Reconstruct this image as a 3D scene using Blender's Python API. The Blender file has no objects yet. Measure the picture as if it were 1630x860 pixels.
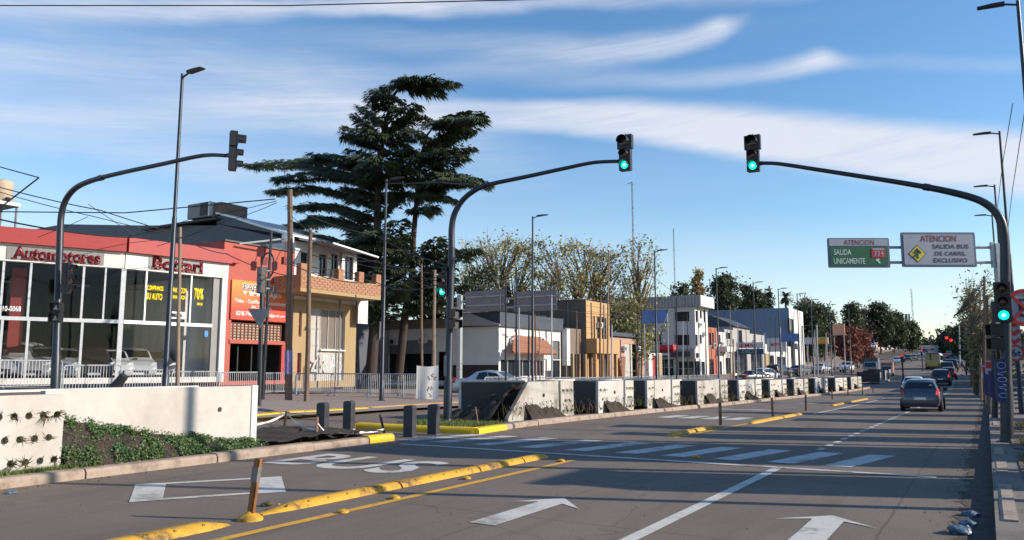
import bpy, bmesh, math, random
from mathutils import Vector, Matrix
random.seed(7)
R = math.radians
S = bpy.context.scene
COL = S.collection

# ------------------------------------------------------------------ camera
FPX, CX, CY = 1250.0, 815.0, 430.0
PITCH = math.atan(155/1250)
YAW = math.atan(755*math.cos(PITCH)/1250)
CAM = Vector((0, 0, 1.65))
cd = bpy.data.cameras.new('camera')
cam = bpy.data.objects.new('camera', cd)
COL.objects.link(cam)
cd.sensor_width = 36
cd.lens = 36*FPX/1630
cd.clip_start = .05
cd.clip_end = 6000
cam.location = CAM
cam.rotation_euler = (math.pi/2+PITCH, 0, YAW)
S.camera = cam
FW = Vector((-math.sin(YAW)*math.cos(PITCH), math.cos(YAW)*math.cos(PITCH), math.sin(PITCH)))
RT = Vector((math.cos(YAW), math.sin(YAW), 0))
UP = RT.cross(FW)

# ------------------------------------------------------------------ light
SUN_EL, SUN_AZ = R(24), math.atan2(.935, .355)     # azimuth from +Y towards +X
sd = bpy.data.lights.new('sun', 'SUN')
sun = bpy.data.objects.new('sun', sd)
COL.objects.link(sun)
sd.energy = 5.0
sd.angle = R(.5)
sd.color = (1, .885, .75)
sun.location = (20, 10, 30)
SV = Vector((math.sin(SUN_AZ)*math.cos(SUN_EL), math.cos(SUN_AZ)*math.cos(SUN_EL), math.sin(SUN_EL)))
sun.rotation_euler = SV.to_track_quat('Z', 'Y').to_euler()
S.view_settings.view_transform = 'Standard'
S.view_settings.look = 'None'
S.view_settings.exposure = 0.42
S.view_settings.gamma = 1.0
S.view_settings.use_curve_mapping = False
S.cycles.max_bounces = 6
S.cycles.transparent_max_bounces = 12

def ray(px, py):
    return FW*FPX+RT*(px-CX)+UP*(CY-py)

W = bpy.data.worlds.new('World')
S.world = W
W.use_nodes = True
nt = W.node_tree
nt.nodes.clear()
L = nt.links.new
def nd(t, **k):
    n = nt.nodes.new(t)
    for a, b in k.items():
        setattr(n, a, b)
    return n
out = nd('ShaderNodeOutputWorld')
bg = nd('ShaderNodeBackground')
bg.inputs[1].default_value = 0.09
sky = nd('ShaderNodeTexSky', sky_type='NISHITA')
sky.sun_disc = False
sky.sun_elevation = SUN_EL
sky.sun_rotation = SUN_AZ
sky.altitude = 20
sky.air_density = 1.0
sky.dust_density = .25
sky.ozone_density = 1.8
tc = nd('ShaderNodeTexCoord')
sep = nd('ShaderNodeSeparateXYZ')
L(tc.outputs['Generated'], sep.inputs[0])
def M(op, a, b=None, c=None):
    n = nd('ShaderNodeMath', operation=op)
    for i, v in enumerate((a, b, c)):
        if v is None: continue
        if isinstance(v, (int, float)): n.inputs[i].default_value = v
        else: L(v, n.inputs[i])
    return n.outputs[0]
az = M('ARCTAN2', sep.outputs[0], sep.outputs[1])
el = M('ARCSINE', sep.outputs[2])
AZ0, AZ1 = R(-90), R(30)
t01 = nd('ShaderNodeMapRange')
L(az, t01.inputs[0]); t01.inputs[1].default_value = AZ0; t01.inputs[2].default_value = AZ1
t01 = t01.outputs[0]
# wind-torn structure: noise in (azimuth, elevation) stretched along the streaks
cmb = nd('ShaderNodeCombineXYZ')
L(M('MULTIPLY', az, 2.2), cmb.inputs[0])
L(M('MULTIPLY', M('ADD', el, M('MULTIPLY', az, -.06)), 17.0), cmb.inputs[1])
n1 = nd('ShaderNodeTexNoise'); L(cmb.outputs[0], n1.inputs['Vector'])
n1.inputs['Scale'].default_value = 2.0; n1.inputs['Detail'].default_value = 7; n1.inputs['Roughness'].default_value = .58
n1.inputs['Distortion'].default_value = .5
cmb2 = nd('ShaderNodeCombineXYZ')
L(M('MULTIPLY', az, 6.0), cmb2.inputs[0]); L(M('MULTIPLY', el, 14.0), cmb2.inputs[1])
n2 = nd('ShaderNodeTexNoise'); L(cmb2.outputs[0], n2.inputs['Vector'])
n2.inputs['Scale'].default_value = 1.6; n2.inputs['Detail'].default_value = 6
cmb3 = nd('ShaderNodeCombineXYZ')
L(M('MULTIPLY', az, 5.0), cmb3.inputs[0]); L(M('MULTIPLY', M('ADD', el, M('MULTIPLY', az, -.10)), 90.0), cmb3.inputs[1])
n3 = nd('ShaderNodeTexNoise'); L(cmb3.outputs[0], n3.inputs['Vector'])
n3.inputs['Scale'].default_value = 1.5; n3.inputs['Detail'].default_value = 8; n3.inputs['Roughness'].default_value = .7; n3.inputs['Distortion'].default_value = .8
warp = M('MULTIPLY', M('SUBTRACT', n2.outputs[0], .5), .035)
def azel(px, py):
    d = ray(px, py).normalized()
    return (math.atan2(d.x, d.y)-AZ0)/(AZ1-AZ0), math.asin(d.z)
def ramp(rows_):
    """rows_: (t, elevation, half height, amount) -> three smooth functions of azimuth"""
    n = nd('ShaderNodeValToRGB'); L(t01, n.inputs[0]); cr = n.color_ramp; cr.interpolation = 'B_SPLINE'
    rows_ = sorted(rows_)
    cr.elements[1].position = 1.0; cr.elements[0].position = 0.0
    while len(cr.elements) < len(rows_): cr.elements.new(.5)
    for i in range(len(rows_)): cr.elements[len(rows_)-1-i].position = 1-i*1e-4
    for e_, r_ in zip(cr.elements, rows_): e_.position = min(max(r_[0], 0), 1); e_.color = (r_[1], r_[2], r_[3], 1)
    sp_ = nd('ShaderNodeSeparateColor'); L(n.outputs[0], sp_.inputs[0])
    return sp_.outputs[0], sp_.outputs[1], sp_.outputs[2]
def streak(pts, soft, nz, wp=1.0):
    """pts: (px, centre row, half height in pixels, amount)"""
    rr = []
    for px, py, hw, am in pts:
        t, e = azel(px, py); rr.append((t, e, hw/FPX, am))
    rr.sort(); rr = [(0, *rr[0][1:3], rr[0][3]*.15)]+rr+[(1, *rr[-1][1:3], rr[-1][3]*.15)]
    cc, ww, aa = ramp(rr)
    d = M('ABSOLUTE', M('SUBTRACT', M('ADD', el, M('MULTIPLY', warp, wp)), cc))
    k = M('DIVIDE', d, ww)
    mr = nd('ShaderNodeMapRange', interpolation_type='SMOOTHSTEP')
    L(k, mr.inputs[0]); mr.inputs[1].default_value = 1+soft; mr.inputs[2].default_value = 1-soft
    mix = M('MULTIPLY', M('MULTIPLY_ADD', M('SUBTRACT', n1.outputs[0], .5), nz*2.4, 1.0), M('MULTIPLY_ADD', M('SUBTRACT', n3.outputs[0], .5), nz*2.2, 1.0))
    return M('MULTIPLY', M('MULTIPLY', mr.outputs[0], aa), mix)
STREAKS = [
 ([(-200,150,20,.1),(520,172,30,.25),(740,178,14,.5),(1000,188,28,.9),(1200,212,36,.95),(1400,240,38,.92),(1630,262,42,.88),(1900,290,40,.5)], .5, .35, .35),
 ([(600,130,10,.0),(800,92,20,.2),(1000,84,18,.32),(1090,66,13,.42),(1130,50,14,.75),(1150,45,13,.8),(1172,38,9,.3),(1195,26,8,0),(1230,10,8,0)], .95, .5, .5),
 ([(500,60,14,.1),(760,66,18,.3),(950,82,16,.25),(1080,70,12,.2),(1140,50,10,0)], .9, .6, .6),
 ([(760,112,16,.1),(1000,130,12,.25),(1180,124,10,.36),(1260,108,11,.5),(1295,95,13,.85),(1318,92,13,.85),(1345,98,8,.3),(1380,99,9,.1),(1500,98,9,.15),(1700,108,9,.15)], .95, .4, .35),
 ([(-200,70,40,.2),(0,90,36,.45),(200,112,38,.4),(420,142,46,.45),(600,170,50,.45),(760,230,40,.25),(900,260,30,0)], .95, .6, 1),
 ([(-200,190,26,.4),(0,198,26,.5),(180,208,26,.5),(300,214,22,.25),(420,230,20,.1),(600,250,20,0)], .9, .5, 1),
 ([(120,245,12,.0),(260,258,20,.4),(420,270,30,.35),(620,290,30,.15),(900,300,30,.05)], .95, .5, 1),
 ([(-200,5,20,.4),(300,6,14,.5),(560,10,12,.8),(760,4,12,.6),(1000,-8,12,.3),(1300,-30,20,.3)], .9, .5, .6),
 ([(-200,430,120,.4),(500,440,110,.3),(1000,440,70,.25),(1300,450,60,.3),(1700,480,50,.4)], .95, .3, .5),
]
tot = None
for p, so, nz, wp in STREAKS:
    s = streak(p, so, nz, wp)
    tot = s if tot is None else M('ADD', tot, s)
tot = nd_clamp = M('MINIMUM', M('MAXIMUM', tot, 0.0), .93)
mx = nd('ShaderNodeMix', data_type='RGBA')
L(tot, mx.inputs['Factor'])
hs = nd('ShaderNodeHueSaturation'); L(sky.outputs[0], hs.inputs['Color'])
hs.inputs['Saturation'].default_value = 1.22; hs.inputs['Value'].default_value = 1.6
L(hs.outputs[0], mx.inputs[6])
mx.inputs[7].default_value = (6.6, 6.9, 7.7, 1)
L(mx.outputs[2], bg.inputs[0])
L(bg.outputs[0], out.inputs[0])

# ------------------------------------------------------------------ terrain
BYT = [(-900,0),(15,0),(25,-.1),(40,-.3),(55,-.45),(72,-.55),(85,-.5),(100,-.1),(130,.5),(165,1.3),(200,2.5),(300,5.7),(600,15.3),(1500,44),(3000,90)]
def lerp_tab(t, x):
    if x <= t[0][0]: return t[0][1]
    for (a, b), (c, d) in zip(t, t[1:]):
        if x <= c: return b+(d-b)*(x-a)/(c-a)
    return t[-1][1]
ROWS = [-60,-40,-20,-10]+[i*2.5 for i in range(-2, 25)]+[i*5. for i in range(13, 41)]+[i*20. for i in range(11, 21)]+[i*100. for i in range(5, 16)]
BTAB = [(y, sum(lerp_tab(BYT, y+k) for k in (-6,-3,0,3,6))/5 if 18 < y < 400 else lerp_tab(BYT, y)) for y in ROWS]
AX = [(-400,.7),(-23,.7),(-18,.2),(-14,0),(400,0)]
TY = [(-100,1),(16,1),(21,.5),(29,.42),(36,.28),(60,.3),(120,.5)]
def G(x, y):
    return lerp_tab(BTAB, y)+lerp_tab(AX, x)*lerp_tab(TY, y)
def bend(y):
    if y < 85: return 0.
    if y < 127: return -.0006*(y-85)**2
    return -1.0584-.0504*(y-127)
def xkerb(y):           # island kerb on the left of the main carriageway
    return lerp_tab([(0,-11.65),(52,-11.65),(72,-10.9),(90,-9.9),(200,-9.9)], y)+bend(y)

def onz(px, py, z=0.):
    d = ray(px, py); return CAM+d*((z-CAM.z)/d.z)
def ony(px, py, Y):
    d = ray(px, py); return CAM+d*(Y/d.y)
def onx(px, py, X):
    d = ray(px, py); return CAM+d*(X/d.x)
def onD(px, py, D):
    return CAM+ray(px, py)*(D/FPX)
def onG(px, py, dz=0.):
    z = dz
    for _ in range(30):
        p = onz(px, py, z); z = .5*z+.5*(G(p.x, p.y)+dz)
    return onz(px, py, z)
def vert(px, py, x, y):      # height of the row py above the spot x,y
    D0 = Vector((x, y, 0))
    lo, hi = -5, 60
    for _ in range(40):
        m = (lo+hi)/2
        v = Vector((x, y, m))-CAM
        r = CY-FPX*(v.dot(UP)/v.dot(FW))
        if r > py: lo = m
        else: hi = m
    return (lo+hi)/2
def pxof(p):
    v = Vector(p)-CAM; w = v.dot(FW)
    return CX+FPX*v.dot(RT)/w, CY-FPX*v.dot(UP)/w

# ------------------------------------------------------------------ helpers
class MB:
    def __init__(s): s.v = []; s.f = []; s.mi = []; s.mats = []; s.cur = 0
    def mat(s, m):
        if m not in s.mats: s.mats.append(m)
        s.cur = s.mats.index(m); return s
    def face(s, pts):
        n = len(s.v); s.v += [tuple(p) for p in pts]; s.f.append(tuple(range(n, n+len(pts)))); s.mi.append(s.cur); return s
    def add(s, vs, fs):
        n = len(s.v); s.v += [tuple(p) for p in vs]
        for f in fs: s.f.append(tuple(i+n for i in f)); s.mi.append(s.cur)
        return s
    def box(s, x0, x1, y0, y1, z0, z1, mtx=None, bev=0):
        vs = [Vector(p) for p in ((x0,y0,z0),(x1,y0,z0),(x1,y1,z0),(x0,y1,z0),(x0,y0,z1),(x1,y0,z1),(x1,y1,z1),(x0,y1,z1))]
        if mtx: vs = [mtx @ v for v in vs]
        return s.add(vs, [(0,3,2,1),(4,5,6,7),(0,1,5,4),(1,2,6,5),(2,3,7,6),(3,0,4,7)])
    def tube(s, pts, r, n=8, cap=True):
        pts = [Vector(p) for p in pts]
        rs = r if isinstance(r, (list, tuple)) else [r]*len(pts)
        rings = []; prev = None
        for i, p in enumerate(pts):
            t = (pts[min(i+1, len(pts)-1)]-pts[max(i-1, 0)]).normalized()
            if prev is None:
                a = t.orthogonal().normalized()
                if abs(t.z) < .9: a = (Vector((0,0,1))-t*t.z).normalized()
            else: a = (prev-t*prev.dot(t)).normalized()
            prev = a; b = t.cross(a)
            rings.append([p+(a*math.cos(q*2*math.pi/n)+b*math.sin(q*2*math.pi/n))*rs[i] for q in range(n)])
        vs = [v for rr in rings for v in rr]; fs = []
        for i in range(len(rings)-1):
            for q in range(n):
                fs.append((i*n+q, i*n+(q+1)%n, (i+1)*n+(q+1)%n, (i+1)*n+q))
        if cap:
            fs.append(tuple(range(n-1, -1, -1))); fs.append(tuple(range((len(rings)-1)*n, len(rings)*n)))
        return s.add(vs, fs)
    def lathe(s, prof, c=(0,0,0), n=16, axis='z'):
        vs = []
        for r, z in prof:
            for q in range(n):
                a = q*2*math.pi/n; x, y = r*math.cos(a), r*math.sin(a)
                p = (x, y, z) if axis == 'z' else ((x, z, y) if axis == 'y' else (z, x, y))
                vs.append((p[0]+c[0], p[1]+c[1], p[2]+c[2]))
        fs = [(i*n+q, i*n+(q+1)%n, (i+1)*n+(q+1)%n, (i+1)*n+q) for i in range(len(prof)-1) for q in range(n)]
        fs.append(tuple(range(n-1, -1, -1))); fs.append(tuple(range((len(prof)-1)*n, len(prof)*n)))
        return s.add(vs, fs)
    def prism(s, poly, fn, d0, d1):
        """poly 2d points, fn(a,b,d)->3d"""
        n = len(poly)
        vs = [fn(a, b, d0) for a, b in poly]+[fn(a, b, d1) for a, b in poly]
        fs = [tuple(range(n)), tuple(range(2*n-1, n-1, -1))]+[(i, n+i, n+(i+1)%n, (i+1)%n) for i in range(n)]
        return s.add(vs, fs)
    def build(s, name, m=None, parent=None, smooth=False, recalc=True, **props):
        me = bpy.data.meshes.new(name)
        me.from_pydata(s.v, [], s.f)
        if m is not None: me.materials.append(m)
        else:
            for k in s.mats: me.materials.append(k)
            me.polygons.foreach_set('material_index', s.mi)
        if recalc:
            b = bmesh.new(); b.from_mesh(me)
            bmesh.ops.remove_doubles(b, verts=b.verts, dist=1e-5)
            bmesh.ops.recalc_face_normals(b, faces=b.faces); b.to_mesh(me); b.free()
        if smooth:
            me.polygons.foreach_set('use_smooth', [True]*len(me.polygons))
            me.set_sharp_from_angle(angle=R(40))
        me.update()
        o = bpy.data.objects.new(name, me); COL.objects.link(o)
        if parent: o.parent = parent
        for k, v in props.items(): o[k] = v
        return o

def thing(name, label, cat, loc=(0,0,0), rz=0., group=None):
    o = bpy.data.objects.new(name, None); COL.objects.link(o)
    o.location = loc; o.rotation_euler = (0, 0, rz); o.empty_display_size = .3
    o['label'] = label; o['category'] = cat
    if group: o['group'] = group
    return o
KIDS = {}
def copy_tree(o, parent=None):
    c = o.copy(); COL.objects.link(c)
    if parent: c.parent = parent
    for ch in list(o.children): copy_tree(ch, c)
    return c
def tag(o, label, cat, group=None):
    o['label'] = label; o['category'] = cat
    if group: o['group'] = group
    return o

# ------------------------------------------------------------------ materials
def mat(name, col, rough=.7, metal=0., var=.12, scale=6., bump=0., col2=None, mask=None, spec=None, coord='Object', stretch=None, emis=None, emis_s=0, coat=0, alpha=None):
    m = bpy.data.materials.new(name); m.use_nodes = True
    t = m.node_tree; b = t.nodes['Principled BSDF']; N = t.nodes.new; K = t.links.new
    b.inputs['Roughness'].default_value = rough; b.inputs['Metallic'].default_value = metal
    if coat: b.inputs['Coat Weight'].default_value = coat; b.inputs['Coat Roughness'].default_value = .08
    if spec is not None: b.inputs['Specular IOR Level'].default_value = spec
    c = (*col, 1) if len(col) == 3 else col
    tc = N('ShaderNodeTexCoord'); v = tc.outputs[coord]
    if stretch:
        mp = N('ShaderNodeMapping'); K(v, mp.inputs[0]); mp.inputs['Scale'].default_value = stretch; v = mp.outputs[0]
    n = N('ShaderNodeTexNoise'); K(v, n.inputs['Vector']); n.inputs['Scale'].default_value = scale; n.inputs['Detail'].default_value = 6; n.inputs['Roughness'].default_value = .62
    rp = N('ShaderNodeMapRange'); K(n.outputs[0], rp.inputs[0]); rp.inputs[1].default_value = .3; rp.inputs[2].default_value = .7
    mx = N('ShaderNodeMix'); mx.data_type = 'RGBA'; K(rp.outputs[0], mx.inputs['Factor'])
    if col2 is None:
        mx.inputs[6].default_value = (*[x*(1-var) for x in c[:3]], 1); mx.inputs[7].default_value = (*[min(1, x*(1+var)) for x in c[:3]], 1)
    else:
        mx.inputs[6].default_value = c; mx.inputs[7].default_value = (*col2, 1)
    K(mx.outputs[2], b.inputs['Base Color'])
    if bump:
        n2 = N('ShaderNodeTexNoise'); K(v, n2.inputs['Vector']); n2.inputs['Scale'].default_value = scale*5; n2.inputs['Detail'].default_value = 5
        bp = N('ShaderNodeBump'); bp.inputs['Strength'].default_value = bump; bp.inputs['Distance'].default_value = .02
        K(n2.outputs[0], bp.inputs['Height']); K(bp.outputs[0], b.inputs['Normal'])
    if emis:
        b.inputs['Emission Color'].default_value = (*emis, 1); b.inputs['Emission Strength'].default_value = emis_s
    return m

def dirty(name, col, dirt=(.16,.13,.1), amt=.5, rough=.85, streak=(1,1,.25), scale=1.4, bump=.15, fine=9.):
    """painted or cast surface with blotches and rain streaks"""
    m = mat(name, col, rough, 0, .07, fine, bump)
    t = m.node_tree; N = t.nodes.new; K = t.links.new; b = t.nodes['Principled BSDF']
    src = b.inputs['Base Color'].links[0].from_socket
    tc = N('ShaderNodeTexCoord'); mp = N('ShaderNodeMapping'); K(tc.outputs['Object'], mp.inputs[0]); mp.inputs['Scale'].default_value = streak
    n = N('ShaderNodeTexNoise'); K(mp.outputs[0], n.inputs['Vector']); n.inputs['Scale'].default_value = scale; n.inputs['Detail'].default_value = 8; n.inputs['Roughness'].default_value = .68
    rp = N('ShaderNodeMapRange'); K(n.outputs[0], rp.inputs[0]); rp.inputs[1].default_value = .47; rp.inputs[2].default_value = .78; rp.inputs[4].default_value = amt
    mx = N('ShaderNodeMix'); mx.data_type = 'RGBA'; K(rp.outputs[0], mx.inputs['Factor']); K(src, mx.inputs[6]); mx.inputs[7].default_value = (*dirt, 1)
    K(mx.outputs[2], b.inputs['Base Color'])
    return m

def road_material():
    m = bpy.data.materials.new('worn_concrete_road'); m.use_nodes = True
    t = m.node_tree; N = t.nodes.new; K = t.links.new; b = t.nodes['Principled BSDF']
    tc = N('ShaderNodeTexCoord')
    def noise(sc, det, stretch=(1,1,1), rough=.6, dist=0):
        mp = N('ShaderNodeMapping'); K(tc.outputs['Object'], mp.inputs[0]); mp.inputs['Scale'].default_value = stretch
        n = N('ShaderNodeTexNoise'); K(mp.outputs[0], n.inputs['Vector']); n.inputs['Scale'].default_value = sc; n.inputs['Detail'].default_value = det
        n.inputs['Roughness'].default_value = rough; n.inputs['Distortion'].default_value = dist
        return n.outputs[0]
    def rng(s, a, b_, c=0., d=1.):
        r = N('ShaderNodeMapRange'); K(s, r.inputs[0])
        for i, v in zip((1,2,3,4), (a, b_, c, d)): r.inputs[i].default_value = v
        return r.outputs[0]
    def mix(f, a, c):
        x = N('ShaderNodeMix'); x.data_type = 'RGBA'
        K(f, x.inputs['Factor'])
        for i, v in ((6, a), (7, c)):
            if isinstance(v, tuple): x.inputs[i].default_value = (*v, 1)
            else: K(v, x.inputs[i])
        return x.outputs[2]
    base = mix(rng(noise(.35, 6), .35, .65), (.175,.138,.112), (.23,.184,.150))
    base = mix(rng(noise(90, 4, rough=.8), .35, .7, 0, .95), base, (.085,.067,.055))
    base = mix(rng(noise(60, 4, rough=.8), .56, .68, 0, .85), base, (.40,.34,.28))
    base = mix(rng(noise(.18, 6, (1,1,1), .5, 1.5), .52, .6, 0, .35), base, (.12,.095,.077))
    base = mix(rng(noise(1.4, 8, (1,.12,1), .7, .6), .5, .78, 0, .7), base, (.085,.07,.06))      # tyre and oil tracks run along the lanes
    base = mix(rng(noise(2.2, 8, (1,1,1), .75, 1.2), .64, .74, 0, .6), base, (.055,.05,.05))      # oil spots
    base = mix(rng(noise(.8, 9, (1,1,1), .75), .6, .72, 0, .4), base, (.26,.21,.17))              # dusty patches
    sp = N('ShaderNodeSeparateXYZ'); K(tc.outputs['Object'], sp.inputs[0])
    def math_(op, a, c=None):
        x = N('ShaderNodeMath'); x.operation = op
        for i, v in enumerate((a, c)):
            if v is None: continue
            if isinstance(v, (int, float)): x.inputs[i].default_value = v
            else: K(v, x.inputs[i])
        return x.outputs[0]
    wob = math_('MULTIPLY', math_('SUBTRACT', noise(1.5, 3), .5), .07)
    # slab joints: across every 4.5 m, along near the gutter
    jy = math_('PINGPONG', math_('ADD', math_('ADD', sp.outputs[1], wob), 1.2), 2.25)
    jx = math_('ABSOLUTE', math_('ADD', math_('ADD', sp.outputs[0], wob), 1.02))
    jx2 = math_('ABSOLUTE', math_('ADD', math_('ADD', sp.outputs[0], wob), 4.7))
    j = math_('MINIMUM', math_('MINIMUM', jy, jx), jx2)
    jm = rng(j, .008, .02, .5, 0)
    base = mix(jm, base, (.05,.045,.04))
    crack = N('ShaderNodeTexVoronoi'); crack.feature = 'DISTANCE_TO_EDGE'; mp = N('ShaderNodeMapping'); K(tc.outputs['Object'], mp.inputs[0])
    ad = N('ShaderNodeVectorMath'); ad.operation = 'ADD'; nn = N('ShaderNodeTexNoise'); nn.inputs['Scale'].default_value = 1.2; nn.inputs['Detail'].default_value = 8
    K(tc.outputs['Object'], nn.inputs['Vector']); K(mp.outputs[0], ad.inputs[0]); K(nn.outputs['Color'], ad.inputs[1]); K(ad.outputs[0], crack.inputs['Vector']); crack.inputs['Scale'].default_value = .22
    cm = rng(crack.outputs[0], .0015, .004, .4, 0)
    base = mix(cm, base, (.05,.045,.042))
    K(base, b.inputs['Base Color']); b.inputs['Roughness'].default_value = .82
    b.inputs['Specular IOR Level'].default_value = .3
    bp = N('ShaderNodeBump'); bp.inputs['Strength'].default_value = .25; bp.inputs['Distance'].default_value = .01
    K(noise(55, 4), bp.inputs['Height']); K(bp.outputs[0], b.inputs['Normal'])
    return m

def paint(name, col, wear=.45, under=(.12,.1,.09)):
    """road paint worn through to the slab"""
    m = mat(name, col, .7, 0, .08, 12, .1)
    t = m.node_tree; N = t.nodes.new; K = t.links.new; b = t.nodes['Principled BSDF']
    src = b.inputs['Base Color'].links[0].from_socket
    tc = N('ShaderNodeTexCoord')
    n = N('ShaderNodeTexNoise'); K(tc.outputs['Object'], n.inputs['Vector']); n.inputs['Scale'].default_value = 9; n.inputs['Detail'].default_value = 10; n.inputs['Roughness'].default_value = .8
    n3 = N('ShaderNodeTexNoise'); K(tc.outputs['Object'], n3.inputs['Vector']); n3.inputs['Scale'].default_value = 1.3; n3.inputs['Detail'].default_value = 4
    ad = N('ShaderNodeMath'); ad.operation = 'ADD'; K(n.outputs[0], ad.inputs[0]); K(n3.outputs[0], ad.inputs[1])
    rp = N('ShaderNodeMapRange'); K(ad.outputs[0], rp.inputs[0]); rp.inputs[1].default_value = 1.02; rp.inputs[2].default_value = 1.2; rp.inputs[4].default_value = wear
    mx = N('ShaderNodeMix'); mx.data_type = 'RGBA'; K(rp.outputs[0], mx.inputs['Factor']); K(src, mx.inputs[6]); mx.inputs[7].default_value = (*under, 1)
    K(mx.outputs[2], b.inputs['Base Color'])
    return m

def glass(name, tint=(.5,.55,.55), refl=.5):
    m = bpy.data.materials.new(name); m.use_nodes = True
    t = m.node_tree; t.nodes.clear(); N = t.nodes.new; K = t.links.new
    o = N('ShaderNodeOutputMaterial'); mx = N('ShaderNodeMixShader'); tr = N('ShaderNodeBsdfTransparent'); gl = N('ShaderNodeBsdfGlossy')
    tr.inputs[0].default_value = (*tint, 1); gl.inputs['Roughness'].default_value = .03; gl.inputs[0].default_value = (.9,.95,1,1)
    fr = N('ShaderNodeFresnel'); fr.inputs[0].default_value = 1.5
    mu = N('ShaderNodeMath'); mu.operation = 'MULTIPLY'; K(fr.outputs[0], mu.inputs[0]); mu.inputs[1].default_value = refl*2
    nz = N('ShaderNodeTexNoise'); tcx = N('ShaderNodeTexCoord'); K(tcx.outputs['Object'], nz.inputs['Vector']); nz.inputs['Scale'].default_value = .5
    bp = N('ShaderNodeBump'); bp.inputs['Strength'].default_value = .04; bp.inputs['Distance'].default_value = .05; K(nz.outputs[0], bp.inputs['Height']); K(bp.outputs[0], gl.inputs['Normal'])
    K(mu.outputs[0], mx.inputs[0]); K(tr.outputs[0], mx.inputs[1]); K(gl.outputs[0], mx.inputs[2]); K(mx.outputs[0], o.inputs[0])
    return m

m_road = road_material()
m_lane = paint('white_road_paint', (.52,.5,.46), .65)
m_zebra = paint('worn_zebra_paint', (.5,.48,.46), .85)
m_yline = paint('orange_line_paint', (.62,.33,.03), .45)
m_ycurb = paint('yellow_kerb_paint', (.68,.44,.015), .35, (.3,.25,.18))
m_ysep = paint('yellow_separator_paint', (.52,.285,.02), .95, (.10,.06,.03))
m_kerb = dirty('old_kerb_concrete', (.34,.265,.21), (.09,.068,.052), 1.0, .9, (1,1,1), 3.2, .4)
m_conc = dirty('pale_precast_concrete', (.46,.44,.41), (.34,.29,.23), .8, .8, (1,.5,.35), 1.5, .12, 5)
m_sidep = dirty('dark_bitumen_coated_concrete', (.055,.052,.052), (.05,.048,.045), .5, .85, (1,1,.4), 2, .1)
m_conc_b = dirty('pale_precast_concrete_stained', (.40,.38,.35), (.16,.13,.1), 1.0, .85, (1,.6,.3), 2.6, .15, 6)
m_conc_c = dirty('pale_precast_concrete_fresh', (.49,.475,.45), (.3,.26,.2), .6, .8, (1,.4,.5), 1.1, .12, 4)
m_conc_end = dirty('grey_precast_concrete', (.62,.59,.55), (.3,.25,.2), .6, .8, (1,1,.4), 2, .1)
m_pave = dirty('pavement_concrete', (.19,.165,.145), (.06,.05,.04), .9, .9, (1,1,1), .9, .3, 14)
m_plaza = dirty('plaza_paving', (.25,.195,.165), (.13,.13,.11), .6, .9, (1,1,1), .7, .3, 10)
m_soil = mat('dark_soil', (.022,.016,.013), .95, 0, .3, 7, 1., (.055,.04,.03))
m_dirt = mat('dry_dirt', (.10,.075,.055), .95, 0, .3, 3, .8, (.17,.13,.1))
m_dirtd = mat('dark_gutter_dirt', (.035,.028,.022), .95, 0, .4, 6, .5, (.09,.07,.055))
m_ground = mat('open_ground', (.075,.068,.055), .95, 0, .3, .05, .3, (.11,.10,.085))
m_grass = mat('grass_blade', (.07,.12,.02), .7, 0, .3, 3, 0, (.13,.17,.04))
m_drygrass = mat('dry_grass_blade', (.16,.12,.06), .8, 0, .3, 3, 0, (.08,.09,.03))
m_cover = mat('groundcover_leaf', (.03,.08,.018), .5, 0, .3, 2, 0, (.075,.13,.03))
m_black = mat('black_painted_steel', (.022,.024,.03), .45, .3, .2, 4)
m_mast = mat('dark_blue_mast_paint', (.025,.03,.042), .4, .3, .2, 3)
m_housing = mat('black_signal_housing', (.012,.012,.015), .45, 0, .15, 10)
m_greyback = mat('grey_signal_back', (.12,.125,.14), .5, .1, .15, 10)
m_lensoff = mat('unlit_dark_lens', (.05,.012,.01), .2, 0, .1, 10)
m_lensoff2 = mat('unlit_black_lens', (.02,.016,.016), .2, 0, .1, 10)
m_green = mat('lit_green_lens', (0,.6,.45), .3, 0, 0, 10, emis=(0,1,.62), emis_s=1.5)
m_greenc = mat('lit_green_centre', (.3,1,.8), .3, 0, 0, 10, emis=(.25,1,.75), emis_s=2.2)
m_redlit = mat('lit_red_lens', (.8,.02,.01), .3, 0, 0, 10, emis=(1,.03,.02), emis_s=1.5)
m_galv = mat('galvanised_steel', (.34,.36,.38), .42, .4, .15, 8)
m_galv2 = mat('zinc_grey_bars', (.38,.39,.41), .5, .15, .12, 8)
m_wood = mat('weathered_wood_pole', (.10,.065,.045), .9, 0, .35, 3, .5, (.2,.14,.1), stretch=(6,6,.5))
m_woodl = mat('pale_wood_pole', (.3,.23,.17), .9, 0, .3, 3, .4, (.17,.12,.09), stretch=(6,6,.5))
m_rust = mat('rusty_orange_post', (.28,.09,.03), .8, 0, .3, 5, .2, (.09,.04,.025))
m_grey = mat('grey_painted_steel', (.2,.205,.22), .5, .3, .2, 6)
m_bollard = mat('dark_bollard_plastic', (.035,.038,.045), .5, 0, .2, 7, .05)
m_wire = mat('cable_black', (.02,.02,.023), .6, 0, .1, 5)
m_white = dirty('white_wall_paint', (.64,.625,.60), (.3,.27,.24), .55, .8)
m_rubber = mat('tyre_rubber', (.02,.02,.02), .85, 0, .2, 30, .1)
m_rim = mat('alloy_rim', (.45,.46,.48), .3, .8, .1, 20)
m_carglass = mat('car_glass', (.012,.015,.02), .06, 0, .1, 3, 0, spec=.9)
m_plastic = mat('black_trim_plastic', (.02,.02,.022), .6, 0, .2, 20)
m_tail = mat('red_tail_lamp', (.22,.008,.01), .15, 0, .1, 9, emis=(1,.03,.03), emis_s=.02)
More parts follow.
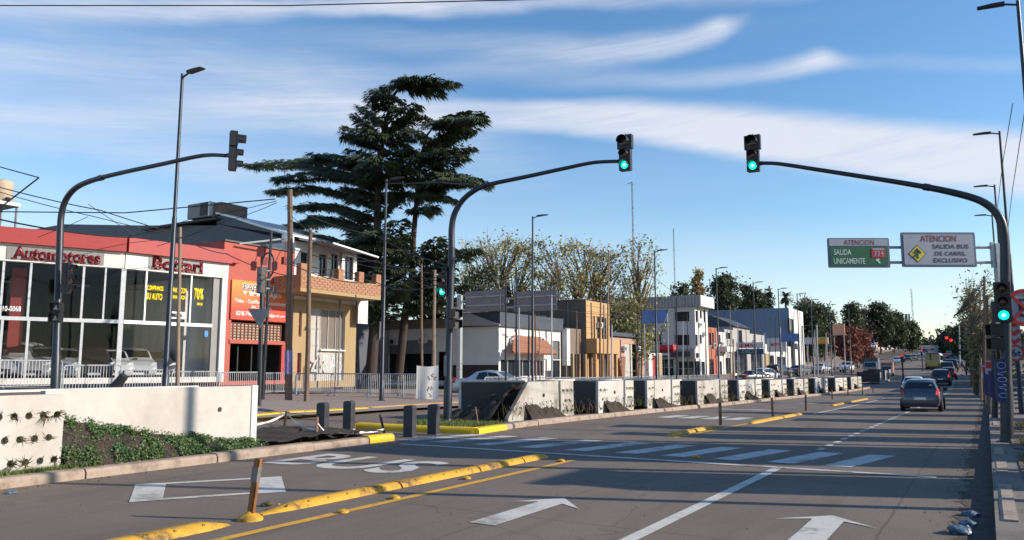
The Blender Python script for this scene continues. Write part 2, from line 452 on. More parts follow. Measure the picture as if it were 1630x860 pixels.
m_tailon = mat('lit_brake_lamp', (.7,.02,.02), .15, 0, .1, 9, emis=(1,.08,.08), emis_s=.5)  # glow stands for sunlight on the right tail lamp
m_headl = mat('clear_head_lamp', (.7,.74,.8), .1, .3, .1, 9)
m_plate = mat('number_plate', (.7,.7,.72), .5, 0, .1, 9)
m_pane = mat('dark_window_glass', (.02,.026,.034), .06, 0, .3, 1.5, 0, spec=.9)
m_frame = mat('dark_window_frame', (.06,.06,.065), .5, .2, .2, 6)
m_framew = mat('pale_aluminium_frame', (.55,.56,.57), .4, .4, .1, 6)
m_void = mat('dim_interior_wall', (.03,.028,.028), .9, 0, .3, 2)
# ------------------------------------------------------------------ ground, road, pavements
def sheet(name, xs, ys, dz, m, kind='structure', parent=None, follow=True):
    mb = MB(); vs = []; fs = []
    for y in ys:
        for x in xs:
            xx = (x(y) if callable(x) else x)+(bend(y) if follow and not callable(x) else 0)
            vs.append((xx, y, G(xx, y)+dz))
    n = len(xs)
    for i in range(len(ys)-1):
        for k in range(n-1):
            fs.append((i*n+k, i*n+k+1, (i+1)*n+k+1, (i+1)*n+k))
    mb.add(vs, fs)
    o = mb.build(name, m, parent, recalc=False)
    if kind: o['kind'] = kind
    return o
def rows(a, b): return [a]+[y for y in ROWS if a < y < b]+[b]
NX = [-2500,-900,-400,-120,-60,-40,-30,-23,-18,-14,-8,0,8,20,40,80,200,600,2000]
sheet('ground', NX, rows(-60, 1500), -.06, m_ground, follow=False)
ROADY = rows(-20, 1500)
sheet('road', [-21.5,-18,-14,-11.65,-7,-3,-.2], ROADY, 0, m_road)
# paving between the far carriageway and the shop fronts
def xl(y): return lerp_tab([(0,-17.2),(16,-17.2),(22,-18.4),(34,-18.6),(60,-21.5)], y)+bend(y)
sheet('left_pavement', [lambda y: -120., lambda y: -60., lambda y: -40., lambda y: -30., lambda y: -23., xl], rows(-10, 420), .12, m_plaza)
sheet('right_pavement', [-.02,1.2,2.4,4,5.4,8], rows(-10, 500), .12, m_pave)
# raised beds that carry the concrete planters
sheet('near_median_bed', [-14.35,-14,-13,-11.75], rows(-6, 14.1), .12, m_dirt)
MEDX = [lambda y: xkerb(y)-2.85, lambda y: xkerb(y)-1.4, lambda y: xkerb(y)-.2]
sheet('far_median_bed', MEDX, rows(17.1, 88), .13, m_dirt)
sheet('distant_median_bed', MEDX, rows(96, 130), .13, m_dirt)

def path_kerb(name, pts, label, stone=2.2, w=.26, h=.15, m=None, dz=0, yellow=(), side=1, jitter=.012):
    """kerb as separate stones along a ground path; the wide face is on the right of the path"""
    root = bpy.data.objects.new(name, None); COL.objects.link(root); root['kind'] = 'structure'
    root['label'] = label
    rnd = random.Random(len(pts)*7+int(pts[0][1]*10))
    P = [Vector((x, y, 0)) for x, y in pts]
    cum = [0]
    for a, b in zip(P, P[1:]): cum.append(cum[-1]+(b-a).length)
    def at_(s):
        for i in range(len(P)-1):
            if s <= cum[i+1] or i == len(P)-2:
                t = (s-cum[i])/(cum[i+1]-cum[i]); return P[i].lerp(P[i+1], t), (P[i+1]-P[i]).normalized()
    s = 0; k = 0
    while s < cum[-1]-.05 and k < 290:
        e = min(cum[-1], s+stone*rnd.uniform(.85, 1.15))
        if cum[-1]-e < .5: e = cum[-1]
        ss = [s+.012]+[c for c in cum if s+.1 < c < e-.1]+[e-.012]
        secs = []
        jj = rnd.uniform(-jitter, jitter); jh = rnd.uniform(-jitter, jitter)
        for q in ss:
            c, d = at_(q); r = Vector((d.y, -d.x, 0))*side
            prof = [(jj, -.08), (jj, h*.62), (-.03+jj, h*.9), (-.07+jj, h+jh), (-w, h+jh), (-w, -.08)]
            sec = []
            for a, z in prof:
                p = c+r*a; sec.append((p.x, p.y, G(p.x, p.y)+z+dz))
            secs.append(sec)
        mb = MB(); vs = [v for q in secs for v in q]; n = 6; fs = []
        for i in range(len(secs)-1):
            for a in range(n): fs.append((i*n+a, i*n+(a+1)%n, (i+1)*n+(a+1)%n, (i+1)*n+a))
        fs += [tuple(range(n)), tuple(range(len(vs)-1, len(vs)-n-1, -1))]
        mb.add(vs, fs)
        mm = m or m_kerb
        for a, b in yellow:
            if a <= (s+e)/2 <= b: mm = m_ycurb
        o = mb.build('kerb_stone', mm, root)
        if mm is m_ycurb and m is not m_ycurb: o['label'] = 'kerb stone painted yellow'
        s = e; k += 1
    return root
path_kerb('near_median_kerb', [(-11.62, y) for y in (-6, 0, 5, 8, 11, 13.35)], 'weathered concrete kerb round the near planted median')
path_kerb('near_median_kerb_tip', [(-11.62, 13.37), (-11.6, 14.2)], 'short yellow painted end of the near median kerb', m=m_ycurb, stone=.9)
path_kerb('median_end_kerb', [(-14.6, 16.15), (-12.9, 16.45), (-11.18, 16.75)], 'yellow painted kerb across the blunt end of the far median', stone=1.7, w=.3, m=m_ycurb)
path_kerb('far_median_kerb', [(-11.05, 16.8), (-11.18, 17.7), (-11.5, 20), (-11.62, 24)]+[(xkerb(y), y) for y in range(28, 89, 4)], 'pale concrete kerb curving along the far median', yellow=[(0, .95)], stone=2.0)
path_kerb('right_kerb', [(-.02+bend(y), y) for y in [-8, 0, 8, 16, 24, 32, 40, 50, 60, 70, 80, 90, 100, 120, 140, 160, 180, 200]], 'broken kerb along the right hand pavement', side=-1, w=.2, h=.125, stone=1.6, jitter=.02)
a, b = onG(395, 671), onG(588, 656)
path_kerb('yellow_left_kerb', [(a.x-1.5*(b.x-a.x)/(b.y-a.y)*1.0, a.y-1.5), (a.x, a.y), (b.x, b.y)], 'bright yellow kerb along the paving in front of the shops', stone=1.4, m=m_ycurb, w=.25, h=.17)
c_, d_ = onG(592, 655), onG(700, 647)
path_kerb('ochre_left_kerb', [(c_.x, c_.y), (d_.x, d_.y), (d_.x-1, d_.y+14)], 'faded ochre kerb continuing the yellow one', m=paint('faded_ochre_paint', (.55,.3,.1), .6, (.3,.25,.2)), w=.25)
path_kerb('distant_median_kerb', [(xkerb(y), y) for y in range(96, 131, 4)], 'kerb of the next median far ahead', stone=4)

def mark(name, polys, m, dz=.006, label=None):
    mb = MB()
    for p in polys: mb.face([(x, y, G(x, y)+dz) for x, y in p])
    o = mb.build(name, m, recalc=False); o['kind'] = 'structure'
    for p in o.data.polygons:
        if p.normal.z < 0: p.flip()
    if label: o['label'] = label
    return o
def strip(x0, x1, y0, y1, b=True):
    ys = rows(y0, y1); out = []
    for a, c in zip(ys, ys[1:]):
        ba, bc = (bend(a), bend(c)) if b else (0, 0)
        out.append([(x0+ba, a), (x1+ba, a), (x1+bc, c), (x0+bc, c)])
    return out
mark('lane_line', strip(-3.13, -2.98, 1, 13.55), m_lane, label='solid white lane line up to the stop line')
dash = []
for i in range(60):
    y = 17.2+i*1.05 if i < 16 else 34+(i-16)*3.2
    dash += strip(-3.1, -2.97, y, y+(.55 if i < 16 else 1.6))
mark('lane_dashes', dash, m_lane, label='short white dashes beyond the crossing')
mark('stop_line', [[(-11.0, 13.55), (-7, 13.55), (-.75, 13.62), (-.75, 13.8), (-7, 13.74), (-11.0, 13.72)]], m_zebra, .0075, 'faint white stop line merged with a painted sunlit strip')  # pale band paints a sunlit concrete strip together with faint line paint
mark('orange_line', strip(-6.50, -6.37, -4, 12.9), m_yline, label='orange edge line beside the yellow separator')
mark('far_orange_line', strip(-6.62, -6.5, 18.5, 33), m_yline)
zx = [-1.58,-2.5,-3.46,-4.45,-5.42,-6.46,-7.6,-8.75,-9.85,-10.75]
for x in zx:
    mark('zebra_stripe', [[(x-.90, 14.35), (x-.45, 14.35), (x, 16.75), (x-.45, 16.75)]], m_zebra)
mark('far_zebra_blocks', [[(x, 27.2), (x+.55, 27.2), (x+.62, 29.2), (x+.1, 29.2)] for x in (-10.3,-9.5,-8.7,-7.9)], m_lane, label='white blocks painted on the bus lane beyond the crossing')
mark('bus_lane_bars', [[(-10.6, y), (-8.2, y), (-8.2, y+.6), (-10.6, y+.6)] for y in (36, 47)], m_lane)
mark('solid_line_ahead', strip(-6.2, -6.05, 34, 60)+strip(-6.2, -6.05, 66, 80), m_lane)
rg_ = random.Random(9); gp = []
y = 4.
while y < 60:
    a = -.30-rg_.random()*.16; b = -.30-rg_.random()*.16; gp.append([(a, y), (-.015, y), (-.015, y+.35), (b, y+.35)]); y += .35
mark('gutter_dirt', gp, m_dirtd, .004, 'dark dirt lying in the right gutter')
def arrow(cx, y0, y1, w=.15, hw=.5, hl=.62, name='lane_arrow', label=None):
    pts = [(cx-w, y0), (cx+w, y0), (cx+w, y1-hl+.14), (cx+hw, y1-hl-.08), (cx, y1), (cx-hw, y1-hl-.08), (cx-w, y1-hl+.14)]
    return mark(name, [pts], m_lane, .0065, label)
arrow(-4.69, 7.2, 9.12, .16, .5, .52, label='white straight-on arrow in the middle lane')
arrow(-1.58, 7.6, 9.62, .16, .52, .45, label='white straight-on arrow in the right lane')
A_, B_, C_, D_ = Vector((-9.15,6.1)), Vector((-10.45,7.05)), Vector((-9.31,8.7)), Vector((-8.12,7.68))
def lp(a, b, t): return a+(b-a)*t
ds = []
e1, e2 = lp(A_, D_, .2), lp(B_, C_, .2); f1, f2 = lp(A_, D_, .8), lp(B_, C_, .8)
ds.append([A_, e1, e2, B_]); ds.append([f1, D_, C_, f2])
t = .09
ds.append([e1, f1, lp(f1, f2, t), lp(e1, e2, t)]); ds.append([lp(e2, e1, t), lp(f2, f1, t), f2, e2])
mark('diamond_marking', [[tuple(v) for v in q] for q in ds], m_lane, label='white outlined diamond painted in the bus lane')

def text_mesh(body, box_uv, mtx, m, name='lettering', parent=None, extrude=.004, offset=0., squash=True, wrap=None):
    """text fitted into (u0,v0,u1,v1), mtx maps (u,v,w) to local space"""
    cu = bpy.data.curves.new(name, 'FONT'); cu.body = body; cu.size = 1; cu.extrude = 0; cu.offset = offset; cu.align_x = 'LEFT'
    cu.resolution_u = 3
    ob = bpy.data.objects.new(name, cu)
    me = bpy.data.meshes.new_from_object(ob)
    bpy.data.objects.remove(ob); bpy.data.curves.remove(cu)
    xs = [v.co.x for v in me.vertices]; ys = [v.co.y for v in me.vertices]
    u0, v0, u1, v1 = box_uv
    sx = (u1-u0)/(max(xs)-min(xs)); sy = (v1-v0)/(max(ys)-min(ys))
    x0, y0 = min(xs), min(ys)
    for v in me.vertices:
        v.co = mtx @ Vector((u0+(v.co.x-x0)*sx, v0+(v.co.y-y0)*sy, extrude))
    me.materials.clear(); me.materials.append(m)
    if extrude > .01:
        b = bmesh.new(); b.from_mesh(me)
        nrm = (mtx.to_3x3() @ Vector((0,0,1))).normalized()
        r = bmesh.ops.extrude_face_region(b, geom=list(b.faces))
        bmesh.ops.translate(b, verts=[g for g in r['geom'] if isinstance(g, bmesh.types.BMVert)], vec=-nrm*extrude*.98)
        bmesh.ops.recalc_face_normals(b, faces=b.faces)
        b.to_mesh(me); b.free()
    o = bpy.data.objects.new(name, me); COL.objects.link(o)
    if parent: o.parent = parent
    return o
MF = Matrix.Identity(4)
o = text_mesh('BUS', (-10.95, 9.75, -8.0, 11.45), MF, m_lane, 'bus_lettering', None, .0065, .018)
o['kind'] = 'structure'; o['label'] = 'word BUS painted large on the bus lane'

# yellow rubber lane separators
def separator_piece(y0, y1, x=-7.1, w=.125, h=.085, t0=.12, t1=.12, parent=None, name='block'):
    mb = MB(); n = 16; secs = []
    for i in range(n+1):
        t = i/n; y = y0+(y1-y0)*t
        k = 1.
        if t0 and y-y0 < t0: k = math.sin(max(.12, (y-y0)/t0)*math.pi/2)
        if t1 and y1-y < t1: k = min(k, math.sin(max(.12, (y1-y)/t1)*math.pi/2))
        prof = [(-w, 0), (-w*.82, .5), (-w*.45, .93), (w*.45, .93), (w*.82, .5), (w, 0)]
        kk = .45+.55*k
        secs.append([(x+a*kk, y, G(x, y)+.002+z*h*k) for a, z in prof])
    vs = [v for s in secs for v in s]; fs = []
    for i in range(n):
        for a in range(5): fs.append((i*6+a, i*6+a+1, (i+1)*6+a+1, (i+1)*6+a))
    fs += [tuple(range(5, -1, -1)), tuple(range(n*6, n*6+6))]
    mb.add(vs, fs)
    return mb.build(name, m_ysep, parent, smooth=True)
def studs(y0, y1, parent, x=-7.1, w=.08, h=.085):
    mb = MB(); y = y0+.35
    while y < y1-.2:
        for sx in (-1, 1):
            mb.lathe([(.024, 0), (.018, .012), (.0, .014)], (x+sx*w, y, G(x, y)+h*.72), 6)
        y += .33
    o = mb.build('fixing_bolts', kind='stuff', parent=parent, m=mat('bolt_dark_yellow', (.3,.2,.03), .6) if 'bolt_dark_yellow' not in bpy.data.materials else bpy.data.materials['bolt_dark_yellow'])
    return o
seps = [('long yellow rubber lane separator running to the crossing', [(6.35,8.72,.7,0),(8.76,10.7,0,0),(10.74,12.1,0,0),(12.14,13.1,0,.25)], -7.12),
        ('yellow lane separator cut by the bottom edge of the photo', [(1.2,3.4,.2,0),(3.44,5.78,0,.35)], -6.98),
        ('ochre separator beyond the crossing with a post at its far end', [(18.9,20.8,.4,0),(20.84,22.7,0,.15)], -6.85),
        ('farther ochre separator carrying two slim posts', [(25.3,28.0,.4,0),(28.04,30.4,0,0),(30.44,33.2,0,.2)], -6.45),
        ('last ochre separator far along the bus lane', [(44,47.5,.4,0),(47.54,52,0,0),(52.05,58,0,.2)], -7.0)]
for lab, ps, x in seps:
    t = thing('lane_separator', lab, 'lane separator', (0,0,0), 0, 'yellow lane separators')
    for y0, y1, a, b in ps:
        p = separator_piece(y0, y1, x, t0=a, t1=b, parent=t); 
        if y0 < 15: studs(y0, y1, p, x)
for px, py, lab in [(545,817,'yellow road stud nearest the long separator tip'),(628,794,'yellow road stud by the first separator joint'),(742,763,'yellow road stud halfway along the orange line'),(893,735,'yellow road stud at the end of the orange line'),(1108,729,'lone orange road stud on the zebra crossing')]:
    p = onG(px, py)
    mb = MB(); mb.lathe([(.075, 0), (.07, .02), (.03, .038), (0, .04)], (0,0,0), 10)
    o = mb.build('road_stud', m_ysep, smooth=True); o.location = (p.x, p.y, G(p.x, p.y)+.007); tag(o, lab, 'road stud', 'yellow road studs')

# delineator posts
m_post = mat('brown_orange_post_plastic', (.30,.12,.03), .6, 0, .3, 8, .1, (.14,.06,.02))
m_band = mat('grey_reflective_band', (.17,.16,.155), .4, .1, .2, 12)
def delineator(loc, h, lean, label, w=.045, base=True, group='lane delineator posts', bands=True):
    t = thing('delineator_post', label, 'delineator', loc, 0, group)
    lx, ly = lean
    mtx = Matrix(((1,0,lx,0),(0,1,ly,0),(0,0,1,0),(0,0,0,1)))
    mb = MB(); mb.box(-w, w, -w*.35, w*.35, .0, h, mtx); mb.box(-w*.5, w*.5, -w*.55, -w*.35, .0, h*.97, mtx)
    mb.build('post', m_post, t)
    if bands:
        for z in (.62,):
            mb = MB(); mb.box(-w-.004, w+.004, -w*.6, w*.42, h*z, h*(z+.24), mtx); mb.build('reflective_band', m_band, t)
    if base:
        mb = MB(); mb.lathe([(.14, 0), (.135, .03), (.09, .06), (.05, .075), (.03, .1)], (0,0,0), 16); mb.build('base', m_ysep, t, smooth=True)
    return t
p = onG(398, 828); delineator((p.x, p.y, G(p.x,p.y)), .66, (.12, .02), 'leaning orange delineator post with a yellow foot, nearest the camera')
far_posts = [(1147,677,'slim brown post at the end of the first ochre separator'),(1230,663,'slim brown post, nearer one on the farther separator'),(1283,654,'slim brown post at the far tip of the farther separator'),(1325,636,'first slim post past the farther separator'),(1350,631,'second slim post past the farther separator'),(1373,628,'third slim post past the farther separator'),(1390,625,'last slim post before the cars')]
for px, py, lab in far_posts:
    p = onG(px, py, .06 if px < 1300 else 0); delineator((p.x, p.y, p.z), .66, (random.uniform(-.02,.05), 0), lab, .04, False)

# ------------------------------------------------------------------ bollards
def bollard(px, py, label):
    p = onG(px, py); t = thing('bollard', label, 'bollard', (p.x, p.y, G(p.x,p.y)), R(12), 'dark square bollards at the crossing')
    w, d, h = .125, .11, .76
    poly = [(-w,0),(w,0),(w,h-.05)]+[(w*math.cos(a), h-.05+.045*math.sin(a)) for a in (R(30),R(60),R(90),R(120),R(150))]+[(-w,h-.05)]
    mb = MB(); mb.prism(poly, lambda a, b, e: (a, e, b), -d, d)
    o = mb.build('body', m_bollard, t)
    bv = o.modifiers.new('b', 'BEVEL'); bv.width = .015; bv.segments = 2; bv.limit_method = 'ANGLE'
    mb = MB(); mb.box(-w-.02, w+.02, -d-.02, d+.02, 0, .012); mb.build('base_plate', m_grey, t)
    return t
bollard(652, 696, 'dark bollard just right of the yellow kerb tip')
bollard(690, 692, 'dark bollard beside the traffic light pole')
bollard(513, 689, 'dark bollard farthest left, behind the bare median soil')
bollard(555, 684, 'dark bollard standing against the end of the yellow kerb')

# ------------------------------------------------------------------ concrete planters
def holed_panel(y0, y1, z0, z1, th, ny, nz, r, parent, m, name='front_panel', stag=True, hole_top=.88):
    """vertical panel in the plane x=0 (faces +x) with real round holes"""
    mb = MB(); centres = []
    H_ = (z1-z0)*hole_top; dz = H_/nz; dy = (y1-y0)/ny; K = 12
    for k in range(nz):
        za, zb = z0+k*dz, z0+(k+1)*dz
        off = dy*.5 if (stag and k % 2) else 0
        edges = [y0]+[y0+off+i*dy for i in range(1 if not off else 0, ny+1)] if off else [y0+i*dy for i in range(ny+1)]
        edges = sorted(set([round(e, 4) for e in edges if y0-1e-4 <= e <= y1+1e-4]+[round(y1, 4)]))
        for a, b in zip(edges, edges[1:]):
            if b-a < dy*.9:
                mb.face([(0,a,za),(0,b,za),(0,b,zb),(0,a,zb)]); continue
            cy, cz = (a+b)/2, (za+zb)/2; centres.append((cy, cz))
            circ = [(cy+r*math.cos(q*2*math.pi/K), cz+r*math.sin(q*2*math.pi/K)) for q in range(K)]
            sq = []
            for q in range(K):
                an = q*2*math.pi/K; cx_, sx_ = math.cos(an), math.sin(an)
                s = min((b-a)/2/max(abs(cx_), 1e-6), (zb-za)/2/max(abs(sx_), 1e-6))
                sq.append((cy+cx_*s, cz+sx_*s))
            cor = [(b, zb), (a, zb), (a, za), (b, za)]
            for q in range(K):
                q2 = (q+1) % K
                ps = [(0,*circ[q]), (0,*sq[q])]
                if (sq[q][0] == b or abs(sq[q][0]-b) < 1e-6) != (abs(sq[q2][0]-b) < 1e-6) or (abs(sq[q][0]-a) < 1e-6) != (abs(sq[q2][0]-a) < 1e-6):
                    c = min(cor, key=lambda c: (c[0]-(sq[q][0]+sq[q2][0])/2)**2+(c[1]-(sq[q][1]+sq[q2][1])/2)**2)
                    ps.append((0,*c))
                ps += [(0,*sq[q2]), (0,*circ[q2])]
                mb.face(ps)
                mb.face([(0,*circ[q]), (0,*circ[q2]), (-th,*circ[q2]), (-th,*circ[q])])
    zt = z0+H_
    mb.face([(0,y0,zt),(0,y1,zt),(0,y1,z1),(0,y0,z1)])
    mb.face([(-th,y0,z0),(-th,y0,z1),(-th,y1,z1),(-th,y1,z0)])
    mb.face([(0,y0,z1),(0,y1,z1),(-th,y1,z1),(-th,y0,z1)])
    mb.face([(0,y0,z0),(0,y0,z1),(-th,y0,z1),(-th,y0,z0)]); mb.face([(0,y1,z0),(0,y1,z1),(-th,y1,z1),(-th,y1,z0)])
    o = mb.build(name, m, parent, recalc=True)
    return o, centres
def tuft_mesh(n=12, seed=0, ln=.13):
    rnd = random.Random(seed); mb = MB()
    for i in range(n):
        a = rnd.uniform(0, 6.28); l = ln*rnd.uniform(.5, 1.3); up_ = rnd.uniform(-.7, .8)
        d = Vector((rnd.uniform(.4, 1), math.cos(a)*.9, up_)).normalized()
        e = d*l+Vector((0, 0, -l*.35)); m_ = d*l*.55; w = Vector((0, .006, .004)) if abs(d.y) < .7 else Vector((.003, 0, .007))
        mb.face([w*-1, m_-w, m_+w, w]); mb.face([m_-w, e, m_+w])
    return mb
m_tuft = mat('dry_spiky_leaf', (.11,.07,.035), .8, 0, .4, 9, 0, (.06,.08,.025))
m_tuftg = mat('green_yellow_leaf', (.10,.12,.03), .7, 0, .4, 6, 0, (.2,.2,.06))
m_holein = mat('soil_in_hole', (.03,.022,.018), .95, 0, .3, 20, .4)

ZB = .12; ZT = 1.27
t = thing('concrete_planter', 'big pale concrete planter in the left foreground with round plant holes', 'concrete planter', (-12, 0, 0), 0, 'precast concrete planters on the medians')
pan, cen = holed_panel(4.4, 6.85, ZB, 1.25, .11, 12, 3, .052, t, m_conc)
pan['label'] = 'front panel with rows of round holes'
mb = MB(); mb.box(-.45, -.11, 6.74, 6.86, ZB, 1.24); mb.build('side_panel', m_conc, t)
mb = MB(); mb.box(-.14, -.13, 4.42, 6.7, ZB, 1.2); mb.build('soil_backing', m_holein, t)
# long recessed panel with one big round hole
mb = MB(); Yh, Zh, Rh, K = 10.05, .86, .05, 14
y0, y1, z0, z1, xx = 6.8, 10.78, ZB, ZT+.02, -.45
sq = [(y1,(z0+z1)/2)]
cell = (9.7, 10.4)
mb.face([(xx,y0,z0),(xx,cell[0],z0),(xx,cell[0],z1),(xx,y0,z1)]); mb.face([(xx,cell[1],z0),(xx,y1,z0),(xx,y1,z1),(xx,cell[1],z1)])
mb.face([(xx,cell[0],z0),(xx,cell[1],z0),(xx,cell[1],Zh-.2),(xx,cell[0],Zh-.2)]); mb.face([(xx,cell[0],Zh+.2),(xx,cell[1],Zh+.2),(xx,cell[1],z1),(xx,cell[0],z1)])
circ = [(Yh+Rh*math.cos(q*2*math.pi/16), Zh+Rh*math.sin(q*2*math.pi/16)) for q in range(16)]
def sqp(q):
    an = q*2*math.pi/16; c, s = math.cos(an), math.sin(an); k = min(.35/max(abs(c),1e-6), .2/max(abs(s),1e-6)); return (Yh+c*k, Zh+s*k)
for q in range(16):
    a, b = sqp(q), sqp((q+1)%16); ps = [(xx,*circ[q]), (xx,*a)]
    if abs(abs(a[0]-Yh)-.35) < 1e-6 and abs(abs(b[0]-Yh)-.35) > 1e-6 or abs(abs(b[0]-Yh)-.35) < 1e-6 and abs(abs(a[0]-Yh)-.35) > 1e-6:
        ps.append((xx, Yh+math.copysign(.35, a[0]+b[0]-2*Yh), Zh+math.copysign(.2, a[1]+b[1]-2*Zh)))
    ps += [(xx,*b), (xx,*circ[(q+1)%16])]; mb.face(ps)
    mb.face([(xx,*circ[q]), (xx,*circ[(q+1)%16]), (xx-.14,*circ[(q+1)%16]), (xx-.14,*circ[q])])
mb.face([(xx,y0,z1),(xx,y1,z1),(xx-.14,y1,z1),(xx-.14,y0,z1)]); mb.face([(xx-.14,y0,z0),(xx-.14,y0,z1),(xx-.14,y1,z1),(xx-.14,y1,z0)])
mb.face([(xx,y0,z0),(xx,y0,z1),(xx-.14,y0,z1),(xx-.14,y0,z0)])
pb = mb.build('back_panel', m_conc, t); pb['label'] = 'long recessed panel with a single round hole'
mb = MB(); mb.box(-.62, -.43, 10.79, 10.93, ZB-.02, ZT+.03); mb.build('end_post', m_conc_end, t)
mb = MB(); mb.box(-2.2, -.6, 4.4, 10.9, ZT-.1, ZT-.04); mb.build('inner_fill', m_dirt, t)
mb = MB(); mb.box(-2.3, -2.18, 4.4, 10.9, ZB, ZT); mb.build('rear_panel', m_conc_end, t)
tm = [tuft_mesh(16, i).build('hole_plant', m_tuft) for i in range(4)]
used = set(); rnd = random.Random(3)
rn = {0:'lowest',1:'middle',2:'top'}
for i, (cy, cz) in enumerate(cen):
    k = i % 4
    o = tm[k] if k not in used else tm[k].copy()
    if k in used: COL.objects.link(o)
    used.add(k)
    o.location = (-12.03, cy, cz); o.rotation_euler = (rnd.uniform(0, 6.28), 0, 0); o.scale = (rnd.uniform(.7, 1.3),)*3
    tag(o, 'withered spiky plant in the %s row of holes of the foreground planter' % ('lowest' if cz < .5 else 'middle' if cz < .8 else 'top'), 'plant', 'withered plants in the planter holes')

def heap(name, label, x0, x1, y0, y1, hf, m, nx=14, ny=40, amp=.05, seed=1, kind='stuff', thingy=False):
    from mathutils import noise as NZ
    mb = MB(); vs = []; fs = []
    for j in range(ny+1):
        for i in range(nx+1):
            u, v = i/nx, j/ny; x, y = x0+(x1-x0)*u, y0+(y1-y0)*v
            n = NZ.fractal(Vector((x*2.2+seed, y*2.2, seed)), 1, 2, 4)
            n2 = NZ.fractal(Vector((x*9+seed, y*9, seed)), 1, 2, 2)
            h = hf(u, v)
            vs.append((x, y, G(x, y)+.12+max(0, h+(n*amp+n2*amp*.4)*min(1, h*6))))
    for j in range(ny):
        for i in range(nx):
            fs.append((j*(nx+1)+i, j*(nx+1)+i+1, (j+1)*(nx+1)+i+1, (j+1)*(nx+1)+i))
    mb.add(vs, fs); o = mb.build(name, m, recalc=False, smooth=False)
    me = o.data; me.polygons.foreach_set('use_smooth', [True]*len(me.polygons))
    o['label'] = label; o['kind'] = kind
    return o, vs
# the near bed: soil slope with leafy ground cover
def h_near(u, v):      # u: 0 back wall .. 1 kerb, v: 0 near .. 1 far
    top = .68*(1-v)**1.2+.08
    return top*(1-u)**.8*(1-.0*u)
soil, sv = heap('soil_slope', 'dark soil slope under the leafy plants', -12.44, -11.88, 6.87, 10.78, h_near, m_soil, 16, 60, .04)
def leaves_on(vs, count, size, m, name, label, seed, cond=lambda p: True, lift=.05):
    rnd = random.Random(seed); mb = MB()
    from mathutils import noise as NZ
    while count > 0:
        x, y, z = rnd.choice(vs)
        x += rnd.uniform(-.05, .05); y += rnd.uniform(-.05, .05)
        if not cond((x, y, z)): count -= .3; continue
        if NZ.noise(Vector((x*3.5, y*3.5, 4.))) < .0 and rnd.random() < .88: count -= .4; continue
        c = Vector((x, y, z+rnd.uniform(0, lift)))
        n = Vector((rnd.gauss(.4, .6), rnd.gauss(0, .6), rnd.uniform(.3, 1))).normalized()
        a = n.orthogonal().normalized(); a = Matrix.Rotation(rnd.uniform(0, 6.28), 3, n) @ a; b = n.cross(a); s = size*rnd.uniform(.5, 1.2)
        mb.face([c-a*s*.5, c-b*s*.32+n*s*.1, c+a*s*.5, c+b*s*.32+n*s*.1])
        count -= 1
    o = mb.build(name, m, recalc=False); o['kind'] = 'stuff'; o['label'] = label
    return o
leaves_on(sv, 11000, .046, m_cover, 'ground_cover', 'green leafy ground cover spilling over the soil slope', 5, lift=.09)
# grass tufts along kerbs
def grass(name, label, region, count, h, m, seed, lean=.3, zoff=.13):
    rnd = random.Random(seed); mb = MB()
    for _ in range(count):
        x, y = region(rnd); b = Vector((x, y, G(x, y)+zoff)); a = rnd.uniform(0, 6.28)
        l = h*rnd.uniform(.4, 1.2); d = Vector((math.cos(a)*lean, math.sin(a)*lean, 1))*l; w = Vector((-math.sin(a), math.cos(a), 0))*.006
        mb.face([b-w, b+w, b+d])
    o = mb.build(name, m, recalc=False); o['kind'] = 'stuff'; o['label'] = label
    return o
grass('grass_edge', 'strip of green grass at the foot of the foreground planter', lambda r: (-11.98+abs(r.gauss(0, .06)), r.uniform(4.2, 7.4)), 3500, .09, m_grass, 1)
grass('grass_patch', 'small green lawn at the tip of the far median', lambda r: (r.uniform(-14.2, -11.6), 18.2+r.gauss(0, .55)), 6500, .1, m_grass, 2)
grass('weed_patch', 'weeds in the bare soil of the near median', lambda r: (-13+r.gauss(0, .4), 11.8+r.gauss(0, .35)), 500, .14, m_grass, 4)
heap('bare_soil', 'bare dark soil at the end of the near median', -14.2, -11.8, 10.95, 14.0, lambda u, v: .10+.06*math.sin(v*3), m_soil, 24, 30, .07, 5)
heap('soil_mound', 'black soil mound against the shaded end of the far median', -14.3, -12.05, 18.8, 20.98, lambda u, v: max(0, (.2+.85*u**1.2)*min(1, v*1.7)), m_soil, 30, 30, .16, 9)

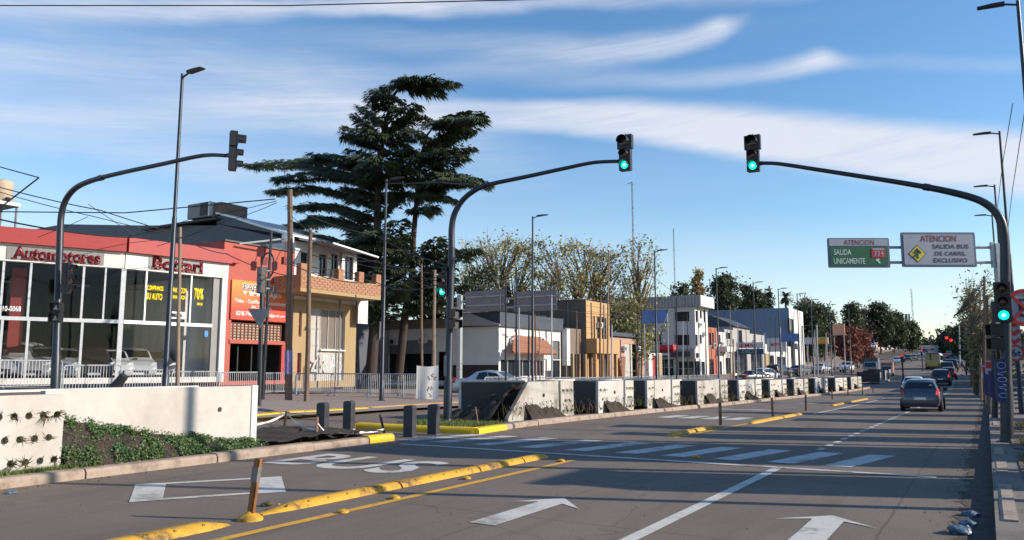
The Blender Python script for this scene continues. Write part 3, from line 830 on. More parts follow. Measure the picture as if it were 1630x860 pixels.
# zigzag of planters along the far median
def solve_y(px, off, z=1.0):
    lo, hi = 15., 130.
    for _ in range(50):
        m = (lo+hi)/2
        if pxof((xkerb(m)-off, m, G(-12, m)+z))[0] < px: lo = m
        else: hi = m
    return lo
mods = [(842,893,913),(952,965,995,1008),(1030,1042,1070,1082),(1110,1123,1147,1158),(1176,1187,1203,1212),(1226,1234,1246,1252),(1264,1270,1280,1286),(1298,1304,1312,1317),(1330,1336,1343,1348),(1355,1360,1366,1371)]
ordi = ['first','second','third','fourth','fifth','sixth','seventh','eighth','ninth','tenth']
tuftpos = []
for i, md in enumerate(mods):
    OFF = .38
    if i == 0: ya, yb, yc, yd = 19.85, solve_y(842, OFF), solve_y(893, OFF), solve_y(913, OFF)
    else: ya, yb, yc, yd = [solve_y(p, OFF) for p in md]
    X0 = xkerb((ya+yd)/2)-OFF; ang = math.atan2(xkerb(ya)-xkerb(yd), yd-ya)
    lab = f'{ordi[i]} concrete planter of the far median counted from the crossing'+(', with a slanted buttress' if i == 0 else '')
    t = thing('concrete_planter', lab, 'concrete planter', (xkerb(ya)-OFF, ya, G(-12, ya)+.12), ang, 'precast concrete planters on the medians')
    mc_ = (m_conc, m_conc_b, m_conc_c)[(i*7+1) % 3]; t.location.z += ((i*37) % 5-2)*.008; t.rotation_euler.y = R(((i*29) % 5-2)*.35)
    H_ = 1.15; b, c, d = (yb-ya), (yc-ya), (yd-ya)
    # cross wall facing the camera, in its own shade
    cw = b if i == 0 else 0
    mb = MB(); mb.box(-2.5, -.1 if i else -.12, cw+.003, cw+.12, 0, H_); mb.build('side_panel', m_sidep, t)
    mb = MB(); mb.box(-2.5, -.1, d-.12, d-.004, 0, H_); mb.build('side_panel', m_conc_end, t)
    mb = MB(); mb.box(-.22, -.07, b+.002, c-.002, 0, H_+.004); pb = mb.build('back_panel', mc_, t)
    if i == 0: mb = MB(); mb.box(-2.5, -.12, cw-.01, cw+.13, H_+.001, H_+.05); mb.build('coping', m_conc, t)
    mb = MB(); mb.lathe([(.06, 0), (.055, .03), (.0, .031)], (-.071, (b+c)/2, .72), 12, 'x'); mb.build('drain_hole', m_holein, t)
    mb = MB(); mb.box(-2.6, -2.5, cw, d, 0, H_); mb.build('rear_panel', m_conc_end, t)
    mb = MB(); mb.box(-2.5, -.6, cw+.12, d-.12, H_-.16, H_-.1); mb.build('inner_fill', m_dirt, t)
    if i == 0:
        mb = MB(); mb.prism([(0,0),(b+.1,0),(b+.1,H_),(b-.02,H_),(0,.12)], lambda p, q, e: (e, p, q), -.12, 0); mb.build('buttress', mc_, t)
    else:
        q, cen = holed_panel(0, b, 0, H_, .1, 2, 3, .05, t, mc_)
        mb = MB(); mb.box(-.13, -.12, .04, b-.04, .02, H_-.1); mb.build('soil_backing', m_holein, t)
        tuftpos += [t.matrix_basis @ Vector((0, y, z)) for y, z in cen]
    q, cen = holed_panel(c, d, 0, H_, .1, 3 if d-c > .8 else 2, 3, .05, t, mc_)
    mb = MB(); mb.box(-.13, -.12, c+.04, d-.04, .02, H_-.1); mb.build('soil_backing', m_holein, t)
    tuftpos += [t.matrix_basis @ Vector((0, y, z)) for y, z in cen]
    xr = xkerb((yb+yc)/2)-OFF
    heap('recess_soil', f'dark soil heaped in the recess of the {ordi[i]} far planter', xr-.06, xr+.27, yb-.25, yc+.15, lambda u, v: (.40*(1-v)**.9+.15+.06*math.sin(v*11+i))*(1-u)**.8, m_soil, 10, 34, .13, i)
    if i+1 < len(mods):
        nx_ = solve_y(mods[i+1][0], OFF); xg = xkerb((yd+nx_)/2)-OFF
        heap('gap_soil', f'dark soil between the {ordi[i]} and {ordi[i+1]} far planters', xg-2.4, xg+.05, yd, nx_, lambda u, v: (.55*(1-v)**1.1+.12)*(1-u*.4), m_soil, 10, 12, .06, i+20)
for k in range(3):
    ya = 99+k*6.5
    t = thing('concrete_planter', f"{['nearest','middle','farthest'][k]} of the planters on the next median, behind the cars", 'concrete planter', (xkerb(ya)-.38, ya, G(-12, ya)+.12), R(2.8), 'precast concrete planters on the medians')
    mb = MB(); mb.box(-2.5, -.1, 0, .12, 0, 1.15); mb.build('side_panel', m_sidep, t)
    mb = MB(); mb.box(-.1, 0, 0, 1.1, 0, 1.15); mb.box(-.1, 0, 3.2, 4.3, 0, 1.15); mb.build('front_panel', m_conc, t)
    mb = MB(); mb.box(-.6, -.46, 1.1, 3.2, 0, 1.16); mb.build('back_panel', m_conc, t)
mb = MB(); rnd = random.Random(11)
for p in tuftpos:
    tf = tuft_mesh(11, rnd.randint(0, 999), .17)
    mb.add([Vector(v)+p for v in tf.v], tf.f)
o = mb.build('wall_plants', m_tuftg, recalc=False); o['kind'] = 'stuff'; o['label'] = 'green and yellow tufts growing from the holes of the far planters'
# dry stems in the soil of the recesses
mb = MB()
for _ in range(420):
    y = rnd.uniform(19, 60); x = xkerb(y)-rnd.uniform(.2, .42); z = G(x, y)+.15+rnd.uniform(0, .2); l = rnd.uniform(.15, .45)
    d = Vector((rnd.gauss(0, .35), rnd.gauss(0, .35), 1))*l; b = Vector((x, y, z)); w = Vector((.006, .006, 0))
    mb.face([b-w, b+w, b+d+w*.4, b+d-w*.4])
    for q in range(3):
        e = b+d*rnd.uniform(.5, 1); f_ = Vector((rnd.gauss(0, .06), rnd.gauss(0, .06), rnd.uniform(-.02, .05))); mb.face([e, e+f_+Vector((.02,0,.015)), e+f_-Vector((.02,0,-.01))])
o = mb.build('dry_stems', m_tuft, recalc=False); o['kind'] = 'stuff'; o['label'] = 'thin dry stems in the planter soil'

# stakes and tape round the bare soil
m_stake = mat('dark_iron_stake', (.05,.035,.03), .8); m_stakel = mat('pinkish_wood_stake', (.3,.15,.11), .8, 0, .2, 9); m_tape = mat('white_plastic_tape', (.75,.73,.72), .5, 0, .08, 9)
def stake(px0, py0, px1, py1, m, lab, r=.018):
    a = onG(px0, py0, .13); b = ony(px1, py1, a.y)
    t = MB(); t.tube([Vector((0,0,-.05)), b-a], r, 6); o = t.build('stake', m); o.location = a; tag(o, lab, 'stake', 'stakes in the median soil'); return a, b
sk = [stake(452,683,456,655,m_stake,'dark leaning stake nearest the white planter end',.03), stake(504,700,505,664,m_stakel,'pinkish wooden stake by the kerb of the near median',.028),
      stake(565,692,565,674,m_stakel,'short stake left of the leaning dark one at the median tip',.014), stake(612,687,605,660,m_stake,'dark stake leaning left at the tip of the near median',.03), stake(762,678,757,648,m_stakel,'thin pale stake in the lawn at the far median tip',.014)]
def ribbon(a, b, sag, name_label):
    mb = MB(); n = 10; w = .022
    pts = [a.lerp(b, i/n)-Vector((0,0,sag*4*(i/n)*(1-i/n))) for i in range(n+1)]
    for i in range(n):
        tw = .3*math.sin(i*1.3); tw2 = .3*math.sin((i+1)*1.3)
        mb.face([pts[i]+Vector((w*tw*2,0,-w)), pts[i+1]+Vector((w*tw2*2,0,-w)), pts[i+1]+Vector((-w*tw2*2,0,w)), pts[i]+Vector((-w*tw*2,0,w))])
    o = mb.build('barrier_tape', m_tape, recalc=False); tag(o, name_label, 'barrier tape', 'white barrier tape between the stakes'); return o
e0 = onG(405, 676, .3)
ribbon(e0, sk[0][1]-Vector((0,0,.05)), .05, 'white tape from the planter end to the first stake')
ribbon(sk[0][1]-Vector((0,0,.04)), sk[1][1]-Vector((0,0,.25)), .1, 'white tape sagging between the first two stakes')
ribbon(sk[1][1]-Vector((0,0,.1)), sk[2][1]-Vector((0,0,.12)), .28, 'white tape sagging low from the pinkish stake')
ribbon(sk[2][1]-Vector((0,0,.2)), sk[3][0]+Vector((0,0,.06)), .03, 'white tape lying towards the median tip')
# ------------------------------------------------------------------ traffic signals
def half_visor(mb, c, r, d, n=12, span=200):
    """open-bottomed hood pointing to -y"""
    a0 = R(90-span/2); a1 = R(90+span/2); vs = []
    for i in range(n+1):
        a = a0+(a1-a0)*i/n; x, z = math.cos(a), math.sin(a)
        for y, rr in ((0, r), (-d, r*.96), (-d, r*.96-.008), (0, r-.008)): vs.append((c[0]+x*rr, c[1]+y, c[2]+z*rr))
    fs = []
    for i in range(n):
        for q in range(4): fs.append((i*4+q, i*4+(q+1)%4, (i+1)*4+(q+1)%4, (i+1)*4+q))
    fs += [(0,1,2,3), (n*4+3,n*4+2,n*4+1,n*4)]
    mb.add(vs, fs)
def head(parent, c, sizes, lit, rz=0., back=m_housing, dpt=.16):
    """three-section head; sizes top to bottom; faces -y of its own axes"""
    x, y, z = c; mt = Matrix.Translation(Vector(c)) @ Matrix.Rotation(rz, 4, 'Z')
    tot_ = sum(sizes); zz = tot_/2
    mb = MB().mat(m_housing); lens = []
    for s in sizes:
        a = zz-s; mb.mat(m_housing); mb.box(-s/2, s/2, -dpt/2, dpt/2, a+.006, zz-.004)
        mb.box(-s/2-.012, s/2+.012, -dpt/2-.014, -dpt/2, a+.008, zz-.006)
        half_visor(mb, (0, -dpt/2-.01, (a+zz)/2), s*.40, s*.55)
        mb.mat(back); mb.box(-s/2+.02, s/2-.02, dpt/2, dpt/2+.02, a+.03, zz-.03)
        lens.append(((a+zz)/2, s)); zz = a
    mb.mat(m_housing); mb.tube([(0, 0, tot_/2), (0, 0, tot_/2+.05)], .012, 6)
    o = mb.build('signal_head', None, parent)
    o.matrix_local = mt
    for i, (lz, s) in enumerate(lens):
        on = lit == i
        m = (m_green if i == 2 else m_redlit) if on else (m_lensoff if i < 2 and s < .3 else m_lensoff2)
        mb = MB(); mb.lathe([(s*.345, -dpt/2-.014), (s*.345, -dpt/2-.02), (s*.25, -dpt/2-.035), (0, -dpt/2-.04)], (0, 0, 0), 18, 'y')
        mb.v = [(vx, vy if True else 0, vz+lz) for vx, vy, vz in mb.v]
        l_ = mb.build('lens', m, o, smooth=True)
        if on:
            l_['label'] = 'lit green lens' if i == 2 else 'lit red lens'
            if i == 2 and s > .2:
                mb = MB(); mb.lathe([(s*.15, -dpt/2-.04), (s*.1, -dpt/2-.045), (0, -dpt/2-.046)], (0, 0, lz), 14, 'y')
                # kept as one lens with a bright centre
                mb.build('lens', m_greenc, o, smooth=True)
    return o
def arc_pts(p0, ctrl, p1, n=10):
    return [p0.lerp(ctrl, t).lerp(ctrl.lerp(p1, t), t) for t in [i/n for i in range(n+1)]]
def mast(label, base, zt, pxs, Y, headpx, lit, rz=0., side='right', back=m_housing):
    """base: ground spot; pxs: list of arm points in the photo, all in the plane y=Y"""
    t = thing('traffic_light', label, 'traffic light', base, 0, 'kerbside traffic lights with long curved arms')
    B = Vector(base)
    P = [ony(px, py, Y)-B for px, py in pxs]
    mb = MB(); mb.tube([(0,0,-.05),P[0]*(1.2/P[0].z),P[0]*(1.25/P[0].z),P[0]], [.125,.125,.11,.1], 14)
    mb.lathe([(.2,0),(.2,.02),(.14,.03),(.125,.1)], (0,0,0), 14)
    mb.build('pole', m_mast, t, smooth=True)
    # smooth arm
    pts = [P[0]]
    for i in range(len(P)-1):
        a = P[max(i-1,0)]; b = P[i]; c = P[i+1]; d = P[min(i+2, len(P)-1)]
        for k in range(1, 7):
            u = k/6; pts.append(.5*((2*b)+(c-a)*u+(2*a-5*b+4*c-d)*u*u+(3*b-a-3*c+d)*u**3))
    n = len(pts); rs = [.1-.045*min(1, i/(n*.92)) for i in range(n)]
    k = int(n*.55); rs = [r*(1. if i < k else .86) for i, r in enumerate(rs)]
    mb = MB(); mb.tube(pts, rs, 12); mb.tube([pts[k-1], pts[k]], rs[k-1]*1.12, 12)
    mb.build('arm', m_mast, t, smooth=True)
    h = ony(headpx[0], headpx[1], Y)-B
    head(t, h, (.38, .29, .29), lit, rz, back)
    mb = MB(); mb.box(-.06 if P[-1].x < h.x else -.02, .06, -.02, .03, -.05, .05, Matrix.Translation(Vector((h.x+(-.16 if P[-1].x < h.x else .16), 0, P[-1].z))))
    mb.build('bracket', m_housing, t)
    return t, B
ys_ = 18.0
b2 = onG(712, 672, .13); YB = b2.y
t2, B2 = mast('green traffic light on the far median, its arm reaching right over the bus lane', (b2.x, b2.y, G(b2.x,b2.y)+.13), 0,
    [(719,395),(719,365),(723,342),(734,322),(750,307),(775,295),(840,281),(900,268),(945,259),(984,257)], YB, (996,244), 2)
def pole_head(t, B, px, py, Y, sz, lit, rz=0, back=m_housing):
    h = ony(px, py, Y)-B; o = head(t, h, sz, lit, rz, back); return o
pole_head(t2, B2, 707, 449, YB-.06, (.29,.29,.29), 2)
def ped_box(t, B, px, py, Y, rz, label=None, arrow_=False, two=True):
    c = ony(px, py, Y)-B; mt = Matrix.Translation(c) @ Matrix.Rotation(rz, 4, 'Z')
    mb = MB()
    for k in ((.15, -.15) if two else (0,)):
        mb.box(-.14, .14, -.09, .09, k-.135, k+.135)
        mb.box(-.15, .15, -.2, -.09, k+.115, k+.135); mb.box(-.15, -.135, -.18, -.09, k-.1, k+.12); mb.box(.135, .15, -.18, -.09, k-.1, k+.12)
    mb.box(-.03, .03, .05, .2, -.03, .03)
    o = mb.build('pedestrian_signal', m_housing, t); o.matrix_local = mt
    if arrow_:
        for k in (.15, -.15):
            mb = MB(); mb.face([(-.075, -.093, k-.07), (.075, -.093, k-.07), (.01, -.093, k+.07)]); mb.build('white_marking', m_lane, o, recalc=False)
    return o
ped_box(t2, B2, 724, 508, YB-.05, R(75)); ped_box(t2, B2, 716, 505, YB+.15, R(160))
mb = MB(); mb.tube([(0,0,1.3),(0,.0,1.9)], .118, 12); mb.build('pole_sleeve', m_grey, t2, smooth=True)
bR = onG(1603, 704, .12)
tR, BR = mast('green traffic light on the right pavement, its arm reaching left across the road', (bR.x, bR.y, G(bR.x,bR.y)+.12), 0,
    [(1600,420),(1598,372),(1590,345),(1573,327),(1548,315),(1500,303),(1440,292),(1390,284),(1300,270),(1240,261),(1212,260)], bR.y, (1199,245), 2)
pole_head(tR, BR, 1596, 481, bR.y-.1, (.29,.29,.29), 2)
ped_box(tR, BR, 1588, 537, bR.y, R(-70))
m_blue = mat('blue_painted_band', (.012,.02,.1), .6, 0, .15, 8); m_wpaint = mat('white_marker_paint', (.3,.33,.5), .7, 0, .1, 20)
def band(parent, r, z0, z1, squig=True, m=m_blue, seed=1, face=-1, txt=None):
    mb = MB(); mb.tube([(0,0,z0),(0,0,z1)], r*1.035, 14); o = mb.build('painted_band', m, parent, smooth=True)
    if squig:
        rnd = random.Random(seed); mb = MB(); z = z0+.08
        while z < z1-.1:
            h = rnd.uniform(.1, .18); pts = []
            k = rnd.choice([0,1,2,3])
            for i in range(13):
                u = i/12
                if k == 0: a, b = math.sin(u*6.28)*.7, math.cos(u*6.28)
                elif k == 1: a, b = -.6+1.2*u, abs((u*3) % 2-1)*2-1
                elif k == 2: a, b = math.cos(u*5)*.7, 1-2*u
                else: a, b = .6*math.sin(u*9), 1-2*u
                an = R(-90)+a*.9; pts.append((math.cos(an)*r*1.07, math.sin(an)*r*1.07, z+h/2+b*h*.42))
            mb.tube(pts, .009, 5); z += h+.03
        mb.build('scribble', m_wpaint, o)
    return o
band(tR, .125, .85, 1.75, True, seed=4)
b1 = onD(88, 622, 22.3); b1.z = G(b1.x, b1.y)+.12; Y1 = b1.y
t1, B1 = mast('traffic light at the far left, seen from behind with its arm pointing right', (b1.x, b1.y, b1.z), 0,
    [(95,400),(96,365),(98,340),(105,318),(120,300),(145,288),(190,276),(260,261),(310,250),(335,247),(360,248)], Y1, (371,241), -1, R(180-38), back=m_greyback)
o = pole_head(t1, B1, 106, 443, Y1-.05, (.29,.29,.29), -1, R(128), m_greyback)
o = ped_box(t1, B1, 91, 498, Y1-.15, R(30), arrow_=True)

# distant red signals
def small_signal(px, py_top, py_base, Y, label, r=.05, lit=0, dpx=0):
    b = ony(px, py_base, Y); b.z = G(b.x, b.y)+.05; zt = vert(px, py_top, b.x, b.y)-b.z
    t = thing('traffic_light', label, 'traffic light', b, 0, 'distant red traffic lights')
    mb = MB(); mb.tube([(0,0,0),(0,0,zt-.1)], r, 8); mb.build('pole', m_mast, t)
    o = head(t, (0, -.05, zt-.45), (.34,.29,.29), lit)
    return t
small_signal(1437,564,590,105,'red light on a short pole at the tip of the next median', .1)
small_signal(1469,557,590,150,'red light beside the approaching bus', .1)
small_signal(1556,561,612,80,'first red light at the right kerb ahead', .07)
small_signal(1565,571,612,74,'second red light at the right kerb, a little lower', .07)
def far_arm(label):
    b = Vector((1.0+bend(230), 230, G(0, 230)))
    t = thing('traffic_light', label, 'traffic light', b)
    z1 = vert(1505, 538, b.x, b.y)-b.z
    mb = MB(); mb.tube([(0,0,0),(0,0,z1-.3),(-1,0,z1),(ony(1510,540,230).x-b.x,0,z1+.2)], .09, 8); mb.build('pole', m_mast, t)
    for px, py in ((1507,541),(1514,545)):
        h = ony(px, py, 229.8)-b; o = head(t, h, (1.0,.5,.5), 0); 
    return t
far_arm('pair of far red lights hanging over the road near the horizon')

# ------------------------------------------------------------------ street lamps
def lamp_proto(h, side):
    t = thing('street_lamp', '', 'street lamp', (0,0,0), 0, 'street lamps along the avenue')
    mb = MB(); mb.tube([(0,0,0),(0,0,.9),(0,0,.92),(0,0,h*.55),(0,0,h*.56),(0,0,h)], [.095,.095,.08,.07,.055,.045], 10)
    mb.lathe([(.17,0),(.17,.02),(.1,.04)], (0,0,0), 10); mb.build('pole', m_mast, t, smooth=True)
    mb = MB(); mb.tube([(0,0,h-.12),(side*.35,0,h-.02),(side*.45,0,h-.01)], .03, 6)
    mb.build('bracket', m_mast, t)
    mb = MB(); mb.prism([(.3,-.03),(.92,.0),(.94,.03),(.6,.05),(.3,.04)], lambda a, b, e: (side*a, e*(1 if a < 1.1 else .8), h+b-.02), -.1, .1); mb.build('lamp_head', m_black, t)
    return t
LP = [('L',262,612,293,118,9.9,'tallest-looking street lamp at the left, in front of the car showroom'),
      ('L',607,638,617,286,9.6,'street lamp standing before the cedar, its top lost in the branches'),
      ('L',None,None,847,342,0,'street lamp rising right of the cedar against the sky'),
      ('L',None,None,1041,397,0,'street lamp just left of the three-storey white building'),
      ('L',None,None,1139,425,0,'street lamp just right of the three-storey white building'),
      ('L',None,None,1198,448,0,'street lamp before the blue-grey block, left one'),
      ('L',None,None,1238,458,0,'street lamp close to the palm on its left'),
      ('L',None,None,1268,466,0,'street lamp right of the palm'),
      ('L',None,None,1290,476,0,'street lamp over the orange shop sign'),
      ('L',None,None,1319,484,0,'street lamp above the small orange billboard'),
      ('L',None,None,1340,490,0,'street lamp to the right of the orange billboard'),
      ('L',None,None,1350,489,0,'farthest street lamp seen on the left side'),
      ('R',None,None,1620,1,0,'nearest street lamp at the right edge of the photo'),
      ('R',None,None,1591,209,0,'second street lamp on the right pavement'),
      ('R',None,None,1583,294,0,'third street lamp on the right pavement'),
      ('R',None,None,1579,341,0,'fourth and lowest-looking street lamp on the right')]
p0 = lamp_proto(10, 1); p1 = lamp_proto(11.3, -1); first = {'L': True, 'R': True}
lamp_spots = {}
for sd_, bx_, by_, tx, ty, hh, lab in LP:
    src = p0 if sd_ == 'L' else p1; h = 10 if sd_ == 'L' else 11.3
    o = src if first[sd_] else copy_tree(src); first[sd_] = False
    if bx_ == 262: x, y = onD(262, 625, 22.6).x, onD(262, 625, 22.6).y
    elif bx_: q = onG(bx_, by_, .12); x, y = q.x, q.y
    else:
        z = h+.3
        for _ in range(12):
            q = onz(tx, ty, z); z = .5*z+.5*(h+G(q.x, min(q.y, 300))+.12)
        x, y = q.x, q.y
    zb = G(x, y)+.12
    o.location = (x, y, zb); o['label'] = lab
    if bx_:
        zt = vert(0, ty, x, y)
        v = onD(tx, ty, (Vector((x,y,zt))-CAM).dot(FW)); o.scale = (1, 1, (zt-zb)/h)
        o.rotation_euler = (math.atan2(-(v.y-y), h)*0, math.atan2(v.x-x, h)*.6, 0)
    lamp_spots[lab] = (x, y, zb)

# ------------------------------------------------------------------ timber and steel posts on the left
def post(px0, py0, px1, py1, r, m, lab, D=None, dz=.12, name='utility_pole', cat='pole', cap=None, group=None, n=8, fix=None):
    if D: b = onD(px0, py0, D); b.z = G(b.x, b.y)+dz
    else: b = onG(px0, py0, dz)
    zt = vert(px1, py1, b.x, b.y); e = onD(px1, py1, (Vector((b.x, b.y, zt))-CAM).dot(FW))
    v = e-b
    t = MB(); k = 6; t.tube([v*(i/k)+Vector((math.sin(i*1.7+px0)*r*.15, 0, 0)) for i in range(k+1)], [r*(1-.3*i/k) for i in range(k+1)], n)
    o = t.build(name, m, smooth=True); o.location = b; tag(o, lab, cat, group)
    return o, b, v
U = 'thin posts along the left side of the avenue'
pC, bC, vC = post(459,638,462,302,.14,m_wood,'thick brown timber pole before the orange shop front')
mb = MB(); 
for i, (px, py) in enumerate([(462,318),(462,345)]): pass
post(488,640,494,366,.1,m_wood,'slim dark timber pole right of the thick one')
pE = post(283,614,287,362,.07,m_woodl,'pale wooden pole beside the tall lamp at the showroom', D=24.5)
pF = post(418,640,432,368,.07,m_black,'black pole leaning right behind the give-way sign', D=29)
def violet(o_b, r, z0, z1, lab=None):
    b, v = o_b
    mb = MB(); mb.tube([v.normalized()*z0, v.normalized()*z1], r, 10); o = mb.build('painted_band', mat('violet_scribble_paint', (.08,.05,.3), .7, 0, .5, 25, 0, (.4,.38,.55)) if 'violet_scribble_paint' not in bpy.data.materials else bpy.data.materials['violet_scribble_paint'])
    return o
for (oo, b_, v_), z0, z1, r in (((pC, bC, vC), 1.0, 1.9, .15),):
    k = violet((b_, v_), r, z0, z1); k.parent = oo
slim = [ # base px, top px, top row, radius, material, word, distance
 (690,640,692,430,.09,m_woodl,'pale pole beside the white banner by the barriers',37),
 (672,600,671,420,.08,m_wood,'thin pole in front of the cedar trunk on the right',44),
 (805,606,805,440,.05,m_mast,'dark post at the left end of the grey sign backs',40),
 (822,606,822,425,.06,m_mast,'dark post behind the left grey sign back',42),
 (827,606,826,490,.05,m_galv2,'grey post just right of the dark one under the sign backs',42),
 (841,606,842,495,.06,m_black,'black post under the middle of the right grey sign back',43),
 (853,606,852,500,.05,m_rust,'rusty orange post before the tiled roof',41),
 (860,606,858,520,.04,m_woodl,'thin pale stick beside the rusty post',41),
 (878,606,878,470,.06,m_galv2,'grey post in front of the bright white shop corner',45),
 (917,606,918,495,.05,m_wood,'brown post before the dark side of the tan building',50),
 (921,606,923,530,.04,m_rust,'short rusty post beside the brown one',50),
 (954,606,956,470,.08,m_wood,'thick dark post over the tan facade',55),
 (962,606,960,520,.05,m_woodl,'pale post under the tan overhang',55),
 (966,606,969,400,.08,m_woodl,'tall leaning timber pole at the right end of the tan facade',58),
 (973,606,974,517,.07,m_galv2,'white-topped grey post before the pink wall',52),
 (1016,606,1015,500,.05,m_black,'black post left of the blue banner sign',58),
 (1021,606,1021,490,.06,m_black,'second black post at the blue banner sign',60),
 (1049,606,1048,525,.05,m_woodl,'pale post by the red awning',60),
 (1077,606,1077,473,.07,m_black,'dark post before the white three-storey side wall',66),
 (1087,606,1087,512,.05,m_galv2,'grey post in front of the three-storey building',64),
 (1095,606,1094,500,.05,m_black,'thin black post left of the lit corner of the tall building',70),
 (1124,606,1123,512,.07,m_woodl,'pale concrete post at the lit corner of the tall building',72),
 (1163,606,1162,488,.06,m_woodl,'tall pale post left of the red lettered sign',72),
 (1167,606,1167,540,.08,m_rust,'stout rusty post below the red lettered sign',66),
 (1174,606,1174,513,.04,m_galv2,'thin post at the left edge of the red lettered sign',74),
 (1181,606,1180,525,.04,m_black,'thin dark post over the red lettered sign',76),
 (1217,606,1217,530,.05,m_galv2,'grey post right of the blue-lettered sign',80),
 (1225,606,1226,505,.05,m_black,'thin dark post before the white signboard',82),
 (1235,604,1234,505,.05,m_black,'dark post at the blue banner farther on',86),
 (1242,604,1242,522,.08,m_galv2,'thick light grey post under the farther blue banner',80),
 (1254,604,1254,560,.07,m_black,'short dark post right of the thick grey one',84),
 (1262,604,1262,545,.05,m_black,'thin dark post below the farther blue banner',86),
 (1276,604,1276,520,.05,m_galv2,'grey post at the left foot of the wire gantry',92),
 (1286,604,1286,535,.05,m_galv2,'grey post left of the yellow shop sign',92),
 (1296,602,1297,525,.09,m_galv2,'stout pale post at the right foot of the wire gantry',90),
 (1303,602,1304,555,.04,m_black,'slim dark post over the yellow shop sign',94),
 (1314,602,1315,530,.06,m_galv2,'grey post at the right of the yellow shop sign',98),
 (1329,602,1329,540,.04,m_wood,'thin post below the orange billboard, left',100),
 (1344,602,1344,550,.04,m_wood,'thin post just right of the orange billboard leg',104),
 (1352,600,1353,560,.04,m_wood,'thin post before the red-leaved tree, left',108),
 (1366,600,1366,556,.04,m_wood,'thin post before the red-leaved tree, right',112),
 (1378,600,1378,560,.04,m_black,'last slim post before the truck',116)]
for bx_, by_, tx, ty, r, m, lab, D in slim:
    post(bx_, by_, tx, ty, r, m, lab, D=D, group=U, n=6)
# give-way sign seen from the back, with a signal head and a hoop
p = onD(412, 652, 25); p.z = G(p.x, p.y)+.1
t = thing('give_way_sign', 'dark back of a triangular give-way sign on a black post with a signal head', 'traffic sign', p, 0)
def L_(px, py, dy=0): return ony(px, py, p.y+dy)-p
mb = MB(); mb.tube([(0,0,-.05), L_(418,425)], .07, 10); mb.build('pole', m_black, t)
mb = MB(); mb.prism([((L_(398,492)).x, L_(398,492).z), (L_(434,492).x, L_(434,492).z), (L_(417,523).x, L_(417,523).z)], lambda a, b, e: (a, e, b), -.1, -.08); mb.build('sign_plate', m_grey, t)
head(t, L_(416,446), (.29,.29,.29), -1, R(165), m_greyback)
c = L_(426, 423); mb = MB(); mb.tube([c+Vector((math.cos(a)*.3, 0, math.sin(a)*.42)) for a in [R(k) for k in range(-60, 200, 20)]], .028, 6); mb.build('hoop', m_black, t)

# ------------------------------------------------------------------ crowd barriers
def barrier_proto(w=2.3):
    t = thing('crowd_barrier', '', 'crowd barrier', (0,0,0), 0, 'galvanised crowd barriers')
    mb = MB(); z0, z1 = .16, 1.08
    mb.tube([(-w/2,0,0),(-w/2,0,z1-.1),(-w/2+.03,0,z1-.03),(-w/2+.1,0,z1),(w/2-.1,0,z1),(w/2-.03,0,z1-.03),(w/2,0,z1-.1),(w/2,0,0)], .028, 6)
    mb.tube([(-w/2,0,z0),(w/2,0,z0)], .017, 6); mb.build('frame', m_galv, t)
    mb = MB(); n = 19
    for i in range(1, n): mb.tube([(-w/2+w*i/n,0,z0),(-w/2+w*i/n,0,z1)], .013, 4, False)
    o = mb.build('bars', m_galv2, t); o['kind'] = 'stuff'
    for s in (-1, 1):
        mb = MB(); mb.tube([(s*(w/2-.25),-.28,0),(s*(w/2-.25),0,.1),(s*(w/2-.25),.28,0)], .017, 5); mb.tube([(s*(w/2-.25),0,.1),(s*(w/2-.25),0,z0)], .017, 5); mb.build('foot', m_galv, t)
    return t
bp_ = barrier_proto(); bfirst = True
BL = [(-30.4,7.5),(-30.0,12.2),(-30.0,24.0),(-30.0,28.9),(-25.8,29.6),(-21.9,29.3)]
spots = []
def walk(pts, step):
    P_ = [Vector(p) for p in pts]; out = []; carry = 0
    for a, b in zip(P_, P_[1:]):
        l = (b-a).length; d = (b-a)/l; n = max(1, round(l/step))
        for i in range(n): out.append((a+d*(i+.5)*l/n, math.atan2(d.y, d.x), l/n))
    return out
names_ = walk(BL, 2.42)
wh = ['leftmost','second from the left','third from the left','fourth from the left','fifth from the left','sixth from the left','seventh from the left','eighth from the left','ninth','tenth','eleventh','twelfth','thirteenth','fourteenth','fifteenth']
for i, (c, a, l) in enumerate(names_):
    o = bp_ if bfirst else copy_tree(bp_); bfirst = False
    j = Vector((math.sin(i*2.3)*.06, math.cos(i*1.7)*.06))
    o.location = (c.x+j.x, c.y+j.y, G(c.x, c.y)+.13); o.rotation_euler = (0, 0, a+math.sin(i*3.1)*.04); o.scale = (1, 1, 1)
    px, py = pxof((c.x, c.y, 1.5))
    place = ('before the showroom window' if px < 345 else 'before the orange shop' if px < 460 else 'before the grey garage door' if px < 565 else 'before the cedar trunks' if px < 665 else 'behind the white banner')
    o['label'] = f'crowd barrier {place}, {wh[i]} of the chain' if i < 15 else f'crowd barrier {place}'
far_b = walk([(-21.4,33),(-21.4,45),(-23,60),(-23.5,80)], 2.45)
for i, (c, a, l) in enumerate(far_b):
    o = copy_tree(bp_); o.location = (c.x, c.y, G(c.x, c.y)+.13); o.rotation_euler = (0, 0, a+math.sin(i*2.1)*.03)
    px, py = pxof((c.x, c.y, 1.)); 
    place = 'behind the white car' if px < 790 else 'before the tiled-roof shop' if px < 900 else 'before the tan and pink fronts' if px < 1030 else 'before the three-storey building'
    o['label'] = f'far crowd barrier behind the row of planters, {place}'
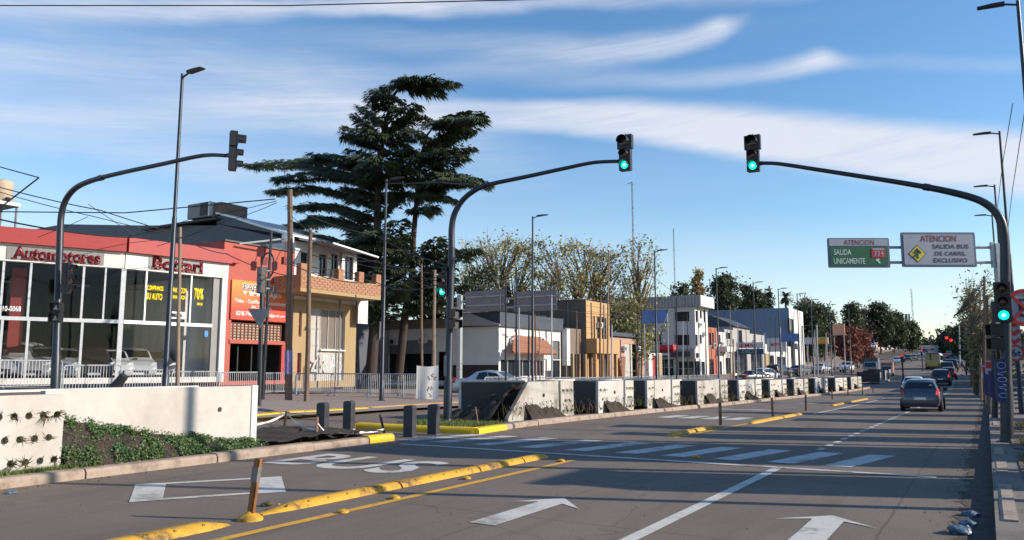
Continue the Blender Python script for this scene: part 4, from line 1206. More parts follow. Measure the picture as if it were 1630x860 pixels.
# white banner with black brush writing
a = ony(664, 582, 28.95); b = ony(698, 636, 28.95)
t = thing('banner', 'white cloth banner with black brush writing hung on the barriers', 'banner', (a.x, 28.95, b.z))
w, h = b.x-a.x, a.z-b.z
mb = MB(); vs = []; n = 10
for j in range(9):
    for i in range(n+1):
        u, v = i/n, j/8; vs.append((u*w, -.06*math.sin(u*9+v)*(.4+v*.6)-.03, h*(1-v)-(.05*math.sin(u*3.14) if j == 0 else 0)))
fs = [(j*(n+1)+i, j*(n+1)+i+1, (j+1)*(n+1)+i+1, (j+1)*(n+1)+i) for j in range(8) for i in range(n)]
bm0 = mat('white_banner_cloth', (.78,.77,.75), .85, 0, .06, 6, .2); t_ = bm0.node_tree; tn_ = t_.nodes.new('ShaderNodeBsdfTranslucent'); tn_.inputs[0].default_value = (.8,.79,.77,1); mx_ = t_.nodes.new('ShaderNodeMixShader'); mx_.inputs[0].default_value = .5
t_.links.new(t_.nodes['Principled BSDF'].outputs[0], mx_.inputs[1]); t_.links.new(tn_.outputs[0], mx_.inputs[2]); t_.links.new(mx_.outputs[0], t_.nodes['Material Output'].inputs[0])
mb.add(vs, fs); mb.build('cloth', bm0, t, recalc=False)
m_ink = mat('black_ink', (.03,.03,.035), .8)
mb = MB()
for k, (u0, v0) in enumerate([(.62,.62),(.78,.7),(.9,.62),(.6,.3),(.75,.32),(.68,.12)]):
    pts = [((u0+.07*math.sin(q*1.3+k))*w, -.12, (v0+.13*(q/5-.5))*h) for q in range(6)]
    mb.tube(pts, .012, 4)
    pts = [((u0+.09*(q/5-.5))*w, -.12, (v0+.05*math.cos(q+k))*h) for q in range(6)]; mb.tube(pts, .011, 4)
mb.build('brush_writing', m_ink, t)

# ------------------------------------------------------------------ gantry signs
m_sgreen = mat('green_sign_face', (.006,.095,.045), .5, 0, .1, 3); m_swhite = mat('white_sign_face', (.30,.32,.38), .5, 0, .05, 3)  # white face darkened to blue-grey to stand for its shade
m_sred = mat('maroon_lettering', (.16,.015,.03), .6); m_snavy = mat('navy_lettering', (.012,.015,.05), .6); m_syel = mat('yellow_sign_face', (.55,.52,.03), .5, 0, .08, 4)
m_sframe = mat('blue_grey_sign_edge', (.1,.13,.19), .5, .2, .1, 4); m_sletw = mat('white_lettering', (.45,.55,.5), .6)
m_redpl = mat('crimson_route_plate', (.45,.02,.05), .5)
YG = 40.0; DG_ = 34.5; q_ = onD(1606, 640, DG_); xb, YG = q_.x, q_.y; zb = G(xb, YG)+.12
t = thing('sign_gantry', 'cantilever steel gantry over the right lanes carrying two warning signs', 'sign gantry', (xb, YG, zb), YAW)
GN = Vector((-math.sin(YAW), math.cos(YAW), 0)); GU = Vector((math.cos(YAW), math.sin(YAW), 0)); GB = Vector((xb, YG, zb))
def g(px, py):
    d = ray(px, py); v = CAM+d*((GB-CAM).dot(GN)/d.dot(GN))-GB; return v.dot(GU), v.z
mb = MB(); zt = g(1606, 388)[1]; mb.box(-.14, .14, -.14, .14, 0, zt); mb.build('post', m_galv, t)
x0 = g(1318, 394)[0]
for py in (394, 418):
    z = g(1500, py)[1]; mb = MB(); mb.tube([(x0+.1, 0, z+.0), (-.1, 0, z)], .065, 8); mb.build('beam', m_galv, t)
mb = MB(); xx_ = g(1580, 400)[0]; mb.box(xx_-.08, xx_+.08, -.07, .07, g(1580, 426)[1], g(1580, 386)[1]); mb.build('strut', m_galv, t)
def rrect(u0, v0, u1, v1, r, n=4):
    out = []
    for cx_, cy_, a in ((u1-r, v0+r, -90), (u1-r, v1-r, 0), (u0+r, v1-r, 90), (u0+r, v0+r, 180)):
        for i in range(n+1): an = R(a+90*i/n); out.append((cx_+r*math.cos(an), cy_+r*math.sin(an)))
    return out
MG = Matrix(((1,0,0,0),(0,0,-1,0),(0,1,0,0),(0,0,0,1)))   # u->x, v->z, w->-y
def at_y(y): return Matrix.Translation((0, y, 0)) @ MG
def panel(parent, u0, v0, u1, v1, m, y0, y1, r=.06, name='sign_face'):
    mb = MB(); mb.prism(rrect(u0, v0, u1, v1, r), lambda a, b, e: (a, e, b), y0, y1); return mb.build(name, m, parent)
# left sign
sg = thing('road_sign', 'green and white sign reading ATENCION SALIDA UNICAMENTE hung on the gantry', 'road sign', (xb, YG, zb), YAW)
u0, v0 = g(1317, 427); u1, v1 = g(1412, 380); k = (v1-v0)/47
panel(sg, u0, v0, u1, v1, m_sframe, -.16, -.10); panel(sg, u0+.09, v0+.09, u1-.09, v1-.05-12*k, m_sgreen, -.175, -.161, .03); panel(sg, u0+.06, v1-12.5*k, u1-.06, v1-.05, m_swhite, -.175, -.161, .03)
pt = lambda px, py: g(px, py)
def word(parent, s, px0, py0, px1, py1, m, y=-.18, off=.012):
    a_, b_ = g(px0, py1), g(px1, py0); return text_mesh(s, (a_[0], a_[1], b_[0], b_[1]), at_y(y), m, 'lettering', parent, .004, off)
word(sg, 'ATENCION', 1341, 383, 1388, 391, m_sred); word(sg, 'SALIDA', 1325, 398, 1352, 407, m_sletw); word(sg, 'UNICAMENTE', 1325, 412, 1374, 421, m_sletw)
a_, b_ = g(1385, 411), g(1405, 396); panel(sg, a_[0], a_[1], b_[0], b_[1], m_redpl, -.19, -.176, .05, 'route_plate')
a_, b_ = g(1386, 399), g(1404, 396.5); panel(sg, a_[0], a_[1], b_[0], b_[1], m_swhite, -.196, -.191, .02, 'route_plate')
word(sg, '334', 1388, 401, 1403, 408, m_swhite, -.196)
c = g(1395, 417); mb = MB(); mb.prism([(c[0]-.1,c[1]+.1),(c[0]+.08,c[1]+.12),(c[0]+.03,c[1]+.04),(c[0]+.12,c[1]-.08),(c[0]+.04,c[1]-.1),(c[0]-.03,c[1]-.01),(c[0]-.1,c[1]+.03)], lambda a, b, e: (a, e, b), -.185, -.177); mb.build('arrow_mark', m_sletw, sg)
sw = thing('road_sign', 'large white sign reading ATENCION SALIDA BUS DE CARRIL EXCLUSIVO with a yellow diamond', 'road sign', (xb, YG, zb), YAW)
u0, v0 = g(1434, 426); u1, v1 = g(1548, 371)
panel(sw, u0, v0, u1, v1, m_sframe, -.16, -.10); panel(sw, u0+.1, v0+.1, u1-.1, v1-.1, m_swhite, -.175, -.161, .04)
word(sw, 'ATENCION', 1462, 376, 1518, 386, m_sred, off=.02); word(sw, 'SALIDA BUS', 1481, 390, 1538, 397, m_snavy, off=.022); word(sw, 'DE CARRIL', 1485, 401.5, 1534, 408, m_snavy, off=.022); word(sw, 'EXCLUSIVO', 1483, 412, 1536, 419, m_snavy, off=.022)
c = g(1457, 405); rd = (g(1471, 405)[0]-c[0])
mb = MB(); mb.prism([(c[0]-rd,c[1]),(c[0],c[1]-rd),(c[0]+rd,c[1]),(c[0],c[1]+rd)], lambda a, b, e: (a, e, b), -.185, -.176); mb.build('diamond_edge', m_snavy, sw)
rd *= .9; mb = MB(); mb.prism([(c[0]-rd,c[1]),(c[0],c[1]-rd),(c[0]+rd,c[1]),(c[0],c[1]+rd)], lambda a, b, e: (a, e, b), -.19, -.186); mb.build('diamond_face', m_syel, sw)
q = rd/10; mb = MB()
for poly in ([(-1,-6),(1,-6),(1,3),(-1,3)], [(-5,1),(0,7),(5,1),(3.5,-.2),(0,3.4),(-3.5,-.2)], [(-4.5,-5),(-1,-1.5),(-1,1),(-5.5,-3.6)]):
    mb.prism([(c[0]+a*q, c[1]+b*q) for a, b in poly], lambda a, b, e: (a, e, b), -.196-.002*len(poly), -.191)
mb.build('merge_arrow', m_snavy, sw)
# the opposite gantry: backs of two signs
YO = 43.
xo = ony(806, 470, YO).x; zo = G(xo, YO)
t = thing('sign_gantry', 'grey steel gantry over the left carriageway seen from behind', 'sign gantry', (ony(736,480,YO).x-.2, YO, G(-30, YO)))
bx0 = ony(736, 480, YO).x-.2; bz0 = G(-30, YO)
def g2(px, py): v = ony(px, py, YO); return v.x-bx0, v.z-bz0
mb = MB(); mb.box(-.14, .14, -.14, .14, 0, g2(736, 470)[1]); mb.build('post', m_galv, t)
for py in (476, 490):
    z = g2(800, py)[1]; mb = MB(); mb.tube([(0,.1,z),(g2(882,476)[0],.1,z)], .06, 8); mb.build('beam', m_galv, t)
m_sback = mat('weathered_sign_back', (.22,.19,.2), .6, .2, .15, 2, .05)
for (a0, b0, a1, b1, lab) in ((740,497,804,461,'plain grey back of the left sign on the opposite gantry'),(818,497,886,461,'plain grey back of the right sign on the opposite gantry')):
    s_ = thing('road_sign', lab, 'road sign', (bx0, YO, bz0), 0, 'backs of the signs on the opposite gantry')
    u0, v0 = g2(a0, b0); u1, v1 = g2(a1, b1)
    panel(s_, u0, v0, u1, v1, m_sback, .02, .035, .03, 'sign_plate')
    for vv in (.3, .72):
        mb = MB(); mb.box(u0+.08, u1-.1, -.03, .019, v0+(v1-v0)*vv-.04, v0+(v1-v0)*vv+.04); mb.build('stiffener', m_galv, s_)
    mb = MB(); mb.box(u1-.35, u1-.28, -.05, -.031, v0+.1, v1-.2); mb.build('stiffener', m_galv, s_)
# blue banners on posts
m_bluesign = mat('blue_sign_back', (.13,.22,.48), .55, 0, .2, 1.5)
def flat_sign(px0, py0, px1, py1, Y, m, lab, th=.06, legs=True, name='road_sign', cat='road sign', texts=(), slant=0, legm=m_galv):
    a = ony(px0, py1, Y); b = ony(px1, py0, Y)
    bz = G(a.x, Y); t = thing(name, lab, cat, (a.x, Y, bz))
    w, z0, z1 = b.x-a.x, a.z-bz, b.z-bz
    mb = MB(); mb.prism([(0,z0),(w-slant,z0),(w,z1),(0,z1)], lambda p, q, e: (p, e, q), 0, th); mb.build('sign_face', m, t)
    mb = MB(); mb.box(-.02, w-slant*.3+.02, .001+th, th+.05, z0-.02, z0+.06); mb.box(-.02, w+.0, .001+th, th+.05, z1-.06, z1+.02); mb.build('sign_frame', m_grey, t)
    if legs:
        for u in (.08, .92): mb = MB(); mb.tube([(w*u, .12, 0), (w*u, .12, z1-.05)], .05, 6); mb.build('leg', legm, t)
    for s, q0, r0, q1, r1, mm in texts:
        c0 = ony(q0, r1, Y); c1 = ony(q1, r0, Y)
        text_mesh(s, (c0.x-a.x, c0.z-bz, c1.x-a.x, c1.z-bz), Matrix.Translation((0, -.001, 0)) @ MG, mm, 'lettering', t, .012, .015)
    return t
flat_sign(1021, 493, 1065, 515, 60, m_bluesign, 'blue sign seen edge-worn from behind, left of the three-storey building', slant=.5)
flat_sign(1241, 531, 1272, 544, 92, m_bluesign, 'farther blue sign on posts before the blue-grey block')
# wire gantry frame
a = ony(1277, 519, 96); b = ony(1300, 519, 96); bz = G(a.x, 96)
t = thing('steel_portal', 'thin grey steel portal left of the dark trees', 'portal', (a.x, 96, bz))
mb = MB(); h = a.z-bz; w = b.x-a.x; mb.tube([(0,0,0),(0,0,h),(w,0,h+.05),(w*.93,0,0)], .09, 6); mb.build('frame', m_galv, t)

# ------------------------------------------------------------------ right side signs and posts
m_signred = mat('red_sign_ring', (.42,.02,.025), .5, 0, .1, 5)
def disc_sign(px, py, rp, Y, lab, inner):
    c = ony(px, py, Y); r = rp*(c-CAM).dot(FW)/FPX
    bz = G(c.x, Y)+.12
    t = thing('road_sign', lab, 'road sign', (c.x, Y, bz), YAW*.8); z = c.z-bz
    mb = MB(); mb.lathe([(r, 0), (r, .02), (0, .021)], (0, .0, z), 36, 'y'); mb.build('sign_plate', m_swhite, t)
    mb = MB(); K_ = 40; vs = []
    for q in range(K_):
        an = q*2*math.pi/K_
        for rr, y in ((r, -.002), (r*.8, -.002), (r*.8, -.012), (r, -.012)): vs.append((math.cos(an)*rr, y, z+math.sin(an)*rr))
    mb.add(vs, [(q*4+i, q*4+(i+1)%4, ((q+1)%K_)*4+(i+1)%4, ((q+1)%K_)*4+i) for q in range(K_) for i in range(4)]); mb.build('red_ring', m_signred, t)
    inner(t, r, z)
    return t
def ns(t, r, z):
    mb = MB()
    for k, u in enumerate((-.28, 0, .28)): mb.box(-.3*r, .35*r, -.010, -.0021, z+u*r*1.5-.06*r, z+u*r*1.5+.06*r)
    mb.box(-.3*r, -.15*r, -.0105, -.0022, z-.48*r, z+.48*r); mb.build('letter_mark', m_snavy, t)
    for s in (-1, 1):
        mb = MB(); mb.box(-r*.82, r*.82, -.019-.003*s, -.0125, -.075*r, .075*r, Matrix.Translation((0,0,z)) @ Matrix.Rotation(R(45*s), 4, 'Y')); mb.build('diagonal_bar', m_signred, t)
LY = lamp_spots['nearest street lamp at the right edge of the photo'][1]
disc_sign(1631, 490, 30, LY-.25, 'round red-ringed no stopping sign with crossed bars at the right edge', ns)
def nt_(t, r, z): text_mesh('6t', (-.55*r, z-.45*r, .6*r, z+.45*r), at_y(-.003), m_snavy, 'lettering', t, .01, .01)
disc_sign(1617, 562, 13, LY-.24, 'small white round sign reading 6t below the no stopping sign', nt_)
# chevron marks on a plate
c = ony(1614, 532, LY-.1); t = thing('chevron_plate', 'narrow red and white chevron plate between the two round signs', 'road sign', (c.x, LY-.1, G(c.x, LY)+.12)); z = c.z-G(c.x, LY)-.12
mb = MB(); mb.box(-.14, .14, 0, .02, z-.35, z+.35); mb.build('sign_plate', m_swhite, t)
mb = MB()
for k in range(3):
    for s in (-1, 1): mb.box(-.16, .02, -.012-.002*s, -.001, -.045, .045, Matrix.Translation((0,0,z-.22+.22*k)) @ Matrix.Scale(s, 4, (1,0,0)) @ Matrix.Rotation(R(40), 4, 'Y'))
mb.build('chevron', m_signred, t)
rp_ = [ # posts at the right: base px,row, top px,row, radius, material, label
 (1572,640,1571,470,.07,m_wood,'dark timber pole behind the right signals',30.5,0),
 (1583,655,1581,480,.1,m_black,'black post left of the right traffic light pole',27,1),
 (1578,640,1579,560,.05,m_galv2,'short pale post near the right kerb',29,0),
 (1550,600,1549,470,.12,m_wood,'tall bare timber pole farther along the right kerb',62,0),
 (1545,596,1544,485,.11,m_wood,'timber pole beyond the bare one on the right',78,0),
 (1538,590,1537,507,.12,m_wood,'distant timber pole on the right with a crossarm',110,0),
 (1528,585,1527,517,.14,m_galv2,'distant pale pole right of the dark crown',150,0),
 (1566,620,1567,440,.08,m_wood,'timber pole beside the two red lights',42,0),
 (1560,612,1560,462,.07,m_woodl,'thin pale pole next to the leafless tree',48,0)]
for bx_, by_, tx, ty, r, m, lab, D, bl in rp_:
    o, b_, v_ = post(bx_, by_, tx, ty, r, m, lab, D=D, group='poles along the right pavement')
    if bl or D in (29, 30.5):
        mb = MB(); mb.tube([(0,0,.7),(0,0,1.6)], r*1.1, 12); mb.build('painted_band', m_blue, o)
# small red and white sign cluster
for px, py, lab in ((1576,585,'little red and white sign low on the right pavement, nearer'),(1570,592,'little red and white sign low on the right pavement, farther')):
    c = ony(px, py, 34 if px > 1572 else 38); t = thing('road_sign', lab, 'road sign', (c.x, c.y, G(c.x, c.y)+.12)); z = c.z-t.location.z
    mb = MB(); mb.box(-.16, .16, 0, .02, z-.25, z+.25); mb.build('sign_plate', m_swhite, t)
    mb = MB(); mb.box(-.13, .13, -.01, -.001, z-.03, z+.2); mb.build('red_mark', m_signred, t)
    mb = MB(); mb.tube([(0,.04,0),(0,.04,z+.2)], .03, 6); mb.build('pole', m_galv2, t)
# pole whose thin shadow crosses the foreground
post_w = MB(); post_w.tube([(0,0,0),(0,0,7.1)], [.11,.08], 10); o = post_w.build('utility_pole', m_wood, smooth=True); o.location = (2.9, 12.05, .12); tag(o, 'timber pole just outside the right edge whose thin shadow crosses the near lanes', 'pole')

post_w = MB(); post_w.tube([(0,0,0),(0,0,9.8)], [.14,.1], 10); o = post_w.build('utility_pole', m_wood, smooth=True); o.location = (4.4, 15.8, .12); tag(o, 'taller timber pole outside the right edge whose shadow falls on the long white wall', 'pole')
# ------------------------------------------------------------------ overhead wires
def wire(pts, sag, lab, r=.014):
    P_ = [onD(*p) for p in pts]; out = []
    for a, b in zip(P_, P_[1:]):
        n = 12
        for i in range(n+(b is P_[-1])):
            u = i/n; out.append(a.lerp(b, u)-Vector((0,0,sag*4*u*(1-u))))
    mb = MB(); mb.tube(out, r, 4, False); o = mb.build('overhead_cable', m_wire, recalc=False); tag(o, lab, 'cable', 'overhead cables'); return o
wire([(-60,9,16),(460,9,15),(980,-4,14)], .0, 'cable crossing the very top of the sky', .012)
wire([(-40,255,30),(62,283,26)], 0, 'cable meeting the strut at the far left', .02)
wire([(62,283,26),(-5,335,26)], 0, 'oblique strut wire by the water tank', .03)
wire([(-20,293,30),(160,335,30),(352,392,38)], .05, 'upper cable sloping down over the showroom', .02)
wire([(-20,300,31),(150,345,32),(330,385,40)], .05, 'lower cable sloping down over the showroom', .016)
wire([(-20,337,30),(200,339,30),(438,317,29)], .0, 'nearly level cable ending at the thick brown pole', .022)
wire([(200,378,32),(300,350,31),(440,320,29)], .05, 'cable rising to the thick brown pole from the showroom roof', .013)
wire([(250,392,32),(360,352,31),(440,323,29)], .05, 'second cable rising to the thick brown pole', .013)
wire([(-20,345,28),(130,372,30),(240,378,33)], .05, 'thick cable low over the red fascia', .03)
wire([(288,378,25),(360,404,30),(462,440,31)], .1, 'cable from the pale pole past the orange shop', .018)
wire([(462,330,30),(600,375,34),(724,425,23)], .15, 'cable from the thick pole across the cedar', .016)
wire([(462,395,30),(600,415,32),(740,452,30),(1000,480,60)], .2, 'long cable running low towards the tan building', .018)
wire([(462,420,30),(600,450,32),(700,452,26)], .25, 'lower sagging cable before the balcony', .018)
wire([(465,345,30),(540,400,32),(690,436,38)], .1, 'cable passing the balcony roof edge', .014)
wire([(495,380,30),(620,428,34),(760,470,40),(1045,505,62)], .3, 'thin cable over the grey sign backs', .014)
wire([(617,292,32),(700,290,28),(752,293,23)], .02, 'short cable from the cedar to the bend of the median signal', .02)
wire([(600,455,32),(700,440,30),(735,445,30)], .1, 'cable crossing behind the median signal head', .014)
wire([(1612,165,19),(1596,260,24),(1585,355,30)], .0, 'slack cable hanging at the right lamp', .01)
wire([(1640,120,17),(1612,300,24),(1600,400,32)], .0, 'cable dropping along the right edge', .01)
wire([(1040,440,62),(1150,510,80),(1300,540,110)], .4, 'far cable dipping past the three-storey building', .02)
wire([(140,345,31),(112,358,31),(60,378,31)], 0, 'short crossing cable left of the arm', .012)
wire([(140,325,31),(170,345,31),(215,375,32)], 0, 'short cable dropping to the fascia', .012)
# ------------------------------------------------------------------ building helpers
Z3 = Vector((0, 0, 1))
def frame_m(o, u, n):
    """(s, w, z) -> local: s along the wall, w outward, z up"""
    return Matrix(((u.x, n.x, 0, o.x), (u.y, n.y, 0, o.y), (0, 0, 1, o.z), (0, 0, 0, 1)))
def wall(mb, F, L0, L1, z0, z1, ops, depth=.2):
    ss = sorted(set([L0, L1]+[v for a in ops for v in (a[0], a[2]) if L0 < v < L1])); zs = sorted(set([z0, z1]+[v for a in ops for v in (a[1], a[3]) if z0 < v < z1]))
    inside = lambda s, z: any(a[0] < s < a[2] and a[1] < z < a[3] for a in ops)
    for s0, s1 in zip(ss, ss[1:]):
        run = None
        for za, zb in zip(zs, zs[1:]):
            if not inside((s0+s1)/2, (za+zb)/2): mb.face([F @ Vector(p) for p in ((s0,0,za),(s1,0,za),(s1,0,zb),(s0,0,zb))])
    for a in ops:
        s0, s1, za, zb = max(a[0], L0), min(a[2], L1), max(a[1], z0), min(a[3], z1)
        for q in (((s0,0,za),(s0,-depth,za),(s0,-depth,zb),(s0,0,zb)), ((s1,0,za),(s1,0,zb),(s1,-depth,zb),(s1,-depth,za)), ((s0,0,zb),(s0,-depth,zb),(s1,-depth,zb),(s1,0,zb)), ((s0,0,za),(s1,0,za),(s1,-depth,za),(s0,-depth,za))):
            mb.face([F @ Vector(p) for p in q])
def window(parent, F, a, depth=.14, nx=2, nz=1, mf=m_frame, mp=m_pane, fr=.05, name='window', label=None, bars=True):
    s0, z0, s1, z1 = a[:4]; mb = MB()
    mb.box(s0, s1, -depth-.02, -depth+.03, z0, z0+fr, F); mb.box(s0, s1, -depth-.02, -depth+.03, z1-fr, z1, F)
    mb.box(s0, s0+fr, -depth-.02, -depth+.03, z0+fr, z1-fr, F); mb.box(s1-fr, s1, -depth-.02, -depth+.03, z0+fr, z1-fr, F)
    for i in range(1, nx): c = s0+(s1-s0)*i/nx; mb.box(c-fr/2, c+fr/2, -depth-.018, -depth+.028, z0+fr, z1-fr, F)
    for i in range(1, nz): c = z0+(z1-z0)*i/nz; mb.box(s0+fr, s1-fr, -depth-.016, -depth+.026, c-fr/2, c+fr/2, F)
    o = mb.build(name, mf, parent)
    if label: o['label'] = label
    if z0 > .6 and name == 'window' and s1-s0 > .5: mb = MB(); mb.box(s0-.07, s1+.07, .002, .09, z0-.08, z0-.005, F); mb.build('sill', m_conc_end, o)
    mb = MB(); mb.face([F @ Vector(p) for p in ((s0,-depth-.021,z0),(s1,-depth-.021,z0),(s1,-depth-.021,z1),(s0,-depth-.021,z1))])
    mb.build('pane', mp, o, recalc=False)
    return o
def shutter(parent, F, a, m, depth=.12, name='roller_shutter', n=None, label=None):
    s0, z0, s1, z1 = a[:4]; n = n or max(4, int((z1-z0)/.14)); mb = MB()
    for i in range(n):
        za, zb = z0+(z1-z0)*i/n, z0+(z1-z0)*(i+1)/n
        mb.face([F @ Vector(p) for p in ((s0,-depth,za),(s1,-depth,za),(s1,-depth+.02,(za+zb)/2),(s0,-depth+.02,(za+zb)/2))])
        mb.face([F @ Vector(p) for p in ((s0,-depth+.02,(za+zb)/2),(s1,-depth+.02,(za+zb)/2),(s1,-depth,zb),(s0,-depth,zb))])
    o = mb.build(name, m, parent, recalc=False)
    if label: o['label'] = label
    return o
class Bld:
    """block with a road face in the plane x=X0 (y from Y0 to Y1) and a camera face in the plane y=Y0 (x from X0-W to X0)"""
    def __init__(s, name, label, X0, pxs, W, top, cat='building', Y=None, z0=None, group=None, H=None):
        s.X0 = X0
        s.Y0 = Y[0] if Y else onx(pxs[0], 500, X0).y; s.Y1 = Y[1] if Y else onx(pxs[1], 500, X0).y
        s.z0 = (G(X0, s.Y0)+.1) if z0 is None else z0; s.W = W
        s.root = thing(name, label, cat, (X0, s.Y0, s.z0), 0, group)
        s.H = H if H else vert(0, top, X0, s.Y0)-s.z0
        s.L = s.Y1-s.Y0
        s.FR = frame_m(Vector((0,0,0)), Vector((0,1,0)), Vector((1,0,0))); s.FC = frame_m(Vector((-W,0,0)), Vector((1,0,0)), Vector((0,-1,0)))
    def r(s, px, py): v = onx(px, py, s.X0); return v.y-s.Y0, v.z-s.z0
    def c(s, px, py): v = ony(px, py, s.Y0); return v.x-s.X0+s.W, v.z-s.z0
    def rr(s, a): a0 = s.r(a[0], a[3]); a1 = s.r(a[2], a[1]); m = s.r((a[0]+a[2])/2, a[1])[1]; n = s.r((a[0]+a[2])/2, a[3])[1]; return (a0[0], max(n, 0), a1[0], m)
    def cc(s, a): a0 = s.c(a[0], a[3]); a1 = s.c(a[2], a[1]); return (a0[0], max(a0[1], 0), a1[0], a1[1])
    def walls(s, m, ro=(), co=(), mc=None, parapet=True, roofm=None, H=None, name='wall'):
        H = H or s.H; s.ro, s.co = list(ro), list(co); W, Ln = s.W, s.L
        mb = MB(); wall(mb, s.FR, 0, Ln, 0, H, s.ro); mb.build('front_wall', m, s.root, recalc=False)
        mb = MB(); wall(mb, s.FC, 0, W, 0, H, s.co)
        mb.build('side_wall', mc or m, s.root, recalc=False)
        mb = MB(); mb.face([(-W,0,0),(-W,0,H),(-W,Ln,H),(-W,Ln,0)]); mb.face([(-W,Ln,0),(-W,Ln,H),(0,Ln,H),(0,Ln,0)]); mb.build('rear_wall', mc or m, s.root, recalc=False)
        mb = MB(); h = H-(.35 if parapet else 0); mb.face([(-W,0,h),(0,0,h),(0,Ln,h),(-W,Ln,h)])
        if parapet:
            t = .18
            for q in ((-W,0,0,t),(-W,0,Ln-t,Ln),(-W,-W+t,t,Ln-t),(-t,0,t,Ln-t)):
                mb.face([(q[0],q[2],H),(q[1],q[2],H),(q[1],q[3],H),(q[0],q[3],H)])
            mb.face([(-W+t,t,h),(-t,t,h),(-t,t,H),(-W+t,t,H)]); mb.face([(-W+t,Ln-t,h),(-t,Ln-t,h),(-t,Ln-t,H),(-W+t,Ln-t,H)]); mb.face([(-t,t,h),(-t,Ln-t,h),(-t,Ln-t,H),(-t,t,H)]); mb.face([(-W+t,t,h),(-W+t,Ln-t,h),(-W+t,Ln-t,H),(-W+t,t,H)])
        mb.build('roof', roofm or m_roof, s.root, recalc=False)
    def fbox(s, F, a, w0, w1, name, m, parent=None, label=None):
        mb = MB(); mb.box(a[0], a[2], w0, w1, a[1], a[3], F); o = mb.build(name, m, parent or s.root)
        if label: o['label'] = label
        return o
    def text(s, F, a, body, m, parent=None, w=.02, off=.01):
        MT = F @ Matrix(((1,0,0,0),(0,0,1,0),(0,1,0,0),(0,0,0,1)))
        return text_mesh(body, a, MT, m, 'lettering', parent or s.root, w, off)

m_roof = mat('old_roof_membrane', (.12,.115,.11), .9, 0, .25, 1, .2)
m_roofd = mat('dark_metal_roof', (.045,.055,.075), .7, .1, .2, 2, .1, stretch=(8,.4,1))
m_orange = dirty('coral_red_wall', (.37,.09,.068), (.3,.1,.07), .45, .85, (1,1,.3), 1.2)
m_redf = dirty('red_fascia_paint', (.33,.038,.036), (.3,.05,.04), .5, .6, (1,1,.5), .6)
m_yelw = dirty('ochre_yellow_wall', (.33,.235,.12), (.3,.2,.1), .6, .85)
m_tan = dirty('tan_render', (.46,.27,.12), (.25,.15,.08), .5, .85, (1,1,.3), .8)
m_pink = dirty('pink_beige_render', (.38,.235,.18), (.28,.18,.13), .5, .85)
m_brick = mat('brick_red', (.22,.10,.06), .9, 0, .35, 5, .4, (.40,.21,.12))
m_mortar = mat('mortar', (.42,.33,.25), .95, 0, .15, 9)
m_shed = dirty('blue_grey_sheet_metal', (.075,.085,.115), (.05,.055,.07), .6, .6, (1,1,.1), 1.2, .1)
m_bluegrey = dirty('blue_grey_render', (.17,.22,.31), (.15,.18,.24), .5, .85, (1,1,.2), .4)
m_grw = dirty('grey_render', (.33,.32,.31), (.2,.18,.17), .6, .85)
m_blackp = mat('black_panel', (.02,.02,.022), .6, 0, .2, 2)
m_signw = mat('white_fascia_panel', (.60,.58,.55), .6, 0, .06, 2)
m_greys = mat('grey_sign_panel', (.22,.215,.21), .6, 0, .1, 2)
m_redlet = mat('dark_red_letters', (.13,.006,.01), .4, 0, .1, 8)
m_yellet = mat('yellow_vinyl', (.8,.62,.0), .5, 0, .05, 8)
m_whitelet = mat('white_vinyl', (.75,.75,.75), .5, 0, .05, 8)
m_tile = mat('clay_roof_tile', (.26,.10,.06), .85, 0, .4, 5, .2, (.45,.22,.14))
m_doorg = dirty('pale_grey_steel_door', (.40,.38,.35), (.2,.17,.14), .6, .7)
mt0_ = mat('brown_grey_fascia', (.14,.115,.10), .9, 0, .15, 1, .1)
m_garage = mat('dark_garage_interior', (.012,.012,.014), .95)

# ------------------------------------------------------------------ car showroom at the left
A0 = onD(0, 500, 33).xy; A1 = onD(193, 500, 35.7).xy; A2 = onD(350, 500, 39.5).xy; ZS = .93
dirA = (A1-A0).normalized(); A00 = A0-dirA*9
root = thing('car_showroom', 'glazed car showroom with a long red fascia and red lettering', 'building', (A1.x, A1.y, ZS))
def seg(a, b):
    u = (b-a).normalized(); o = Vector((a.x-A1.x, a.y-A1.y, 0)); return frame_m(o, Vector((u.x,u.y,0)), Vector((u.y,-u.x,0))), (b-a).length, a, u
FA, LA, _, uA = seg(A00, A1); FB, LB, _, uB = seg(A1, A2)
def spx(seg_, px, py):
    a, u = (A00, uA) if seg_ == 'A' else (A1, uB)
    d = ray(px, py); nrm = Vector((u.y, -u.x)); t = (Vector((a.x, a.y))-Vector((0,0))).dot(nrm)/Vector((d.x, d.y)).dot(nrm)
    p = CAM+d*t; return (Vector((p.x, p.y))-a).dot(u), p.z-ZS
for F, Ln, k in ((FA, LA, 'A'), (FB, LB, 'B')):
    zt = 6.62; zb = 5.93
    mb = MB(); mb.box(-.02 if k == 'A' else .01, Ln+(0 if k == 'A' else .35), -1.2, .35, zb+.02, zt, F); mb.build('fascia', m_redf, root)
    mb = MB(); mb.box(0, Ln-.01 if k == 'A' else Ln+.3, -.3, .12, 5.2, zb+.02-.003, F); mb.build('sign_band', m_signw, root)
    mb = MB(); mb.box(0, Ln, -.3, .05, 0, .26, F); mb.build('plinth', m_conc_end, root)
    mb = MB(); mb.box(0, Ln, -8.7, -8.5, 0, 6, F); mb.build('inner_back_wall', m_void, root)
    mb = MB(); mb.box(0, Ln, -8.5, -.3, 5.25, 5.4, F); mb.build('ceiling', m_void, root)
    mb = MB(); mb.box(0, Ln, -8.5, -.3, .0, .05, F); mb.build('inner_floor', m_pave, root)
